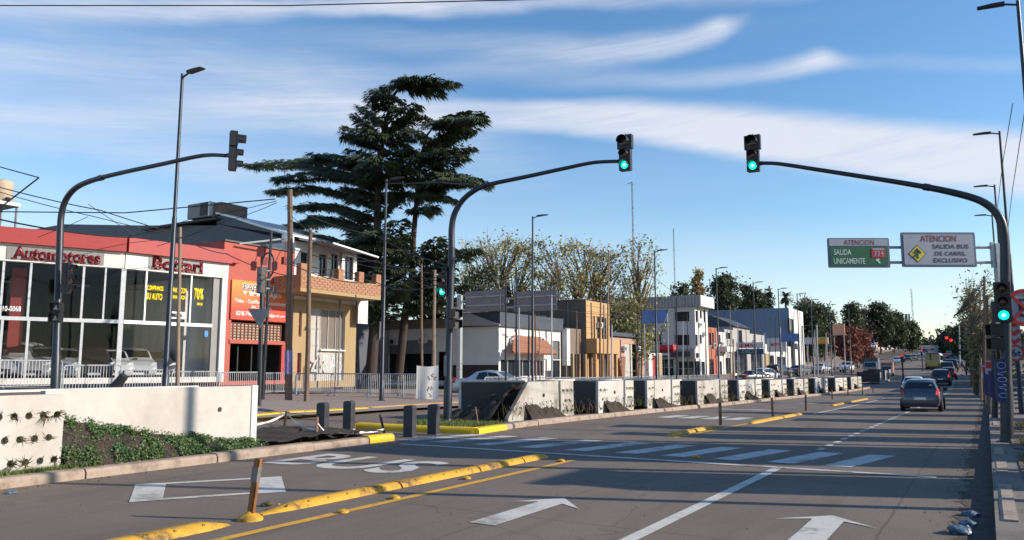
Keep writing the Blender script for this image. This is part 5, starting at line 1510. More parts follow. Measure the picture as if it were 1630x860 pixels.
mb = MB(); mb.box(LB-1.2, LB+.15, -8.4, -1.2, 0, 5.2, FB); mb.box(LB-.1, LB+.2, -1.2, -.15, 0, 6.6, FB); mb.build('end_wall', m_white, root)
mb = MB(); mb.box(LB-.02, LB+.27, -.14, .14, 0, 5.9, FB); mb.build('end_pillar', m_white, root)
mb = MB(); mb.box(LB-.42, LB-.03, -.13, .0, .26, 5.2, FB); mb.build('corner_pier', m_greys, root)
gz = glass('showroom_glass', (.82,.84,.85), .2)
ZM = 2.78
vA = [spx('A', p, 500)[0] for p in (-95, -40, 0, 44, 129, 164)]; vB = [spx('B', p, 470)[0] for p in (231, 303)]
lowA = [spx('A', p, 560)[0] for p in (-95, -40, 0, 42, 128)]
eB = LB-.43
def panes(F, edges, z0, z1, parent):
    for a, b in zip(edges, edges[1:]):
        mb = MB(); mb.face([F @ Vector(p) for p in ((a+.03,-.06,z0),(b-.03,-.06,z0),(b-.03,-.06,z1),(a+.03,-.06,z1))]); mb.build('pane', gz, parent, recalc=False)
def mull(F, s, z0, z1, w, nm='mullion', m=m_framew):
    mb = MB(); mb.box(s-w/2, s+w/2, -.1, .06, z0, z1, F); mb.build(nm, m, root)
eA = [0.05]+vA+[LA-.03]; panes(FA, eA, ZM+.08, 5.2, root); panes(FA, [0.05]+lowA+[LA-.03], .27, ZM-.08, root)
panes(FB, [.05]+vB+[eB], ZM+.08, 5.2, root); panes(FB, [.05, eB], .27, ZM-.08, root)
for s in vA[:-1]: mull(FA, s, ZM+.08, 5.2, .09)
mull(FA, vA[-1], ZM+.08, 5.2, .07)
for s in lowA: mull(FA, s, .27, ZM-.08, .1)
mull(FA, LA, .27, 5.2, .2)
for s in vB: mull(FB, s, ZM+.08, 5.2, .07)
mb = MB(); mb.box(0, LA-.11, -.1, .07, ZM-.08, ZM+.08, FA); mb.build('transom', m_framew, root)
mb = MB(); mb.box(.11, eB, -.1, .07, ZM-.08, ZM+.08, FB); mb.build('transom', m_framew, root)
# lettering boards
def brd(k, px0, py0, px1, py1, m, w0, w1, nm='sign_board', zz=None):
    F = FA if k == 'A' else FB; s0, z0 = spx(k, px0, py1); s1, z1 = spx(k, px1, py0); 
    if zz: z0, z1 = zz
    mb = MB(); mb.box(s0, s1, w0, w1, z0, z1, F); return mb.build(nm, m, root), (s0, z0, s1, z1)
brd('A', 9, 392, 166, 420, m_greys, .121, .15, zz=(5.28, 5.85)); brd('B', 234, 405, 322, 430, m_greys, .121, .15, zz=(5.28, 5.88))
def stext(k, body, px0, px1, z0, z1, m, w=.2, off=.045, ext=.05):
    F = FA if k == 'A' else FB; s0 = spx(k, px0, 430)[0]; s1 = spx(k, px1, 430)[0]
    MT = F @ Matrix(((1,0,0,0),(0,0,1,w-ext),(0,1,0,0),(0,0,0,1)))
    return text_mesh(body, (s0, z0, s1, z1), MT, m, 'lettering', root, ext, off)
def slab(k, word, px0, px1, z0, z1):
    """fat seriffed letters: each a bold glyph with slab feet"""
    o = stext(k, word, px0, px1, z0, z1, m_redlet, .19, .035, .03)
    F = FA if k == 'A' else FB; inv = F.inverted(); P = [inv @ v.co for v in o.data.vertices]; h = z1-z0; cnt = {}
    for p in P:
        if p.z < z0+.12*h: q = round(p.z, 3); cnt[q] = cnt.get(q, 0)+1
    base = max(cnt, key=cnt.get); us = sorted(p.x for p in P if abs(p.z-base) < .004); mb = MB(); grp = [[us[0]]]
    for u in us[1:]:
        if u-grp[-1][-1] < .085: grp[-1].append(u)
        else: grp.append([u])
    for g_ in grp: mb.box(g_[0]-.05, g_[-1]+.05, .155, .193, base-.004, base+.055, F)
    mb.build('letter_feet', m_redlet, o)['kind'] = 'stuff'
    return o
slab('A', 'Automotores', 19, 158, 5.3, 5.86); slab('B', 'Bottari', 240, 320, 5.3, 5.92)
stext('A', '4210-0068', -2, 38, *(spx('A',18,496)[1], spx('A',18,487)[1]), m_whitelet, -.02, .02, .012)
def wt(body, px0, py0, px1, py1, m): 
    s = stext('B', body, px0, px1, spx('B', (px0+px1)/2, py1)[1], spx('B', (px0+px1)/2, py0)[1], m, -.02, .03, .012)
wt('COMPRAMOS', 236, 455, 262, 463, m_yellet); wt('SU AUTO', 236, 467, 261, 478, m_yellet)
wt('FINANCIACION', 271, 458, 299, 467, m_yellet); wt('GARANTIZADA', 272, 470, 298, 477, m_yellet)
wt('70%', 311, 459, 326, 478, m_yellet); wt('ANUAL', 316, 482, 326, 487, m_yellet)
s0, z0 = spx('B', 271, 507); s1, z1 = spx('B', 296, 497); mb = MB(); mb.box(s0, s1, -.055, -.05, z0, z1, FB); mb.build('window_sticker', m_whitelet, root)
wt('PERMUTAS', 273, 499, 294, 505, m_snavy)
s0, z0 = spx('B', 325, 536); s1, z1 = spx('B', 331, 527); mb = MB(); mb.box(s0, s1, .01, .02, z0, z1, FB); mb.build('window_sticker', mat('blue_sticker', (.03,.2,.6), .5), root)
s0, z0 = spx('A', 15, 560); mb = MB(); mb.box(s0, s0+.55, -2.6, -2.1, 0, 5.2, FA); mb.build('red_column', m_redf, root)
mb = MB(); 
for i in range(5): mb.box(2+i*3.2, 3.4+i*3.2, -6, -5.7, 4.8, 4.9, FA)
mb.build('ceiling_panel', m_greys, root)['kind'] = 'stuff'

# ------------------------------------------------------------------ sheds and roofs behind the shops
YS = 41.
def yplane_prism(name, label, cat, pts, Y, depth, m, edge=None, group=None, sub='wall'):
    b = ony(pts[0][0], pts[0][1], Y); bx = b.x; bz = G(-40, Y)
    P_ = [(ony(px, py, Y).x-bx, ony(px, py, Y).z-bz) for px, py in pts]
    t = thing(name, label, cat, (bx, Y, bz), 0, group)
    poly = [(P_[0][0], 0)]+P_+[(P_[-1][0], 0)]
    mb = MB(); mb.prism(poly[::-1], lambda a, b, e: (a, e, b), 0, depth); mb.build(sub, m, t)
    if edge:
        mb = MB()
        for a, b in zip(P_, P_[1:]):
            if edge(a, b): mb.prism([(a[0], a[1]+.01), (b[0], b[1]+.01), (b[0], b[1]+.3), (a[0], a[1]+.3)], lambda p, q, e: (p, e, q), -.2, depth+.2)
        mb.build('roof_edge', m_framew, t)
    return t, bx, bz
t, bx, bz = yplane_prism('metal_shed', 'blue-grey sheet metal shed with a curved roof behind the shops', 'building',
    [(40,368),(100,357),(225,359),(345,359),(345,341),(370,347),(400,357),(430,366),(462,375),(468,390)], YS, 10, m_shed, None)
P_ = [(ony(px, py, YS).x-bx, ony(px, py, YS).z-bz) for px, py in [(345,341),(370,347),(400,357),(430,366),(464,376)]]
mb = MB()
for a, b in zip(P_, P_[1:]): mb.prism([a, b, (b[0], b[1]+.16), (a[0], a[1]+.16)], lambda p, q, e: (p, e, q), -.12, 10.1)
mb.build('roof_edge', m_framew, t)
# standing seams on the wall
for i in range(16):
    mb = MB(); x = 3+i*1.75; mb.box(x, x+.04, -.03, -.001, 0, 7.2+ (0 if i < 11 else -.4)); mb.build('wall_seam', m_shed, t)
def block(name, label, cat, px0, py0, px1, py1, Y, depth, m, base=None):
    a = ony(px0, py1, Y); b = ony(px1, py0, Y); t = thing(name, label, cat, (a.x, Y, a.z)); mb = MB(); mb.box(0, b.x-a.x, 0, depth, 0, b.z-a.z); mb.build('body', m, t); return t, b.x-a.x, b.z-a.z
t, w, h = block('roof_parapet', 'black flat parapet box in front of the curved roof', 'roof structure', 225, 349, 343, 363, YS-.5, 4, m_blackp)
t, w, h = block('rooftop_unit', 'grey boxy rooftop unit with a dark open middle', 'rooftop unit', 298, 321, 332, 349, YS-.4, 3.2, m_greys)
mb = MB(); mb.box(w*.62, w*.96, -.05, -.001, h*.08, h*.98); mb.build('dark_vent', m_blackp, t)
mb = MB(); mb.box(w+.01, w+.12, 0, 3.1, 0, h*1.02); mb.build('pale_side', m_framew, t); mb = MB(); mb.box(w+.121, w*1.42, .4, 3.0, 0, h*.95); mb.build('brown_side_box', mat('brown_grille', (.16,.12,.09), .8), t)
# water tank on its stand
p = onD(2, 326, 40); t = thing('water_tank', 'beige cylindrical water tank on a small white platform', 'water tank', (p.x, p.y, p.z))
mb = MB(); mb.lathe([(.45,.1),(.5,.16),(.5,1.15),(.46,1.22),(.2,1.3),(0,1.3)], (-.05,0,0), 18); mb.build('tank', mat('beige_tank', (.42,.33,.24), .8), t, smooth=True)
mb = MB(); mb.box(-1.2, .68, -.6, .6, -.08, .08); mb.build('platform', m_white, t)
mb = MB(); mb.lathe([(.1,.08),(.12,.3),(0,.3)], (.6,0,0), 8); mb.build('ball_valve', m_black, t)
mb = MB()
for x, y in ((-1,-.5),(.5,-.5),(-1,.5),(.5,.5)): mb.tube([(x,y,-.08),(x,y,-4.5)], .06, 6)
mb.build('stand', m_grey, t)['kind'] = 'stuff'

# ------------------------------------------------------------------ orange shop
b = Bld('red_shop', 'coral-red shop with a sloping-looking parapet and an orange signboard', -33.0, (352.5, 465), 7.5, 383, z0=.75)
op = b.rr((364, 516, 452, 606)); bt = b.rr((364, 512, 458, 606))
b.walls(m_orange, [bt], [])
sg_ = b.rr((365, 450, 459, 511)); 
mso = bpy.data.materials.new('orange_to_red_print'); mso.use_nodes = True; tt = mso.node_tree; bb = tt.nodes['Principled BSDF']; gd = tt.nodes.new('ShaderNodeTexCoord'); sx = tt.nodes.new('ShaderNodeSeparateXYZ'); mr = tt.nodes.new('ShaderNodeMapRange'); mm_ = tt.nodes.new('ShaderNodeMix'); mm_.data_type = 'RGBA'
tt.links.new(gd.outputs['Generated'], sx.inputs[0]); tt.links.new(sx.outputs[2], mr.inputs[0]); mr.inputs[1].default_value = .25; mr.inputs[2].default_value = .9
tt.links.new(mr.outputs[0], mm_.inputs['Factor']); mm_.inputs[6].default_value = (.6,.045,.02,1); mm_.inputs[7].default_value = (.8,.22,.03,1); tt.links.new(mm_.outputs[2], bb.inputs['Base Color']); bb.inputs['Roughness'].default_value = .5
sb = b.fbox(b.FR, sg_, .04, .1, 'sign_board', mso); sb['label'] = 'orange to red printed signboard'
w_, h_ = sg_[2]-sg_[0], sg_[3]-sg_[1]
def on(u0, v0, u1, v1): return (sg_[0]+w_*u0, sg_[1]+h_*v0, sg_[0]+w_*u1, sg_[1]+h_*v1)
bk = MB(); q = on(.17,.62,.85,.92); bk.box(q[0], q[2], .101, .106, q[1], q[3], b.FR); 
b.text(b.FR, on(.18,.74,.84,.93), 'PAPELERES', m_whitelet, sb, .112, .07); b.text(b.FR, on(.19,.75,.83,.92), 'PAPELERES', m_snavy, sb, .12, .0)
b.text(b.FR, on(.17,.60,.86,.74), 'Y EMBALAJES', m_whitelet, sb, .112, .03)
b.text(b.FR, on(.05,.43,.95,.53), 'Telas - Cotillon - Manualidades', m_whitelet, sb, .108, .01); b.text(b.FR, on(.33,.30,.68,.39), 'Art. Escolares', m_whitelet, sb, .108, .01)
b.text(b.FR, on(.08,.1,.36,.22), '6218-7163', m_whitelet, sb, .108, .025); b.text(b.FR, on(.45,.1,.93,.2), 'papeleres@gmail.com', m_whitelet, sb, .108, .01)
# lattice transom and dark doorway
la = b.rr((367, 516, 450, 542)); mb = MB()
for i in range(15): s = la[0]+(la[2]-la[0])*i/14; mb.box(s-.02, s+.02, -.14, -.11, la[1], la[3], b.FR)
for i in range(7): z = la[1]+(la[3]-la[1])*i/6; mb.box(la[0], la[2], -.108, -.08, z-.015, z+.015, b.FR)
mb.build('lattice', m_rust, b.root)['kind'] = 'stuff'
b.fbox(b.FR, (la[0], la[1], la[2], la[3]), -.2, -.17, 'transom_panel', mat('pale_curtain', (.45,.36,.3), .9), label='pale curtain behind the lattice')
b.fbox(b.FR, b.rr((364, 542, 452, 548)), -.18, .06, 'door_lintel', m_orange)
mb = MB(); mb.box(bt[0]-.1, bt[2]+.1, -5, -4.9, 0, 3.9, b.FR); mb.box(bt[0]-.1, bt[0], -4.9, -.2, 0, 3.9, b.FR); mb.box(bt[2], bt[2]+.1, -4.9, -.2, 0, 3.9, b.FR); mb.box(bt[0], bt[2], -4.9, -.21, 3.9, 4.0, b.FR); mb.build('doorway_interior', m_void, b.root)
for k in range(4): s = bt[0]+.7+k*.9; b.fbox(b.FR, (s, 0, s+.07, la[1]-.1), -.35, -.28, 'door_bar', m_black)
b.fbox(b.FR, b.rr((447, 545, 455, 606)), -.19, -.02, 'door_jamb', m_redf)
# wall lamps on brackets
for px in (409, 442):
    s, z = b.r(px, 418); mb = MB(); mb.tube([b.FR @ Vector((s+.5, .02, z+1.3)), b.FR @ Vector((s, .55, z+.2))], .025, 5); mb.box(s-.16, s+.16, .45, .65, z-.15, z+.25, b.FR); mb.build('wall_lamp', m_redlet, b.root)
mb = MB(); a = b.r(355, 383)[1]; mb.box(-.05, b.L, -.2, .1, b.H-.02, b.H+.06, b.FR); mb.build('coping', m_roof, b.root)
mb = MB(); r_ = b.rr((340, 400, 377, 418)); mb.box(r_[0], r_[2], .02, .3, r_[1], r_[3], b.FR); mb.build('red_sign_box', m_redf, b.root)
mb = MB(); s, z = b.r(375, 389); mb.tube([(.3, s, z), (1.4, s+2.2, z+.5)], .05, 5); mb.box(1.2, 1.6, s+2.0, s+2.5, z+.3, z+.7); mb.build('floodlight', m_framew, b.root)

# ------------------------------------------------------------------ house with the brick balcony
b = Bld('balcony_house', 'two-storey house with a brick balcony and yellow-framed garage door', -33.0, (466, 566), 7, 400, z0=.5)
b.H = vert(0, 402, -33, onx(566,500,-33).y)-b.z0
gd_ = b.rr((487, 492, 549, 606)); w1 = b.rr((474, 496, 480, 536)); w1b = b.rr((471, 562, 479, 606))
ups = [b.rr(q) for q in ((478,402,491,438),(507,405,521,440),(526,405,539,442),(548,409,563,446))]
b.walls(m_white, [gd_, w1, w1b]+ups, [], roofm=m_roof)
for u in ups: window(b.root, b.FR, u, .15, 2, 1)
window(b.root, b.FR, w1, .1, 1, 2, m_redf, m_redlet, label='narrow red window'); window(b.root, b.FR, w1b, .1, 1, 1, m_redf, m_redlet, name='door', label='narrow red door')
g_ = gd_; cut = g_[0]+(g_[2]-g_[0])*.36
b.fbox(b.FR, (g_[0], 0, cut-.02, g_[3]), -.16, -.1, 'garage_leaf', m_doorg); b.fbox(b.FR, (cut, 0, g_[2], g_[3]*.47), -.16, -.1, 'garage_leaf', m_doorg)
window(b.root, b.FR, (cut, g_[3]*.48, g_[2], g_[3]), .12, 3, 1, m_doorg, mat('frosted_garage_pane', (.14,.12,.1), .4), name='window', label='frosted panes over the garage door')
for k in range(5):
    z = .5+k*.95; b.fbox(b.FR, (g_[0]+.05, z, cut-.08, z+.06), -.099, -.07, 'door_rail', m_doorg)
zf = b.rr((466, 480, 566, 606))
yf = [(0, 0, g_[0]-.02, g_[3]+.35), (g_[2]+.02, 0, b.L, g_[3]+.35), (g_[0]-.02, g_[3]+.02, g_[2]+.02, g_[3]+.35)]
mb = MB(); wall(mb, frame_m(Vector((.05,0,0)), Vector((0,1,0)), Vector((1,0,0))), .001, b.L+.03, 0, g_[3]+.4, [g_, w1, w1b], .05)
mb.face([(0,b.L+.03,0),(.05,b.L+.03,0),(.05,b.L+.03,g_[3]+.4),(0,b.L+.03,g_[3]+.4)]); mb.build('yellow_surround', m_yelw, b.root, recalc=False)
b.text(frame_m(Vector((.055,0,0)), Vector((0,1,0)), Vector((1,0,0))), (g_[0]+.3, .9, g_[0]+1.6, 1.9), 'zik', m_doorg, b.root, .0, .01)
b.text(b.FR, (cut+.3, .9, cut+1.9, 1.9), 'RAS', m_framew, b.root, -.09, .0)
# balcony: every brick its own piece on the faces that show
XB = -30.9
pa = onx(478, 470, XB); pb_ = onx(606, 475, XB); yb0, yb1 = pa.y-b.Y0, pb_.y-b.Y0; ox = XB+33.0
zs0 = onx(571, 474, XB).z-b.z0; zs1 = zs0+.2; zp = onx(548, 446, XB).z-b.z0; zc = onx(548, 429, XB).z-b.z0
bal = MB(); bal.box(.0, ox, yb0, yb1, zs0, zs1); so = bal.build('balcony_slab', m_yelw, b.root)
mb = MB(); mb.box(ox-.12, ox-.012, yb0+.012, yb1-.012, zs1, zp); mb.box(.06, ox-.12, yb0+.012, yb0+.12, zs1, zp); par = mb.build('balcony_parapet', m_mortar, b.root)
piers = [yb0, yb0+(yb1-yb0)*.44, yb0+(yb1-yb0)*.70, yb1-.42]
for y in piers:
    mb = MB(); mb.box(ox-.36, ox-.002, y+.0, y+.42, zs1, zc); o = mb.build('balcony_pier', m_brick, b.root)
bm_ = MB(); bm_.box(0, .025, .01, .37, .01, .125); brick0 = None
nrow = int((zp-zs1)/.14); nb = 0; ncol = int((yb1-yb0)/.39)
for r0_ in range(nrow):
    for c0 in range(ncol):
        y = yb0+.02+c0*.39+(.19 if r0_ % 2 else 0)
        if y+.38 > yb1: continue
        if brick0 is None: brick0 = bm_.build('brick', m_brick, par); o = brick0
        else: o = brick0.copy(); COL.objects.link(o)
        o.location = (ox-.012+random.uniform(-.004,.006), y, zs1+r0_*.14); nb += 1
        if c0 < 5:
            o2 = brick0.copy(); COL.objects.link(o2); o2.location = (.1+c0*.39+(.1 if r0_ % 2 else 0), yb0+.012, zs1+r0_*.14); o2.rotation_euler = (0, 0, R(-90))
mb = MB()
for z in (zp+.2, zc-.12): mb.tube([(ox-.18, yb0+.2, z), (ox-.18, yb1-.1, z)], .025, 5)
mb.build('balcony_rail', m_black, b.root)['kind'] = 'stuff'
aw0 = onx(505, 388, -32.0); aw1 = onx(602, 408, XB+.5)
mb = MB(); mb.face([(0, aw0.y-b.Y0, aw0.z-b.z0+.2), (0, aw1.y-b.Y0, aw1.z-b.z0+.5), (ox+.5, aw1.y-b.Y0, aw1.z-b.z0-.05), (ox+.1, aw0.y-b.Y0, aw0.z-b.z0-.05)]); mb.build('awning', m_greys, b.root, recalc=False)
mb = MB(); mb.tube([(ox+.1, aw0.y-b.Y0, aw0.z-b.z0-.07), (ox+.5, aw1.y-b.Y0, aw1.z-b.z0-.07)], .07, 6); mb.build('awning_roll', m_framew, b.root)
mb = MB(); h = b.H; mb.face([(.7,-.4,h+.1),(.7,b.L+.5,h-.1),(-7,b.L+.5,h+1.5),(-7,-.4,h+1.7)]); mb.face([(.7,-.4,h-.02),(.7,b.L+.5,h-.22),(.7,b.L+.5,h-.1),(.7,-.4,h+.1)]); mb.build('eaves_roof', m_roofd, b.root, recalc=False)
# hanging white sign at the corner
a = onx(569, 515, -32.5); a2 = onx(585, 474, -32.5)
t = thing('hanging_sign', 'blank white upright sign projecting right of the balcony house', 'sign', (-32.5, a.y, a.z)); mb = MB(); mb.box(-.05, .05, 0, a2.y-a.y, 0, a2.z-a.z); mb.build('sign_face', m_signw, t)
mb = MB(); mb.tube([(0, .2, a2.z-a.z), (-.6, -.8, a2.z-a.z+.4)], .03, 5); mb.build('bracket', m_black, t)

# ------------------------------------------------------------------ long white building with the tiled shop
b = Bld('white_workshop', 'long low white building with dark garage bays and a tiled shop corner', -33.0, None, 22, 519, Y=(53, 63.6), z0=.35)
co = [b.cc((617, 541, 688, 606)), b.cc((575, 548, 606, 606)), b.cc((696, 560, 712, 606))]
wr = b.rr((797, 572, 866, 600)); d1 = b.rr((880, 543, 891, 606))
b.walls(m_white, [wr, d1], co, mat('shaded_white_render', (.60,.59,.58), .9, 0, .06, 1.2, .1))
for a in co[:2]:
    window(b.root, b.FC, (a[0], a[3]*.68, a[2], a[3]), .1, 1, 4, m_grey, m_grey, name='roller_box', label='half-raised grey shutter')
mb = MB()
for a in co: mb.box(a[0], a[2], -.9, -.8, 0, a[3], b.FC)
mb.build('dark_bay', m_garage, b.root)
a = b.cc((718, 581, 795, 606)); b.fbox(b.FC, (a[0], 0, b.W-.01, a[3]), .003, .02, 'dark_skirting', m_blackp)
f0 = b.cc((560, 497, 795, 519)); f1 = b.cc((728, 497, 795, 519)); b.fbox(b.FC, (f1[0], b.H-.02, b.W+.3, b.H+1.1), -.3, .3, 'dark_fascia', m_roofd); b.fbox(b.FC, (f0[0], b.H-.02, f1[0]-.01, b.H+.75), -.3, .3, 'brown_fascia', mt0_)
ga = [b.c(735,519), b.c(735,502), b.c(752,499), b.c(800,517), b.c(800,519)]
mb = MB(); mb.prism([(q[0], max(q[1], b.H)) for q in ga], lambda p, q_, e: tuple(b.FC @ Vector((p, e, q_))), .301, .5); mb.build('gable_panel', m_grw, b.root)
a = b.rr((792, 497, 905, 519)); b.fbox(b.FR, (.302, b.H-.015, b.L, b.H+1.09), -.28, .28, 'dark_fascia', m_roofd)
mb = MB(); mb.face([(-22,-.5,b.H+1.12),(.4,-.5,b.H+1.12),(.4,6,b.H+1.6),(-22,6,b.H+1.9)]); mb.build('grey_roof', mat('pale_sheet_roof', (.3,.29,.28), .7, 0, .15, 1.5, .1, stretch=(6,1,1)), b.root, recalc=False)
window(b.root, b.FR, wr, .1, 6, 1, m_framew, m_pane, .07, label='row of tall shop windows')
window(b.root, b.FR, (d1[0], d1[3]*.55, d1[2], d1[3]), .1, 1, 1, m_frame, mat('greyish_pane', (.13,.13,.13), .3)); window(b.root, b.FR, (d1[0], 0, d1[2], d1[3]*.54), .1, 2, 1, name='door')
b.fbox(b.FR, b.rr((794, 562, 868, 571)), .003, .12, 'white_lintel', m_white)
b.fbox(b.FR, b.rr((895, 524, 899.5, 582)), .003, .5, 'white_fin', m_white)
a = b.rr((793, 528, 836, 556)); pb2 = b.fbox(b.FR, a, .003, .06, 'shop_sign', m_signw); b.text(b.FR, (a[0]+.4, a[1]+.9, a[2]-.6, a[3]-.25), 'Sol', m_ink, pb2, .065, .0)
b.fbox(b.FR, b.rr((868, 590, 879.5, 606)), .003, .03, 'dark_skirting', m_blackp)
# tiled lean-to roof: each tile its own piece
a0, a1 = b.r(795, 562), b.r(868, 533); y0_, y1_ = max(.02, a0[0]), b.r(867, 550)[0]; zlo, zhi = a0[1]+.05, b.r(825, 535)[1]
rt_ = MB(); rt_.face([(1.3,y0_,zlo-.03),(1.3,y1_,zlo-.03),(.05,y1_,zhi-.03),(.05,y0_+2.2,zhi-.03)]); ro_ = rt_.build('tiled_roof', m_tile, b.root, recalc=False)
tp = None; nr = 7
for r0_ in range(nr):
    u = r0_/nr; x = 1.3-(1.25)*u; z = zlo+(zhi-zlo)*u; ys = y0_+2.2*u; n = int((y1_-ys)/.32)
    for k in range(n):
        y = ys+k*.32
        if tp is None:
            mb = MB(); dz = (zhi-zlo)/nr*1.1; mb.tube([(0,.16,.0),(-1.25/nr*1.1,.16,dz)], .15, 6); tp = mb.build('roof_tile', m_tile, ro_); o = tp
        else: o = tp.copy(); COL.objects.link(o)
        o.location = (x, y, z-.08+random.uniform(0,.02))
# white parked car behind the barriers comes later

# tan building
b = Bld('tan_building', 'tan two-storey building with tall slit windows over a recessed ground floor', -33.0, (933, 970), 10, 478, z0=.3)
zo_ = b.r(945, 563)[1]; zm = b.r(945, 540)[1]
ro = [b.rr(q) for q in ((941,503,943,541),(945,503,947,541),(950,504,955,541),(958,505,961,541),(963,506,965,541))]
grd = [(b.L*.08, 0, b.L*.42, zo_-.05), (b.L*.5, 0, b.L*.95, zo_-.05)]
mt_ = mat('brown_side_render', (.17,.13,.10), .9, 0, .15, 1, .1)  # brown tone also stands for shade on the tan side wall
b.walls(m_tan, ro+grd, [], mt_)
for a in ro: window(b.root, b.FR, a, .12, 1, 1)
for a in grd: window(b.root, b.FR, a, 1.2, 2, 1, name='door')
mb = MB(); mb.box(.0, 1.1, 0, b.L, zo_, zm); mb.build('overhang', m_tan, b.root); 
for k in range(6): zz = zm+(b.H-zm)*(k+1)/7; b.fbox(b.FR, (0, zz, b.L, zz+.03), .003, .02, 'render_joint', mt_)
for k in range(4): mb = MB(); mb.box(.6, .9, b.L*(.02+.3*k), b.L*(.02+.3*k)+.3, 0, zo_); mb.build('column', m_tan, b.root)
b.fbox(b.FC, (0, b.H, b.W, b.H+.12), -.2, .05, 'coping', m_roof)
# brown garage volume between shop and tan building
b = Bld('brown_shopfront', 'low brown shopfront with yellow posts left of the tan building', -33.5, (899, 932), 8, 522, z0=.3)
gq = [(b.L*.08, 0, b.L*.3, 2.6), (b.L*.38, 0, b.L*.6, 2.6), (b.L*.68, 0, b.L*.92, 2.6)]
b.walls(mt_, gq, [])
for a in gq: window(b.root, b.FR, a, .12, 1, 1, mt_)
for k in range(4): mb = MB(); mb.box(.5, .75, b.L*(.03+.3*k), b.L*(.03+.3*k)+.25, 0, 2.6); mb.build('post', mt_ if k % 2 else m_yelw, b.root)  # brown posts put the shade of the recess into their colour
# pink building
b = Bld('pink_building', 'low pinkish building with a tall pale doorway and graffiti', -33.0, (971, 1031), 9, 537, z0=.3)
dq = b.rr((995, 548, 1014, 606)); b.walls(m_pink, [dq], [])
b.fbox(b.FR, (dq[0], 0, dq[0]+(dq[2]-dq[0])*.42, dq[3]), -.15, -.05, 'door', m_doorg); b.fbox(b.FR, (dq[0]+(dq[2]-dq[0])*.5, 0, dq[0]+(dq[2]-dq[0])*.62, dq[3]), -.15, -.05, 'door', m_doorg)
mb = MB(); mb.box(dq[0], dq[2], -.8, -.7, 0, dq[3], b.FR); mb.build('dark_bay', m_garage, b.root)
b.fbox(b.FR, b.rr((971, 531, 1031, 537)), -.3, .15, 'dark_parapet', m_roofd)
mb = MB(); a = b.r(985, 604); q = b.r(986, 575); mb.prism([(b.r(979,572)[0], b.r(979,572)[1]), (b.r(989,568)[0], b.r(989,568)[1]), (b.r(987,604)[0], 0), (b.r(984,604)[0], 0)], lambda p, q_, e: (e, p, q_), .02, .5); mb.build('leaning_board', mat('brown_board', (.2,.1,.06), .9), b.root)
# red and white little kiosk
b = Bld('small_kiosk', 'narrow white and red shopfront squeezed beside the pink building', -32.6, (1031, 1052), 7, 562, z0=.3)
dq = [b.rr((1039, 566, 1044, 606))]; b.walls(m_white, dq, [])
for a in dq: window(b.root, b.FR, a, .1, 1, 1, m_redf, m_redf, name='door', label='red door')
b.fbox(b.FR, b.rr((1048, 564, 1052, 606)), .01, .1, 'yellow_strip', m_yelw)

# ------------------------------------------------------------------ three-storey white building
b = Bld('three_storey_building', 'white three-storey building with a grey ribbed parapet and dark side windows', -33.0, (1106, 1126), 17, 484, z0=.5)
cw = [b.cc(q) for q in ((1074,496,1097,512),(1074,533,1097,550),(1040,530,1052,548))]
cg = [b.cc((1050, 571, 1072, 606)), b.cc((1080, 575, 1104, 606))]
rw = [b.rr(q) for q in ((1107.5,495,1110.5,513),(1114,495,1117,507),(1120,494,1123,513),(1107.5,533,1110.5,551),(1114,533,1117,547),(1107.5,562,1112,570))]
rg = [b.rr((1109,575,1114,606)), b.rr((1117,576,1122,606))]
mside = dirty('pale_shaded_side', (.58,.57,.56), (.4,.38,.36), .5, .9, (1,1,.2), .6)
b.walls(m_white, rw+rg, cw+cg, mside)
for a in cw: window(b.root, b.FC, a, .15, 3, 1)
for a in cg: window(b.root, b.FC, a, .15, 3, 2, m_framew)
for a in rw+rg: window(b.root, b.FR, a, .15, 1, 1)
zt = b.H; zz = vert(0, 470, -33, b.Y0)-b.z0
mb = MB(); mb.box(-b.W, .9, -.35, 0, zt-.35, zz); mb.box(.0, .9, 0, b.L+.3, zt-.35, zz); pr_ = mb.build('parapet', m_grw, b.root)
rib = None
for k in range(38):
    if rib is None: mb = MB(); mb.box(0, .07, -.05, 0, zt-.33, zz-.02); rib = mb.build('parapet_rib', m_framew, pr_); o = rib
    else: o = rib.copy(); COL.objects.link(o)
    o.location = (-b.W+.2+k*.465, -.35, 0)
mb = MB(); mb.box(.9, .95, -.2, b.L+.2, zt-.3, zz-.05); mb.build('parapet_face', m_signw, b.root)
z1_ = b.c(1080, 556)[1]; z2_ = b.c(1080, 572)[1]; b.fbox(b.FC, (2, z2_, b.W, z1_), .01, .5, 'grey_canopy', m_grw)
for k in range(4): s = b.c(1058+k*11, 560)[0]; b.fbox(b.FC, (s, z2_+.3, s+.8, z1_-.3), .501, .52, 'canopy_panel', m_frame)
# red awning
a = ony(1050, 566, b.Y0-3); a2 = ony(1072, 549, b.Y0-3); t = thing('red_awning', 'small bright red box awning left of the three-storey building', 'awning', (a.x, b.Y0-3, a.z))
mb = MB(); w = a2.x-a.x; h = a2.z-a.z; mb.prism([(0,.55*h),(w,.55*h),(w*.97,h),(w*.06,h)], lambda p, q, e: (p, e, q), 0, 1.5); mb.build('canopy', mat('red_canvas', (.55,.03,.05), .7), t)
mb = MB(); mb.box(0, w, .05, .3, .28*h, .54*h); mb.build('valance', mat('dark_red_canvas', (.2,.01,.02), .7), t); mb = MB(); mb.box(w*.1, w*.55, 0, .1, 0, .22*h); mb.build('notice', m_signw, t)
mb = MB(); mb.tube([(0,1.4,h*.3),(0,1.4,-3.8)], .06, 6); mb.tube([(w,1.4,h*.3),(w,1.4,-3.8)], .06, 6); mb.build('leg', m_black, t)['kind'] = 'stuff'

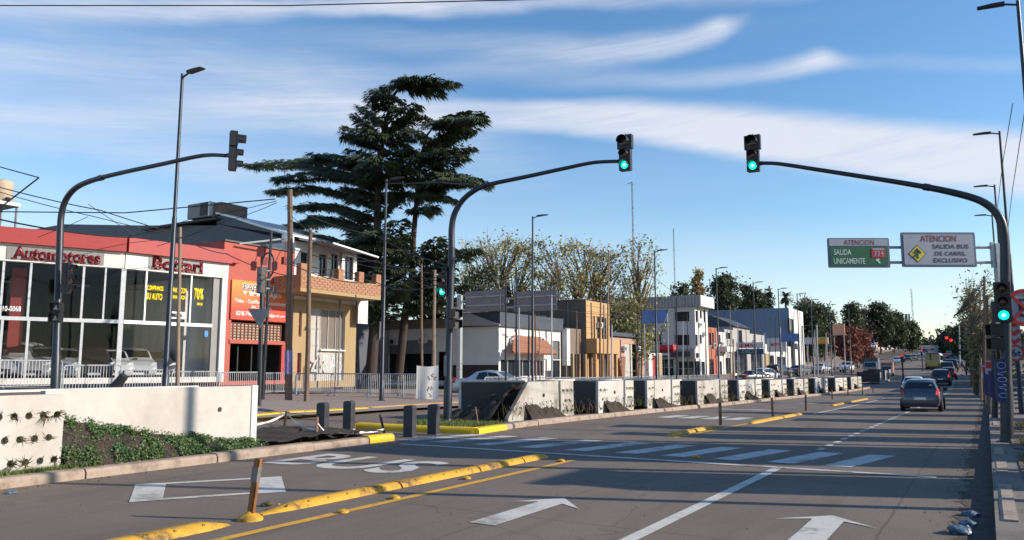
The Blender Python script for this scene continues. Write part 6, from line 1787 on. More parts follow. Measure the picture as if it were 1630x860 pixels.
# ------------------------------------------------------------------ little houses farther along
specs = [
 ('terracotta_house','terracotta-red old house with a flat top just beyond the tall white building',(1127,1140),521,mat('terracotta_wall', (.34,.11,.07), .9, 0, .2, 2, .1),[(1129,530,1131.5,550),(1134,530,1136,550),(1129,572,1136,606)],8),
 ('balcony_flat','small pale flat with an open loggia beside the terracotta house',(1140,1152),528,m_white,[(1142,533,1147,548),(1142,575,1149,606)],9),
 ('grey_house','unpainted grey two-storey house with a rough wall',(1152,1166),524,m_grw,[(1156,530,1162,540),(1154,570,1162,606)],9),
 ('arched_hall','grey building under a dark arched roof',(1166,1192),520,m_grw,[(1176,526,1181,548),(1169,560,1188,606)],12),
 ('grey_shop','grey shop under the blue-lettered sign',(1192,1216),531,m_grw,[(1195,560,1212,606)],10),
 ('white_shop','low shop behind the white signboard with a yellow front panel',(1216,1256),548,m_white,[(1222,566,1232,606),(1238,568,1250,606)],10),
 ('dark_shop_row','shaded row of shops with dark red fronts under the yellow sign',(1282,1320),553,mat('dark_red_front', (.09,.03,.028), .8, 0, .3, 3),[(1286,560,1296,606),(1300,562,1314,606)],12),
 ('brown_shop','small brown shop behind the orange billboard',(1320,1345),545,mat('beige_front', (.34,.27,.21), .9, 0, .2, 3),[(1324,556,1330,606),(1334,556,1340,606)],12),
 ('long_grey_hall','long blue-grey hall behind the red-leaved tree',(1345,1392),531,m_bluegrey,[(1352,552,1360,606),(1368,552,1376,606)],14),
 ('far_beige_block','pale beige block with stacked windows at the end of the left row',(1392,1403),505,mat('beige_block', (.45,.36,.28), .9, 0, .15, 2),[(1394,512,1396,520),(1398,512,1400,520),(1394,528,1396,536),(1398,528,1400,536)],9),
 ('far_white_hall','low whitish hall in the distance left of the bus',(1403,1425),540,m_white,[(1408,548,1412,560)],14),
 ('far_grey_row','last low grey shops before the horizon trees',(1425,1452),541,m_grw,[(1430,549,1436,562)],16)]
for nm, lab, pxs, top, m, ops, Wd in specs:
    X0 = -33.0
    y_ = onx(pxs[0], 500, X0).y
    if pxs[0] > 1280: X0 = -33.0+bend(min(onx(pxs[0],500,-33).y, 320))
    b = Bld(nm, lab, X0, pxs, Wd, top); oo = [b.rr(q) for q in ops]; oo = [(max(.2,a[0]), a[1], min(b.L-.2,a[2]), min(b.H-.3, a[3])) for a in oo if a[2] > a[0]+.2]
    b.walls(m, oo, [])
    for i, a in enumerate(oo):
        if a[3]-a[1] < .3: continue
        window(b.root, b.FR, a, .15, 2 if a[2]-a[0] > 1.5 else 1, 1, name='door' if a[1] < .3 else 'window')
    if nm == 'arched_hall':
        mb = MB(); n = 10; vs = []
        for e in (0, b.L):
            for i in range(n+1): vs.append((.4-(b.W+.4)*i/n, e, b.H+2.2*math.sin(math.pi*i/n)))
        mb.add(vs, [(i, i+1, n+2+i, n+1+i) for i in range(n)]+[tuple(range(n+1)), tuple(range(2*n+1, n, -1))]); mb.build('arched_roof', m_roofd, b.root)
    if nm == 'balcony_flat':
        a = b.rr((1140,552,1152,560)); b.fbox(b.FR, (0, a[1], b.L, a[3]), 0, 1.4, 'balcony', m_white)
    if nm == 'white_shop': a = b.rr((1217,563,1223,590)); b.fbox(b.FR, (a[0], a[1], a[2], a[3]), .01, .3, 'yellow_panel', m_yelw)
# big blue-grey block
b = Bld('blue_grey_block', 'big plain blue-grey warehouse block with a white lit end', -34.0, (1256, 1278), 26, 490)
rw = [b.rr((1259, 508, 1263, 606))]; b.walls(m_white, rw, [], m_bluegrey); window(b.root, b.FR, rw[0], .2, 1, 3)
mb = MB()
for k in range(9): mb.box(1.5+k*2.8, 1.56+k*2.8, 0, .04, 0, b.H-.1, b.FC)
mb.build('wall_joints', m_bluegrey, b.root)['kind'] = 'stuff'
# signs on the far shops
def bsign(px0, py0, px1, py1, Y, m, lab, texts, name='shop_sign'):
    t = flat_sign(px0, py0, px1, py1, Y, m, lab, .25, True, name, 'shop sign', texts, legm=m_galv2); return t
m_dkblue = mat('dark_blue_panel', (.02,.06,.13), .5); m_redt = mat('bright_red_letters', (.55,.02,.03), .5); m_tealt = mat('pale_teal_letters', (.25,.42,.42), .5)
YB1 = 106
bsign(1172, 545, 1215, 554, YB1, m_signw, 'white sign with the red word SEMAS over a blue panel', [('SEMAS', 1176, 547, 1204, 553, m_redt)])
bsign(1172, 555.5, 1215, 564, YB1+.05, m_dkblue, 'dark blue sign with pale letters under the red-lettered one', [('OSCO', 1181, 557, 1204, 562.5, m_tealt)])
bsign(1221, 538, 1251, 560, 112, m_signw, 'big white signboard with red words over the low shop', [('MAPA', 1227, 546, 1242, 551, m_redt), ('O', 1246, 543, 1250, 552, m_redt)])
bsign(1281, 537, 1318, 548, 124, m_signw, 'long fascia sign, white at the left and orange at the right', [])
bsign(1297, 538, 1317, 547, 123.6, mat('orange_yellow_panel', (.75,.33,.03), .5), 'orange half of the long shop fascia', [])
bsign(1326, 515.5, 1344, 534, 128, mat('salmon_billboard', (.75,.36,.22), .6, 0, .15, 3), 'salmon-orange billboard catching the sun on two legs', [])

# ------------------------------------------------------------------ right hand row (mostly outside the frame, narrow blocks added, sized to shade the road)
rcol = [m_grw, mat('ivory_render', (.5,.45,.36), .9, 0, .12, 1), m_brick, m_bluegrey, mat('dull_green_render', (.16,.2,.15), .9, 0, .15, 1), m_pink]
rr_ = [(14.35,16.0,5.1,'narrow grey shop first on the right'),(18.3,21.6,7.9,'ivory two-storey house on the right behind the signal pole'),(24.0,24.9,6.4,'slim brick-coloured wing on the right'),(27.2,28.3,7.0,'slim blue-grey wing on the right'),(32.5,34.2,5.2,'narrow dull green shop on the right'),(38.2,39.6,7.0,'narrow pinkish house on the right'),(44.5,47,4.6,'low grey shop farther along on the right'),(52.5,55,6.4,'ivory building farther along on the right'),(60.5,64,5.4,'brick-coloured house farther along on the right'),(69,76,5.6,'blue-grey building farther along on the right'),(82,90,6.0,'green shop far along on the right'),(93,110,8,'pinkish building far along on the right'),(113,135,8,'grey building far along on the right, half hidden by trees')]
for i, (ya, yb, h, lab) in enumerate(rr_):
    x0 = 5.6+bend(ya); z0 = G(5, ya)+.1
    t = thing('street_house', lab, 'building', (x0, ya, z0)); F = frame_m(Vector((0, yb-ya, 0)), Vector((0,-1,0)), Vector((-1,0,0))); Ln = yb-ya
    n = int(Ln/3.2) if Ln > 3 else 0; ops = []
    for k in range(n):
        c = Ln*(k+.5)/n; ops.append((c-.8, 0 if k % 2 == 0 else .9, c+.8, 2.3))
        if h > 6.5: ops.append((c-.6, 4.1, c+.6, 5.6))
    mb = MB(); wall(mb, F, 0, Ln, 0, h, ops); mb.build('front_wall', rcol[i % 6], t, recalc=False)
    mb = MB(); D_ = 1.2 if ya < 15 else 2.4 if ya < 60 else 4
    mb.face([(0,0,0),(D_,0,0),(D_,0,h),(0,0,h)]); mb.face([(0,Ln,0),(D_,Ln,0),(D_,Ln,h),(0,Ln,h)]); mb.face([(D_,0,0),(D_,Ln,0),(D_,Ln,h),(D_,0,h)]); mb.build('side_wall', rcol[i % 6], t, recalc=False)
    mb = MB(); mb.face([(0,0,h),(D_,0,h),(D_,Ln,h),(0,Ln,h)]); mb.build('roof', m_roof, t, recalc=False)
    mb = MB(); mb.box(-.12, Ln+.12, -.1, .18, h, h+.14, F); mb.build('cornice', m_conc_end, t)
    for a in ops: window(t, F, a, .14, 2, 1, name='door' if a[1] == 0 else 'window')
# ------------------------------------------------------------------ vehicles
def carpaint(name, col, metal=.3): return mat('paint_'+name, col, .32, metal, .04, 3, 0, coat=.6)
CARS = {
 'hatch': dict(L=3.95, st=[(0,.36,.60,.64,.66,.55),(.05,.27,.78,.84,.80,.70),(.13,.24,.96,1.02,.83,.72),(.36,.23,.99,1.38,.845,.60),(.62,.22,.985,1.48,.85,.61),(1.55,.22,.95,1.52,.855,.62),(2.3,.22,.93,1.44,.855,.60),(3.02,.22,.93,.99,.85,.70),(3.55,.23,.83,.88,.83,.66),(3.85,.27,.64,.70,.78,.58),(3.95,.36,.5,.55,.66,.5)], ax=(.62,3.2), g=(3,6)),
 'sedan': dict(L=4.35, st=[(0,.36,.60,.66,.68,.58),(.05,.27,.85,.92,.80,.72),(.5,.24,.94,1.0,.83,.72),(.95,.23,.95,1.03,.845,.70),(1.4,.22,.95,1.36,.85,.60),(2.0,.22,.94,1.44,.855,.61),(2.7,.22,.92,1.38,.855,.60),(3.4,.22,.91,.96,.85,.70),(3.95,.23,.82,.86,.83,.66),(4.25,.27,.64,.70,.78,.58),(4.35,.36,.5,.55,.66,.5)], ax=(.8,3.5), g=(4,6)),
 'suv': dict(L=4.4, st=[(0,.42,.7,.75,.7,.6),(.05,.34,.9,.95,.84,.76),(.12,.32,1.08,1.12,.88,.78),(.28,.31,1.12,1.58,.89,.68),(.6,.3,1.12,1.68,.9,.69),(1.7,.3,1.1,1.72,.9,.69),(2.5,.3,1.08,1.62,.9,.67),(3.1,.3,1.08,1.14,.89,.74),(3.9,.31,1.0,1.05,.88,.72),(4.3,.36,.78,.84,.83,.66),(4.4,.42,.62,.68,.72,.55)], ax=(.75,3.5), g=(3,6))}
def ring(s):
    x, zb, zk, zt, wb, wt = s
    zk2 = min(zk, zt-.02)
    half = [(0,zb),(wb*.86,zb),(wb*.97,zb+.10),(wb*1.0,(zb+zk2)/2),(wb*.985,zk2-.05),(wb*.95,zk2),(wt+ (wb*.95-wt)*.12,zt-(zt-zk2)*.12),(wt*.93,zt-.012),(wt*.6,zt+.012),(0,zt+.02)]
    return [(x, y, z) for y, z in half]+[(x, -y, z) for y, z in half[-2:0:-1]]
def car(kind, paint, label, loc, rz, group=None, cat='car', name='parked_car', brake=False, plate=True, scale=1., detail=True):
    """local x runs from the rear bumper (0) to the nose (L); rz=0 points the nose to +x"""
    K = CARS[kind]; st = K['st']; t = thing(name, label, cat, loc, rz, group); t.scale = (scale,)*3
    fine = []
    for i in range(len(st)-1):
        for k in range(4):
            u = k/4; p0 = st[max(i-1,0)]; p1 = st[i]; p2 = st[i+1]; p3 = st[min(i+2,len(st)-1)]
            fine.append(tuple(p1[j]+(p2[j]-p1[j])*u if True else 0 for j in range(6)))
    fine.append(st[-1])
    mb = MB(); rs = [ring(s) for s in fine]; n = len(rs[0]); vs = [v for r in rs for v in r]
    fs = [(i*n+q, i*n+(q+1)%n, (i+1)*n+(q+1)%n, (i+1)*n+q) for i in range(len(rs)-1) for q in range(n)]+[tuple(range(n)), tuple(range(len(vs)-1, len(vs)-n-1, -1))]
    mb.add(vs, fs); body = mb.build('body', paint, t, smooth=True)
    def sec(x):
        for a, b in zip(st, st[1:]):
            if a[0] <= x <= b[0]: u = (x-a[0])/(b[0]-a[0]); return tuple(a[j]+(b[j]-a[j])*u for j in range(6))
        return st[-1]
    g0, g1 = K['g']
    # side glass
    x0, x1 = st[g0][0]+.12, st[g1+1][0]-.28; xr, xf = st[g0][0]+.25, st[g1][0]-.02
    for s in (1, -1):
        for (a, b) in ((0, .47), (.5, 1)):
            mb = MB(); pts = []
            xa, xb = x0+(x1-x0)*a, x0+(x1-x0)*b; xta, xtb = xr+(xf-xr)*a, xr+(xf-xr)*b; N_ = 6
            lo = []; hi = []
            for i in range(N_+1):
                u = i/N_; x = xa+(xb-xa)*u; q = sec(x); xt = xta+(xtb-xta)*u; qt = sec(xt)
                lo.append((x, s*(q[4]*.95+.006), min(q[2], q[3])+.02))
                hi.append((xt, s*(qt[5]+(qt[4]*.95-qt[5])*.17+.010), qt[3]-(qt[3]-qt[2])*.17))
            mb.add(lo+hi, [(i, i+1, N_+2+i, N_+1+i) for i in range(N_)]); mb.build('side_window', m_carglass, t, recalc=False)
    # windscreen and rear window
    for nm, ia, ib in (('rear_window', g0-1, g0), ('windscreen', g1+1, g1)):
        lo, hi = st[ia], st[ib]; mb = MB(); sgn = -1 if nm == 'rear_window' else 1
        def sp(u, v):
            x = lo[0]+(hi[0]-lo[0])*u; q = sec(x); top = q[3]+.012; w = (q[5]*.9); return (x+sgn*.012, w*v, top+.012)
        us = (.16, .5, .9); vs = []
        for u in us:
            for v in (-.98, -.5, 0, .5, .98): vs.append(sp(u, v))
        mb.add(vs, [(i*5+j, i*5+j+1, (i+1)*5+j+1, (i+1)*5+j) for i in range(2) for j in range(4)]); mb.build(nm, m_carglass, t, recalc=False)
    # wheels
    r = .3 if kind != 'suv' else .36
    for x in K['ax']:
        for s in (1, -1):
            mb = MB(); mb.lathe([(r*1.17, 0), (r*1.17, .012), (0, .013)], (x, s*.84-(.0 if s > 0 else .012), r+.02), 20, 'y'); mb.build('wheel_arch', m_plastic, t)
            mb = MB(); mb.lathe([(r*.6, -.1), (r*.95, -.1), (r, -.07), (r, .07), (r*.95, .1), (r*.6, .1)], (x, s*.80, r), 20, 'y'); w = mb.build('wheel', m_rubber, t, smooth=True)
            mb = MB(); mb.lathe([(r*.62, 0), (r*.6, .012), (r*.15, .0), (0, .01)], (x, s*.90-(.0 if s > 0 else .012), r), 14, 'y'); rim = mb.build('rim', m_rim, w)
    zb = st[1][2]
    for s in (1, -1):
        mb = MB(); xx = .035 if kind != 'suv' else .03; z = st[2][2]
        mb.prism([(s*.66, z-.15), (s*.815, z-.19), (s*.80, z+.08), (s*.73, z+.12), (s*.69, z-.02)], lambda a, b, e: (e+(z+.12-b)*-.0+max(0, (b-z+.05)*.25), a, b), xx-.02, xx+.22)
        o = mb.build('tail_light', m_tailon if brake and s < 0 else m_tail, t)
        mb = MB(); L_ = K['L']; zh = st[-3][2]
        mb.prism([(s*.42, zh-.12), (s*.72, zh-.08), (s*.78, zh+.03), (s*.6, zh+.0)], lambda a, b, e: (e-abs(a)*.28, a, b), L_-.18, L_+.03); mb.build('headlight', m_headl, t)
        mb = MB(); xm = st[g1+1][0]-.28; mb.box(xm, xm+.14, s*.86 if s > 0 else -1.04, s*.86+ (.18 if s > 0 else 0), st[g1][2]-.0, st[g1][2]+.14); mb.build('mirror', m_plastic, t)
    mb = MB(); mb.box(-.012, .05, -.25, .25, st[1][1]+.28, st[1][1]+.40); mb.build('number_plate', m_plate, t)
    mb = MB(); mb.box(-.008, .3, -.72, .72, st[1][1]-.06, st[1][1]+.12); mb.build('rear_bumper_trim', m_plastic, t)
    mb = MB(); mb.box(K['L']-.2, K['L']+.006, -.45, .45, st[-1][1]+.0, st[-1][1]+.15); mb.build('grille', m_plastic, t)
    mb = MB(); mb.box(K['L']-.05, K['L']+.02, -.24, .24, st[-1][1]-.06, st[-1][1]+.04); mb.build('number_plate', m_plate, t)
    return t
def on_road(px, py, dz=0.): return onG(px, py, dz)
# the car in front: rear seen square on
p = onD(1465, 658, 1250/37.); zc_ = G(p.x, p.y)
v = onD(1464, 657, 34.6)
t = car('hatch', carpaint('slate_blue', (.085,.10,.135), .45), 'slate-blue hatchback driving away in the right lane, nearest moving car', (v.x+.05, v.y, G(v.x, v.y)), R(90), 'cars driving away', name='car', brake=True)
t.scale = (.93, .93, .93)
mb = MB(); mb.lathe([(.07, 0), (.06, .006), (0, .007)], (.0, 0, 0), 12, 'x'); o = mb.build('window_sticker', m_plate, t); o.location = (.235, -.46, 1.22); o.rotation_euler = (0, R(-30), 0)
def drive(kind, col, nm, px, py, lab, rz=90, **k):
    v = onG(px, py); return car(kind, carpaint(nm, col), lab, (v.x, v.y, G(v.x, v.y)), R(rz), k.pop('group', 'cars driving away'), name='car', **k)
def driveA(kind, col, nm, px, py, D, lab, **k):
    v = onD(px, py, D); return car(kind, carpaint(nm, col), lab, (v.x, v.y, G(v.x, v.y)), R(90)-math.atan(.0012*max(0, v.y-85)*0), 'cars driving away', name='car', **k)
def driveD(kind, col, nm, px, py, D, lab):
    v = onD(px, py, D); return car(kind, carpaint(nm, col), lab, (v.x, v.y, G(v.x, v.y)), R(-90), 'oncoming cars', name='car')
driveA('sedan', (.62,.64,.66), 'pearl_white', 1452, 618, 62, 'white car half hidden ahead of the slate-blue hatchback')
driveA('suv', (.03,.03,.035), 'black', 1498, 617, 82, 'black car ahead to the right of the slate-blue hatchback', brake=True)
driveA('hatch', (.25,.02,.03), 'dark_red', 1510, 607, 98, 'dark red car ahead between the black one and the vans', brake=True)
driveA('suv', (.02,.022,.028), 'black_van', 1508, 597, 118, 'tall dark van farther ahead in the middle', scale=1.1)
driveA('suv', (.015,.016,.02), 'charcoal_van', 1515, 592, 136, 'charcoal van a little beyond the tall dark one', scale=1.15)
driveA('sedan', (.03,.03,.035), 'graphite', 1526, 588, 150, 'graphite car near the right kerb far ahead')
driveD('suv', (.75,.76,.78), 'white', 1352, 596, 128, 'white car coming towards the camera on the left carriageway')
driveD('sedan', (.2,.2,.21), 'grey', 1362, 588, 150, 'grey car behind the oncoming white one')
# parked behind the barriers and along the far left
def park(kind, col, nm, px, py, D, lab, rz, scale=1., group='cars parked along the left side'):
    v = onD(px, py, D); return car(kind, carpaint(nm, col), lab, (v.x, v.y, G(v.x, v.y)+.1), R(rz), group, scale=scale)
park('sedan', (.6,.62,.64), 'silver_white', 728, 600, 44, 'silver-white sedan parked side-on behind the median signal pole', 8)
park('sedan', (.03,.035,.05), 'navy', 1178, 604, 84, 'navy car parked below the red-lettered sign', 60)
park('hatch', (.6,.6,.62), 'pale_silver', 1205, 604, 90, 'pale silver car parked left of the white signboard', 70)
park('suv', (.03,.03,.033), 'black_parked', 1228, 604, 98, 'black car parked under the white signboard', 75)
park('sedan', (.1,.1,.11), 'grey_parked', 1262, 603, 106, 'dark grey car parked before the white end of the block', 80)
park('sedan', (.45,.46,.48), 'silver_far', 1300, 602, 118, 'silver car parked under the yellow shop sign', 80)
# cars behind the showroom glass
sc = [(-10,FA,'hatch',(.6,.6,.62),'silver hatchback at the left edge behind the showroom glass'),(22,FA,'sedan',(.03,.03,.035),'black sedan behind the first tall pane'),(60,FA,'suv',(.5,.5,.52),'grey van-like car behind the far left mast'),
      (103,FA,'hatch',(.4,.4,.42),'grey hatchback behind the middle left pane'),(150,FA,'sedan',(.62,.63,.65),'white sedan with its nose at the thick mullion'),(205,FB,'hatch',(.04,.04,.05),'black hatchback behind the right-hand glass'),
      (238,FB,'sedan',(.66,.67,.68),'white sedan behind the yellow lettering'),(272,FB,'hatch',(.55,.56,.58),'silver hatchback below the sticker'),(305,FB,'sedan',(.1,.1,.12),'charcoal sedan at the right end of the showroom')]
for i, (px, F, kd, col, lab) in enumerate(sc):
    k = 'A' if F is FA else 'B'; s = spx(k, px, 590)[0]; a, u = (A00, uA) if k == 'A' else (A1, uB)
    nrm = Vector((u.y, -u.x)); q = a+u*s-nrm*(4.5 if i % 2 else 4.8)
    h_ = math.atan2(nrm.y, nrm.x)-R(18)
    car(kd, carpaint('show_%d' % i, col, .2), lab, (q.x, q.y, ZS+.06), h_, 'cars displayed in the showroom', scale=1.05)
far_cars = [(1492,160,(.5,.5,.52),90,'silver car beyond the bus'),(1500,185,(.05,.05,.06),90,'dark car beyond the vans'),(1506,215,(.4,.06,.05),90,'red car far up the avenue'),(1512,240,(.5,.5,.5),90,'pale car far up the avenue'),
            (1430,170,(.55,.55,.57),-90,'silver oncoming car beyond the red light'),(1446,190,(.06,.06,.07),-90,'dark oncoming car beyond the red light'),(1455,205,(.7,.45,.15),-90,'orange-roofed oncoming taxi-like car far ahead'),(1466,240,(.6,.6,.6),-90,'white oncoming car far ahead'),(1474,290,(.1,.1,.12),-90,'dark oncoming car near the crest')]
for px, D, col, rz, lab in far_cars:
    v = onD(px, 580, D); car('sedan' if D % 2 else 'suv', carpaint('far_%d' % px, col), lab, (v.x, v.y, G(v.x, v.y)), R(rz+2.9), 'cars far up the avenue', name='car')
# city bus seen from behind
v = onD(1485, 588, 142)
t = thing('bus', 'yellow and grey city bus seen from behind in the bus lane', 'bus', (v.x, v.y, G(v.x, v.y)), 0)
m_by = mat('yellow_green_bus_paint', (.36,.33,.06), .4, 0, .1, 3, coat=.4); m_bg = mat('pale_bus_roof', (.4,.42,.44), .5)
def rbox(mb, x0, x1, y0, y1, z0, z1, r): mb.prism(rrect(x0, z0, x1, z1, r), lambda a, b, e: (a, e, b), y0, y1)
mb = MB(); rbox(mb, -1.25, 1.25, 0, 11, .35, 1.55, .12); mb.build('lower_body', m_by, t)
mb = MB(); rbox(mb, -1.24, 1.24, .02, 11, 1.5, 3.05, .2); mb.build('upper_body', m_bg, t)
mb = MB(); rbox(mb, -1.08, 1.08, -.03, .03, 1.7, 2.75, .15); mb.build('rear_window', m_carglass, t)
for s in (-1, 1):
    mb = MB(); mb.box(s*1.25-(.0 if s > 0 else .02), s*1.25+(.02 if s > 0 else 0), .5, 10.5, 1.7, 2.6); mb.build('side_window', m_carglass, t)
    mb = MB(); mb.box(s*1.0-.12, s*1.0+.12, -.03, .02, .75, 1.15); mb.build('tail_light', m_tail, t)
    for y in (2.6, 8.4): mb = MB(); mb.lathe([(.3,-.14),(.48,-.14),(.5,-.1),(.5,.1),(.48,.14),(.3,.14)], (s*1.12, y, .5), 16, 'y'); mb.v = [(s*1.12+(vy-y), y+(vx-s*1.12), vz) for vx, vy, vz in mb.v]; mb.build('wheel', m_rubber, t)
mb = MB(); mb.box(-1.2, 1.2, -.06, .05, .35, .6); mb.build('rear_bumper', m_plastic, t); mb = MB(); mb.box(-.9, .9, -.01, .01, 2.8, 2.98); mb.build('destination_box', m_blackp, t)
# truck and pickup on the left carriageway, behind the end of the median
def truck(px, py, D, lab, s=1., box=(.08,.09,.11), rz=-88):
    v = onD(px, py, D); t = thing('truck', lab, 'truck', (v.x, v.y, G(v.x, v.y)), R(rz), 'trucks beyond the end of the median'); t.scale = (s,)*3
    mb = MB(); mb.prism([(5.2,.5),(6.9,.5),(6.95,1.4),(6.7,2.3),(5.3,2.4)], lambda a, b, e: (a, e, b), -1.1, 1.1); mb.build('cab', carpaint('cab_grey', (.3,.31,.33)), t)
    mb = MB(); mb.face([(6.97,-.95,1.45),(6.97,.95,1.45),(6.75,.9,2.2),(6.75,-.9,2.2)]); mb.build('windscreen', m_carglass, t)
    mb = MB(); mb.box(0, 5.1, -1.2, 1.2, .9, 3.1); mb.build('cargo_box', mat('box_'+lab[:4], box, .6, 0, .2, 2), t)
    mb = MB(); mb.box(0, 6.8, -.5, .5, .5, .88); mb.build('chassis', m_plastic, t)
    for x in (1.1, 5.9):
        for y in (-1, 1): mb = MB(); mb.lathe([(.2,-.12),(.42,-.12),(.44,0),(.42,.12),(.2,.12)], (x, y, .44), 14, 'y'); mb.build('wheel', m_rubber, t)
    for y in (-.8, .8): mb = MB(); mb.box(6.94, 7.0, y-.15, y+.15, .7, .9); mb.build('headlight', m_headl, t)
    return t
truck(1391, 600, 120, 'dark grey box truck facing the camera beyond the median end', .8)
truck(1415, 602, 112, 'pale truck with a reddish load beside the dark one', .62, (.3,.14,.1))
# motorcyclist by the right kerb
def skin_person(parent, joints, edges, m, name='body'):
    me = bpy.data.meshes.new(name); me.from_pydata([j[:3] for j in joints], edges, []); o = bpy.data.objects.new(name, me); COL.objects.link(o); o.parent = parent
    sk_ = o.modifiers.new('s', 'SKIN'); 
    for i, j in enumerate(joints): me.skin_vertices[0].data[i].radius = (j[3], j[3])
    me.skin_vertices[0].data[0].use_root = True
    ss = o.modifiers.new('d', 'SUBSURF'); ss.levels = 1; ss.render_levels = 1; me.materials.append(m); return o
v = onD(1554, 611, 84)
v.z = G(v.x, v.y)
t = thing('motorcycle', 'dark motorcycle riding away close to the right kerb', 'motorcycle', (v.x, v.y, G(v.x, v.y)), R(90))
for x in (0.32, 1.6):
    mb = MB(); mb.lathe([(.2,-.05),(.3,-.05),(.31,0),(.3,.05),(.2,.05)], (x, 0, .31), 16, 'y'); mb.build('wheel', m_rubber, t)
mb = MB(); mb.prism([(.2,.72),(.9,.70),(1.15,.95),(1.4,.9),(1.3,.55),(.7,.4),(.5,.5)], lambda a, b, e: (a, e, b), -.13, .13); mb.build('frame', carpaint('bike_black', (.02,.02,.025)), t)
mb = MB(); mb.tube([(1.6,0,.31),(1.35,0,1.0)], .04, 6); mb.tube([(1.3,-.35,1.05),(1.35,0,1.0),(1.3,.35,1.05)], .025, 6); mb.build('fork', m_black, t); mb = MB(); mb.box(.16,.2,-.08,.08,.62,.72); mb.build('tail_light', m_tail, t)
pr = thing('person', 'rider in dark clothes and a dark helmet seated on the motorcycle', 'person', (v.x, v.y, G(v.x, v.y)), R(90))
J = [(.65,0,.85,.15),(.68,0,1.1,.17),(.78,0,1.35,.17),(.82,0,1.5,.07),(.86,0,1.6,.08),(.8,.2,1.4,.07),(.98,.3,1.2,.055),(1.25,.32,1.08,.04),(.8,-.2,1.4,.07),(.98,-.3,1.2,.055),(1.25,-.32,1.08,.04),(.7,.14,.82,.1),(1.05,.2,.78,.08),(.9,.2,.35,.06),(1.02,.2,.3,.05),(.7,-.14,.82,.1),(1.05,-.2,.78,.08),(.9,-.2,.35,.06),(1.02,-.2,.3,.05)]
E_ = [(0,1),(1,2),(2,3),(3,4),(2,5),(5,6),(6,7),(2,8),(8,9),(9,10),(0,11),(11,12),(12,13),(13,14),(0,15),(15,16),(16,17),(17,18)]
skin_person(pr, J, E_, mat('dark_jacket', (.025,.025,.035), .9))
mb = MB(); mb.lathe([(.05,-.14),(.12,-.1),(.15,0),(.12,.11),(.06,.15),(0,.16)], (.87,0,1.68), 14); mb.build('helmet', m_black, pr, smooth=True)

# ------------------------------------------------------------------ facade dressing: air conditioners, downpipes, vents
def dress(root, F, L_, H, seed, n_ac=2, pipes=2, z0=2.6):
    rnd = random.Random(seed)
    for k in range(n_ac):
        s = rnd.uniform(.6, max(.7, L_-1.2)); z = rnd.uniform(z0, max(z0+.2, H-1.2))
        mb = MB(); mb.box(s, s+.8, .08, .36, z, z+.55, F); o = mb.build('air_conditioner', m_framew, root)
        mb = MB(); mb.lathe([(.2,0),(.2,.01),(0,.011)], (0,0,0), 14, 'y'); mb.v = [tuple(F @ Vector((vx+s+.3, .362+vy, vz+z+.28))) for vx, vy, vz in mb.v]; mb.build('fan_grille', m_plastic, o)
    for k in range(pipes):
        s = (k+.5)/pipes*L_+rnd.uniform(-.3,.3); mb = MB(); mb.tube([F @ Vector((s, .07, .1)), F @ Vector((s, .07, H-.15))], .05, 6, False); mb.build('downpipe', m_greys if k % 2 else m_grey, root)
for o in list(bpy.data.objects):
    if o.name in ('white_workshop','tan_building','pink_building','three_storey_building','terracotta_house','balcony_flat','grey_house','arched_hall','grey_shop','white_shop','dark_shop_row','brown_shop','blue_grey_block','balcony_house'):
        fw_ = [c for c in o.children if c.name.startswith('front_wall')][0]; ys = [v.co.y for v in fw_.data.vertices]; zs = [v.co.z for v in fw_.data.vertices]
        dress(o, frame_m(Vector((0,0,0)), Vector((0,1,0)), Vector((1,0,0))), max(ys), max(zs), len(o.name), 2 if o.name != 'blue_grey_block' else 0, 2)
        if o.name in ('white_workshop','three_storey_building','tan_building'):
            sw_ = [c for c in o.children if c.name.startswith('side_wall')][0]; W_ = -min(v.co.x for v in sw_.data.vertices)
            dress(o, frame_m(Vector((-W_,0,0)), Vector((1,0,0)), Vector((0,-1,0))), W_, max(zs), 5+len(o.name), 3, 3, 3.0)
# roof tanks and small roof rooms
for px, py, D, lab in ((1012,470,100,'grey water tank on a stand behind the pink building'),(1147,524,112,'black roof water tank on the pale flat'),(1180,515,125,'small roof tank beside the arched roof'),(1210,529,128,'white roof tank over the grey shop'),(1300,549,150,'dark roof tank over the shaded shop row')):
    v = onD(px, py, D); t = thing('water_tank', lab, 'water tank', (v.x-4, v.y+1, v.z-1.4)); mb = MB(); mb.lathe([(.5,.6),(.55,.7),(.55,1.5),(.4,1.7),(0,1.75)], (0,0,0), 12); mb.build('tank', m_grey if px != 1210 else m_white, t, smooth=True)
    mb = MB(); [mb.tube([(a, b, -3), (a, b, .6)], .06, 5) for a, b in ((-.4,-.4),(.4,-.4),(.4,.4),(-.4,.4))]; mb.build('stand', m_grey, t)['kind'] = 'stuff'
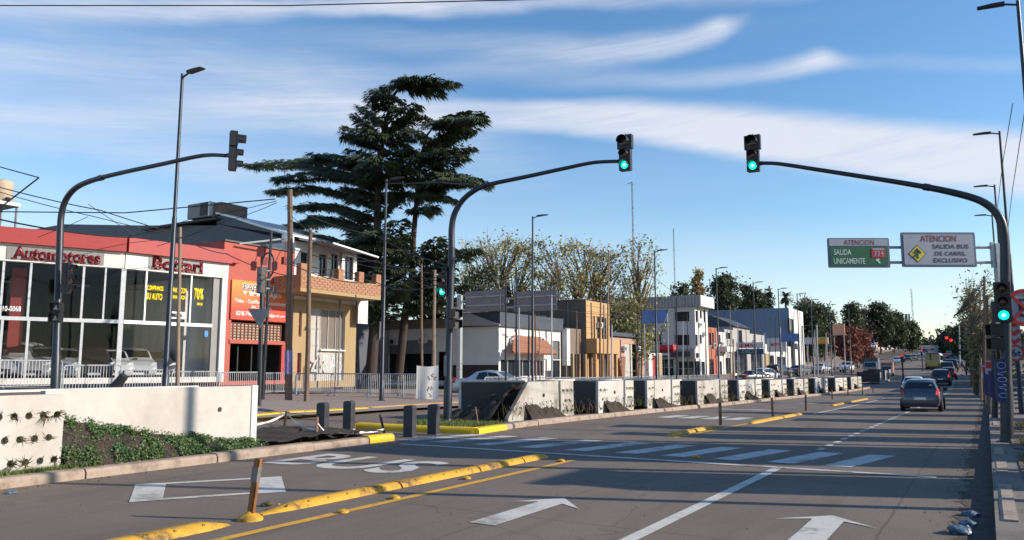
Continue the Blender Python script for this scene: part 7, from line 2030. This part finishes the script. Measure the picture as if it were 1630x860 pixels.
# ------------------------------------------------------------------ trees
def leafq(mb, c, s, rnd, up=.3):
    n = Vector((rnd.gauss(0,1), rnd.gauss(0,1), rnd.gauss(up,1))).normalized(); a = n.orthogonal().normalized(); a = Matrix.Rotation(rnd.uniform(0,6.28), 3, n) @ a; b = n.cross(a)
    mb.v += [tuple(c-a*s), tuple(c-b*s*.6), tuple(c+a*s), tuple(c+b*s*.6)]; k = len(mb.v); mb.f.append((k-4,k-3,k-2,k-1)); mb.mi.append(0)
def tree(label, base, H, rad, leafm, seed, clumps=60, per=60, leaf=.16, cr=.8, low=.35, barkm=None, cat='tree', name='broadleaf_tree', twigs=True, shape=1., group=None, trunk_r=None, top_bias=0, sparse=False):
    rnd = random.Random(seed); t = thing(name, label, cat, base, 0, group); tr = trunk_r or H*.018
    bm__ = barkm or m_bark
    th = H*rnd.uniform(.45, .6)
    spine = [Vector((0,0,-.2))]
    for i in range(1, 7): spine.append(Vector((rnd.gauss(0, H*.012)*i, rnd.gauss(0, H*.012)*i, H*.8*i/6)))
    mb = MB(); mb.tube(spine, [tr*(1-.13*i) for i in range(7)], 8); mb.build('trunk', bm__, t, smooth=True)
    lm = MB(); cm = MB(); cen = []
    for _ in range(clumps):
        a = rnd.uniform(0, 6.28); u = rnd.random()**.6; zz = rnd.uniform(low, 1) if not top_bias else low+(1-low)*rnd.random()**.7
        prof = math.sin(math.pi*min(1, max(0, ((zz-low)/(1-low))*.80+.16)))**.38 if shape == 1 else (1-(zz-low)/(1-low))**.8+.05
        r = rad*u*prof; c = Vector((math.cos(a)*r, math.sin(a)*r, H*zz)); cen.append(c)
        zs = max(low*.7, zz-.25*u-.08)*H; k = min(5, int(zs/(H*.8)*6)); s0 = spine[k]
        mid = s0.lerp(c, .5)+Vector((rnd.gauss(0,.1), rnd.gauss(0,.1), .08*rnd.random()))*H*.1
        lm.tube([s0, mid, c], [tr*.34, tr*.2, tr*.06], 5, False)
        if twigs:
            for _ in range(4):
                d = Vector((rnd.gauss(0,1), rnd.gauss(0,1), rnd.gauss(.3,.8))).normalized()*cr*rnd.uniform(.6,1.2); lm.tube([mid.lerp(c, rnd.uniform(.4,1)), c+d], [tr*.08, tr*.03], 3, False)
        n = int(per*rnd.uniform(.4, 1.4))
        rc = cr*rnd.uniform(.6, 1.25)
        for _ in range(n):
            d = Vector((rnd.gauss(0,.5), rnd.gauss(0,.5), rnd.gauss(0,.4)))*rc; leafq(cm, c+d, leaf*rnd.uniform(.6,1.3), rnd)
    o = lm.build('limbs', bm__, t, recalc=False)
    if cm.v: cm.build('crown', leafm, t, recalc=False)
    return t
m_bark = mat('grey_brown_bark', (.12,.095,.075), .95, 0, .3, 4, .5, stretch=(3,3,.5))
m_barkd = mat('dark_cedar_bark', (.03,.022,.018), .95, 0, .35, 3, .6, (.06,.045,.036), stretch=(4,4,.5))
def leafmat(name, c1, c2, tr=.25):
    m = mat(name, c1, .65, 0, .2, .9, 0, c2); t = m.node_tree; b = t.nodes['Principled BSDF']; o = t.nodes['Material Output']
    tn = t.nodes.new('ShaderNodeBsdfTranslucent'); mx = t.nodes.new('ShaderNodeMixShader'); mx.inputs[0].default_value = tr
    src = b.inputs['Base Color'].links[0].from_socket
    t.links.new(src, tn.inputs[0]); t.links.new(b.outputs[0], mx.inputs[1]); t.links.new(tn.outputs[0], mx.inputs[2]); t.links.new(mx.outputs[0], o.inputs[0]); return m
m_lf_yel = leafmat('yellowing_plane_leaf', (.25,.23,.08), (.38,.33,.13))
m_lf_olive = leafmat('olive_leaf', (.17,.175,.07), (.28,.27,.12))
m_lf_dark = leafmat('dark_green_leaf', (.03,.045,.02), (.075,.09,.045))
m_lf_mid = leafmat('mid_green_leaf', (.035,.055,.022), (.075,.09,.04))
m_lf_ced = leafmat('cedar_needle', (.022,.040,.022), (.07,.092,.045), .12)
m_lf_red = leafmat('red_autumn_leaf', (.13,.035,.025), (.2,.07,.045))
m_lf_grey = leafmat('greyish_twig_leaf', (.13,.11,.09), (.2,.17,.14))
m_lf_pop = leafmat('golden_poplar_leaf', (.25,.17,.06), (.33,.24,.1))

# the big cedar: two stems, drooping layered branches
YT = 47.
c0_ = ony(592, 604, YT); zc0 = G(c0_.x, YT)+.05; CB = Vector((c0_.x, YT, zc0))
t = thing('cedar_tree', 'huge dark cedar with two tall stems and layered drooping branches', 'tree', CB)
def cp(px, py, dy=0.): return ony(px, py, YT+dy)-CB
stems = [[(590,606,0),(596,520,0),(600,420,0),(601,330,.3),(604,260,.2),(612,200,0),(628,150,0),(645,128,0)], [(634,606,2.5),(645,500,2.4),(656,440,2.2),(658,380,2),(664,310,2),(668,255,1.8),(680,215,1.6),(700,190,1.4)]]
for k, s_ in enumerate(stems):
    pts = [cp(*q) for q in s_]; rr0 = .46 if k == 0 else .36
    mb = MB(); mb.tube(pts, [rr0*(1-.125*i) for i in range(len(pts))], 10); mb.build('trunk', m_barkd, t, smooth=True)
def ceds(px, py, k): return cp(px, py, 0 if k == 0 else 2)
br = [ # start px,py,stem  tip px,py, half width of the pad, droop
 (0,602,300,392,263,1.1),(0,603,290,440,285,1.0),(0,602,285,480,255,1.0),(0,604,270,500,247,.9),(0,600,330,432,305,.8),(0,600,350,470,330,.9),(0,598,370,458,360,.8),(0,600,300,520,270,.9),(0,603,255,555,240,.9),
 (0,598,380,500,345,1.1),(0,597,410,470,372,1.1),(0,597,430,520,400,1.1),(0,597,440,560,372,1.0),(0,598,455,575,430,1.0),(0,598,395,545,330,1.0),(0,602,320,550,300,.9),
 (0,608,225,565,185,.9),(0,606,240,562,222,.9),(0,612,205,575,172,.8),(0,620,180,600,158,.7),(0,632,160,600,147,.7),(0,640,140,612,140,.7),(0,645,135,720,132,.8),(0,640,140,700,145,.8),(0,650,130,690,126,.7),(0,640,135,655,124,.6),
 (0,615,200,660,168,.9),(0,612,215,650,185,.9),(0,610,230,640,212,.9),(0,608,250,650,240,1.0),(0,606,265,560,255,1.0),(0,605,285,640,265,1.1),
 (1,672,245,765,182,.9),(1,676,240,752,208,.9),(1,690,205,768,190,.8),(1,690,200,745,180,.8),(1,670,260,750,235,.9),(1,668,280,740,250,.9),(1,668,290,758,285,1.0),(1,668,280,735,280,.9),(1,668,300,775,292,.9),
 (1,664,310,720,318,.8),(1,664,300,700,300,.8),(1,670,260,630,225,1.0),(1,668,280,620,260,1.0),(1,675,230,640,200,1.0),(1,690,200,660,185,.9),(1,668,270,700,240,1.0),(1,672,250,715,215,1.0),
 (0,600,460,640,400,1.0),(0,600,480,545,420,.9),(0,598,500,560,445,.9),(0,600,440,650,375,.9),(0,602,400,640,350,.9),(0,601,350,640,310,1.0),(0,598,520,640,450,.9),
 (1,655,430,700,380,.8),(1,650,470,715,410,.9),(1,650,480,720,440,1.0),(1,648,500,700,460,1.0),(1,648,480,610,470,1.0),(1,652,450,690,440,1.0),(1,650,460,760,398,.8),(1,650,490,740,455,.8),(1,650,500,730,475,.8),(1,655,430,620,430,1.0),(1,652,470,630,430,1.0),
 (0,598,450,610,430,1.2),(0,598,480,585,460,1.2),(0,599,400,590,380,1.2),(0,602,340,590,330,1.2),(0,604,300,620,290,1.2),(1,662,340,690,330,.7)]
rnd = random.Random(42); lm = MB(); cm = MB()
def spray(cm, p, d, ln, rnd):
    """one drooping needle spray: three slender blades"""
    w = d.cross(Z3); w = (w.normalized() if w.length > .01 else Vector((1,0,0)))
    for k in (-1, -.5, 0, .5, 1):
        e = p+(d+w*k*.75).normalized()*ln*(1-.35*abs(k))*rnd.uniform(.8,1.1)+Vector((0,0,-ln*rnd.uniform(.2,.55)))
        m_ = p.lerp(e, .5)+Vector((0,0,ln*.12)); ww = w*ln*.062+Vector((0,0,ln*.05))
        n = len(cm.v); cm.v += [tuple(p), tuple(m_-ww), tuple(e), tuple(m_+ww)]; cm.f.append((n,n+1,n+2,n+3)); cm.mi.append(0)
def cedar_branch(a, b, hw, cm, lm, rnd, dens=1.):
    dens *= rnd.uniform(.6, 1.0); ln = (b-a).length; mid = a.lerp(b, .55)+Vector((0,0,ln*.07)); pts = [a, a.lerp(b,.25)+Vector((0,0,ln*.05)), mid, b]
    lm.tube(pts, [.1*min(1,ln/4)+.03, .07, .05, .015], 5, False)
    n = int(ln*17*dens)
    for i in range(n):
        u = .1+.92*(i+rnd.random())/n; u = min(1, u)
        k = min(2, int(u*3)); c = pts[k].lerp(pts[k+1], u*3-k); 
        d0 = (b-a).normalized(); side = d0.cross(Z3).normalized() if abs(d0.z) < .95 else Vector((1,0,0))
        wdt = hw*(1.15*math.sin(math.pi*min(1, .12+u*.85))**.7)
        for _ in range(4):
            s = rnd.uniform(-1, 1); p = c+side*s*wdt*1.7+Vector((rnd.gauss(0,.12), rnd.gauss(0,.2), rnd.gauss(0,.09)-abs(s)*.38*wdt))
            dd = (d0*rnd.uniform(.2,1)+side*s*1.2+Vector((0,0,rnd.uniform(-.35,.15)))).normalized()
            spray(cm, p, dd, rnd.uniform(.35,.9), rnd)
for k, sx_, sy_, ex, ey, hw in br:
    a = ceds(sx_, sy_, k); dy = rnd.uniform(-2.2, 2.2)+(0 if k == 0 else 2); b = cp(ex, ey, dy)
    cedar_branch(a, b, hw*.6, cm, lm, rnd, 1.1)
for _ in range(22):     # branches towards and away from the viewer
    k = rnd.choice([0,0,1]); s_ = stems[k]; py = rnd.uniform(240 if k else 170, 500); 
    pxs_ = lerp_tab([(a[1], a[0]) for a in s_][::-1], py); a = ceds(pxs_, py, k); hgt = rnd.uniform(2.5, 5.5)*(1.15-.5*(500-py)/330)
    an = R(rnd.choice([90,-90])+rnd.uniform(-50,50)); b = a+Vector((math.cos(an)*hgt, math.sin(an)*hgt, rnd.uniform(-.3,1.2)))
    cedar_branch(a, b, .8, cm, lm, rnd)
lm.build('limbs', m_barkd, t, recalc=False); cm.build('crown', m_lf_ced, t, recalc=False)

def tr(label, px, D, top, radpx, leafm, seed, **k):
    b = onD(px, 600, D); b.z = G(b.x, min(b.y, 1400)); H = vert(0, top, b.x, b.y)-b.z
    return tree(label, b, H, radpx*D/FPX, leafm, seed, **k)
GT = 'half-bare yellowing trees behind the low shops'
tr('yellowing tree just right of the cedar, its crown thin and see-through', 765, 84, 376, 56, m_lf_yel, 1, clumps=85, per=22, leaf=.15, cr=1.0, low=.3, group=GT)
tr('yellow-brown tree above the left grey sign back', 815, 90, 378, 62, m_lf_yel, 2, clumps=115, per=24, leaf=.17, cr=1.1, low=.3, group=GT)
tr('olive tree behind the lamp post over the right grey sign back', 872, 88, 384, 60, m_lf_olive, 3, clumps=105, per=24, leaf=.17, cr=1.1, low=.28, group=GT)
tr('dense yellowing tree behind the tan building', 925, 92, 386, 64, m_lf_yel, 4, clumps=130, per=30, leaf=.17, cr=1.1, low=.25, group=GT)
tr('olive tree between the tan building and the long roof behind', 968, 96, 398, 54, m_lf_olive, 5, clumps=105, per=26, leaf=.17, cr=1.1, low=.2, group=GT)
tr('tall thin half-bare tree rising left of the three-storey building', 1022, 94, 384, 44, m_lf_yel, 6, clumps=90, per=20, leaf=.18, cr=1.1, low=.25, group=GT)
tr('dark bushy tree low behind the left grey sign back', 760, 76, 430, 44, m_lf_dark, 7, clumps=70, per=60, leaf=.2, cr=1.0, low=.2)
tr('dark tree low behind the cedar trunks', 690, 70, 455, 40, m_lf_dark, 8, clumps=60, per=60, leaf=.2, cr=1.0, low=.2)
tr('low olive bush tree at the right of the tan roof', 1000, 88, 470, 36, m_lf_olive, 9, clumps=70, per=50, leaf=.2, cr=1.0, low=.15)
tr('slim golden poplar behind the three-storey building', 1115, 170, 434, 9, m_lf_pop, 10, clumps=50, per=60, leaf=.3, cr=.9, low=.3)
tr('dark low trees behind the parapet of the three-storey building', 1090, 160, 455, 16, m_lf_dark, 11, clumps=50, per=60, leaf=.35, cr=1.5, low=.4)
tr('big rounded dark green tree above the blue-grey block', 1156, 190, 445, 24, m_lf_mid, 12, clumps=110, per=110, leaf=.34, cr=1.9, low=.35)
tr('dark open tree left of the lamp above the block', 1193, 200, 456, 13, m_lf_dark, 13, clumps=60, per=80, leaf=.36, cr=1.6, low=.4)
tr('dark tree right of the lamp above the block', 1210, 195, 466, 13, m_lf_dark, 14, clumps=60, per=70, leaf=.36, cr=1.5, low=.35)
tr('pointed dark tree left of the palm', 1226, 205, 459, 8, m_lf_dark, 15, clumps=50, per=60, leaf=.34, cr=1.2, low=.4)
tr('wide dark tree mass right of the white end wall', 1292, 185, 488, 30, m_lf_dark, 16, clumps=140, per=80, leaf=.34, cr=1.8, low=.2)
tr('greyish half-bare tree over the dark mass', 1290, 215, 476, 24, m_lf_grey, 17, clumps=80, per=30, leaf=.3, cr=1.8, low=.4)
tr('dark tree left of the orange billboard', 1315, 190, 496, 18, m_lf_dark, 18, clumps=70, per=80, leaf=.34, cr=1.7, low=.2)
tr('layered dark conifer-like tree behind the long grey hall', 1361, 260, 486, 13, m_lf_dark, 19, clumps=80, per=60, leaf=.45, cr=1.8, low=.3)
tr('greyish tree right of the conifer-like one', 1380, 270, 494, 14, m_lf_grey, 20, clumps=60, per=40, leaf=.45, cr=2.0, low=.3)
tr('tall dark rounded tree above the far beige block', 1405, 270, 488, 15, m_lf_dark, 21, clumps=90, per=90, leaf=.48, cr=2.2, low=.3)
tr('dark green tree sloping down towards the horizon', 1426, 290, 503, 18, m_lf_mid, 22, clumps=90, per=80, leaf=.5, cr=2.2, low=.25)
tr('last olive tree above the low grey shops', 1450, 310, 517, 16, m_lf_mid, 23, clumps=80, per=80, leaf=.5, cr=2.2, low=.2)
tr('small red-leaved tree in front of the long grey hall', 1352, 138, 523, 20, m_lf_red, 24, clumps=90, per=50, leaf=.24, cr=1.1, low=.25)
tr('second red-leaved tree, right of the first', 1374, 146, 530, 20, m_lf_red, 25, clumps=70, per=50, leaf=.24, cr=1.1, low=.25)
# right pavement trees
tr('leafless street tree with a few dry leaves reaching over the road', 1575, 44, 428, 34, m_lf_olive, 30, clumps=60, per=12, leaf=.09, cr=.6, low=.45, group='thin trees on the right pavement')
tr('second thin tree leaning over the right kerb', 1553, 62, 462, 20, m_lf_olive, 31, clumps=60, per=16, leaf=.12, cr=.7, low=.5, group='thin trees on the right pavement')
tr('bushy shaded tree behind the right signal pole', 1585, 60, 500, 28, m_lf_olive, 32, clumps=90, per=60, leaf=.14, cr=.9, low=.2, group='thin trees on the right pavement')
tr('dark bushy tree farther along the right pavement', 1570, 90, 512, 24, m_lf_dark, 33, clumps=90, per=70, leaf=.2, cr=1.1, low=.15, group='thin trees on the right pavement')
tr('dark round tree at the far right end of the road', 1520, 260, 528, 18, m_lf_dark, 34, clumps=90, per=80, leaf=.5, cr=2.2, low=.15)
tr('dark far tree hugging the horizon on the right', 1543, 200, 520, 18, m_lf_dark, 35, clumps=90, per=80, leaf=.4, cr=1.8, low=.15)
# palm
b = onD(1255, 600, 200); b.z = G(b.x, b.y); H = vert(0, 463, b.x, b.y)-b.z
t = thing('palm_tree', 'ragged palm standing just above the corner of the blue-grey block', 'tree', b)
mb = MB(); mb.tube([(0,0,0),(.2,0,H*.5),(.1,0,H*.9)], [.35,.3,.28], 8); mb.build('trunk', m_bark, t, smooth=True)
mb = MB(); rnd = random.Random(5)
for i in range(46):
    a = rnd.uniform(0,6.28); e = rnd.uniform(-.9, 1.2); l = rnd.uniform(1.8,2.6); prev = Vector((.1,0,H*.9)); d = Vector((math.cos(a)*math.cos(e), math.sin(a)*math.cos(e), math.sin(e)))
    side = d.cross(Z3).normalized()*.28
    for s in range(4):
        nx_ = prev+d*l/4; mb.face([prev-side, nx_-side*.8, nx_+side*.8, prev+side]); prev = nx_; d = (d+Vector((0,0,-.32))).normalized()
mb.build('crown', m_lf_dark, t, recalc=False)
# distant wood closing the view
mb = MB(); rnd = random.Random(8)
for x in range(-420, 160, 5):
    for k in range(70):
        c = Vector((x+rnd.gauss(0,6)+bend(700), 720+rnd.gauss(0,12), G(0,720)+abs(rnd.gauss(0, 3.2))*(1+.5*math.sin(x*.05)))); leafq(mb, c, rnd.uniform(1,2.2), rnd)
o = mb.build('distant_wood', m_lf_dark, recalc=False); o['kind'] = 'stuff'; o['label'] = 'low line of far trees along the horizon'
# far avenue: low houses and trees on both sides up to the crest
fw = [m_white, m_grw, m_bluegrey, m_tan, mat('far_brown_render', (.2,.14,.1), .9), mat('far_cream_render', (.5,.44,.36), .9)]
k = 0
for side in (-1, 1):
    y = 232
    while y < 690:
        L_ = rnd.uniform(14, 30); h = rnd.uniform(3.8, 7.5); x = bend(y)+(-32 if side < 0 else 6.5)
        t = thing('street_house', f"low far shop on the {'left' if side < 0 else 'right'} side of the avenue towards the crest of the road", 'building', (x, y, G(x, y)), math.atan(.05), 'low shops towards the crest of the road')
        m = fw[k % 6]; mb = MB(); mb.box(min(0, side*14), max(0, side*14), 0, L_, 0, h); mb.build('wall', m, t)
        mb = MB(); mb.box(min(-.3, side*14+.3), max(.3, side*14-.3), -.2, L_+.2, h, h+.35); mb.build('roof', m_roof, t)
        for q in range(3):
            c = L_*(q+.5)/3
            mb = MB(); mb.box(-.06 if side > 0 else 0, .0 if side > 0 else .06, c-1.3, c+1.3, .3, 2.8); mb.build('window', m_pane, t)
        mb = MB(); cx_ = -side*.0; mb.box(min(side*2, side*6), max(side*2, side*6), -.08, 0, 1, 2.8); mb.build('window', m_pane, t)
        y += L_+rnd.uniform(1, 8); k += 1
protos = []
far_n = 0
for side in (-1, 1):
    y = 215
    while y < 700:
        x = bend(y)+(rnd.uniform(-46, -27) if side < 0 else rnd.uniform(2.5, 12)); 
        if len(protos) < 3:
            o = tree('dark leafy tree lining the far avenue', (x, y, G(x, y)), 8.5, 4.2, m_lf_dark if len(protos) != 1 else m_lf_mid, 60+len(protos), clumps=60, per=50, leaf=.4, cr=1.5, low=.15, group='trees lining the far avenue'); protos.append(o)
        else: o = copy_tree(rnd.choice(protos)); o.location = (x, y, G(x, y))
        o['label'] = f"leafy tree lining the {'left' if side < 0 else 'right'} side of the avenue near the crest"
        o.rotation_euler = (0, 0, rnd.uniform(0, 6)); sc_ = rnd.uniform(.6, 1.15); o.scale = (sc_, sc_, sc_)
        y += rnd.uniform(14, 30)
# masts far away
def aerial(px, top, D, lab, r=.12, kind=0):
    b = onD(px, 600, D); b.z = G(b.x, b.y); h = vert(0, top, b.x, b.y)-b.z
    t = thing('radio_mast', lab, 'mast', b); mb = MB(); w = r*1.6
    for i in range(3): a = i*2.094; mb.tube([(math.cos(a)*w, math.sin(a)*w, 0), (math.cos(a)*w*.6, math.sin(a)*w*.6, h)], r*.35, 4, False)
    n = int(h/1.6)
    for i in range(n):
        a = i*2.094; a2 = (i+1)*2.094; mb.tube([(math.cos(a)*w*.8, math.sin(a)*w*.8, h*i/n), (math.cos(a2)*w*.8, math.sin(a2)*w*.8, h*(i+1)/n)], r*.25, 3, False)
    mb.build('lattice', m_grey, t)
    if kind == 1: mb = MB(); mb.tube([(0,0,h),(-.9*D/FPX*10/1.2,0,h-.3)], r*.5, 4); mb.build('aerial_arm', m_grey, t)
    if kind == 2:
        for s in (-1,0,1): mb = MB(); mb.box(s*1.2-.35, s*1.2+.35, -.4, .4, h-3, h); mb.build('antenna_panel', m_grey, t)
    return t
aerial(1012, 290, 160, 'thin lattice mast with a short arm behind the half-bare trees', .14, 1)
aerial(1078, 364, 200, 'needle-thin mast left of the slim poplar', .12)
aerial(1459, 460, 420, 'tall thin mast standing near the end of the road', .3)
aerial(1448, 500, 330, 'squat telecom tower with panel antennas beside the thin mast', .5, 2)

# ------------------------------------------------------------------ right pavement details
heap('verge_soil', 'dark earth verge with dead leaves at the bottom right corner', .45, 3.4, 6, 11.2, lambda u, v: .03+.08*u, m_dirt, 20, 40, .06, 33)
grass('verge_grass', 'scrubby dry grass on the near right verge', lambda r: (r.uniform(.5, 2.6), r.uniform(7.5, 11.2)), 7000, .11, m_drygrass, 40, .7, .16)
grass('verge_grass', 'scrubby grass on the second strip of the right verge', lambda r: (r.uniform(.4, 2.5), r.uniform(12.9, 16.6)), 5000, .1, m_drygrass, 41, .7, .13)
grass('verge_grass', 'rough grass behind the right signal pole', lambda r: (r.uniform(.5, 2.5), r.uniform(18.9, 21.5)), 2500, .12, m_drygrass, 42, .6, .13)
grass('verge_grass', 'rough grass farther along the right pavement', lambda r: (r.uniform(.6, 2.5), r.uniform(24, 29)), 2000, .14, m_drygrass, 43, .6, .13)
for ya, yb, lab in ((12.9,16.7,'earth strip between the kerb and the right pavement slabs'),(18.2,21.8,'earth strip behind the right signal pole'),(24,29,'earth strip farther along the right pavement')):
    heap('verge_soil', lab, .35, 2.5, ya, yb, lambda u, v: .015, m_dirt, 14, 20, .03, int(ya))
for i in range(26):
    y = 5.5+i*1.02; pass
mb_ = None
for i in range(16):
    for k in range(3):
        y = 6+i*1.6; x = 2.75+k*.92
        if mb_ is None: mb = MB(); mb.box(0, .88, 0, 1.55, 0, .03); mb_ = mb.build('paving_slab', m_pave, bpy.data.objects['right_pavement']); o = mb_
        else: o = mb_.copy(); COL.objects.link(o)
        o.location = (x, y, G(x, y)+.121+random.uniform(0,.008))
m_litter = mat('bluish_plastic_bag', (.07,.11,.16), .4, 0, .3, 10)
from mathutils import noise as NZ
for px, py, s, lab in ((1528,850,.10,'crumpled pale plastic bag nearest in the right gutter'),(1546,822,.08,'second crumpled bag in the right gutter'),(1540,838,.08,'small scrap of plastic between the two gutter bags'),(18,786,.06,'small white scrap of paper by the left kerb'),(425,806,.06,'brown dry leaf cluster beside the yellow separator tip')):
    p = onG(px, py); bm = bmesh.new(); bmesh.ops.create_icosphere(bm, subdivisions=3, radius=s)
    for v_ in bm.verts: v_.co *= 1+.5*NZ.noise(v_.co*14+Vector((px,0,0))); v_.co.z = max(0, v_.co.z*.55+s*.25)
    me = bpy.data.meshes.new('litter'); bm.to_mesh(me); bm.free(); me.materials.append(m_litter if px > 1000 or px < 100 else m_tuft); o = bpy.data.objects.new('litter', me); COL.objects.link(o); o.location = (p.x, p.y, G(p.x,p.y)+.004); tag(o, lab, 'litter', 'bits of litter on the road')
# debris along the kerbs
mb = MB(); rnd = random.Random(77)
for _ in range(1400):
    s = rnd.random(); 
    if s < .45: x, y = -11.5+abs(rnd.gauss(0,.12)), rnd.uniform(4, 30)
    elif s < .8: x, y = -.35-abs(rnd.gauss(0,.12)), rnd.uniform(6, 30)
    else: x, y = rnd.uniform(-11, -.4), rnd.uniform(5, 22)
    leafq(mb, Vector((x, y, G(x,y)+.012)), rnd.uniform(.008,.022), rnd, 3)
o = mb.build('leaf_debris', m_tuft, recalc=False); o['kind'] = 'stuff'; o['label'] = 'dead leaves and grit scattered along the kerbs'
# plastic tube lying on the wall and fallen cone behind it
a = onD(183, 617, 24); b2_ = onD(198, 598, 24); mb = MB(); mb.tube([Vector((0,0,0)), b2_-a], [.16,.13], 12); o = mb.build('rubber_roll', m_plastic); o.location = a; tag(o, 'dark cylindrical roll sticking up behind the long white wall', 'roll')
# slanted pier for the far gantry feet etc: light bollard behind median signal
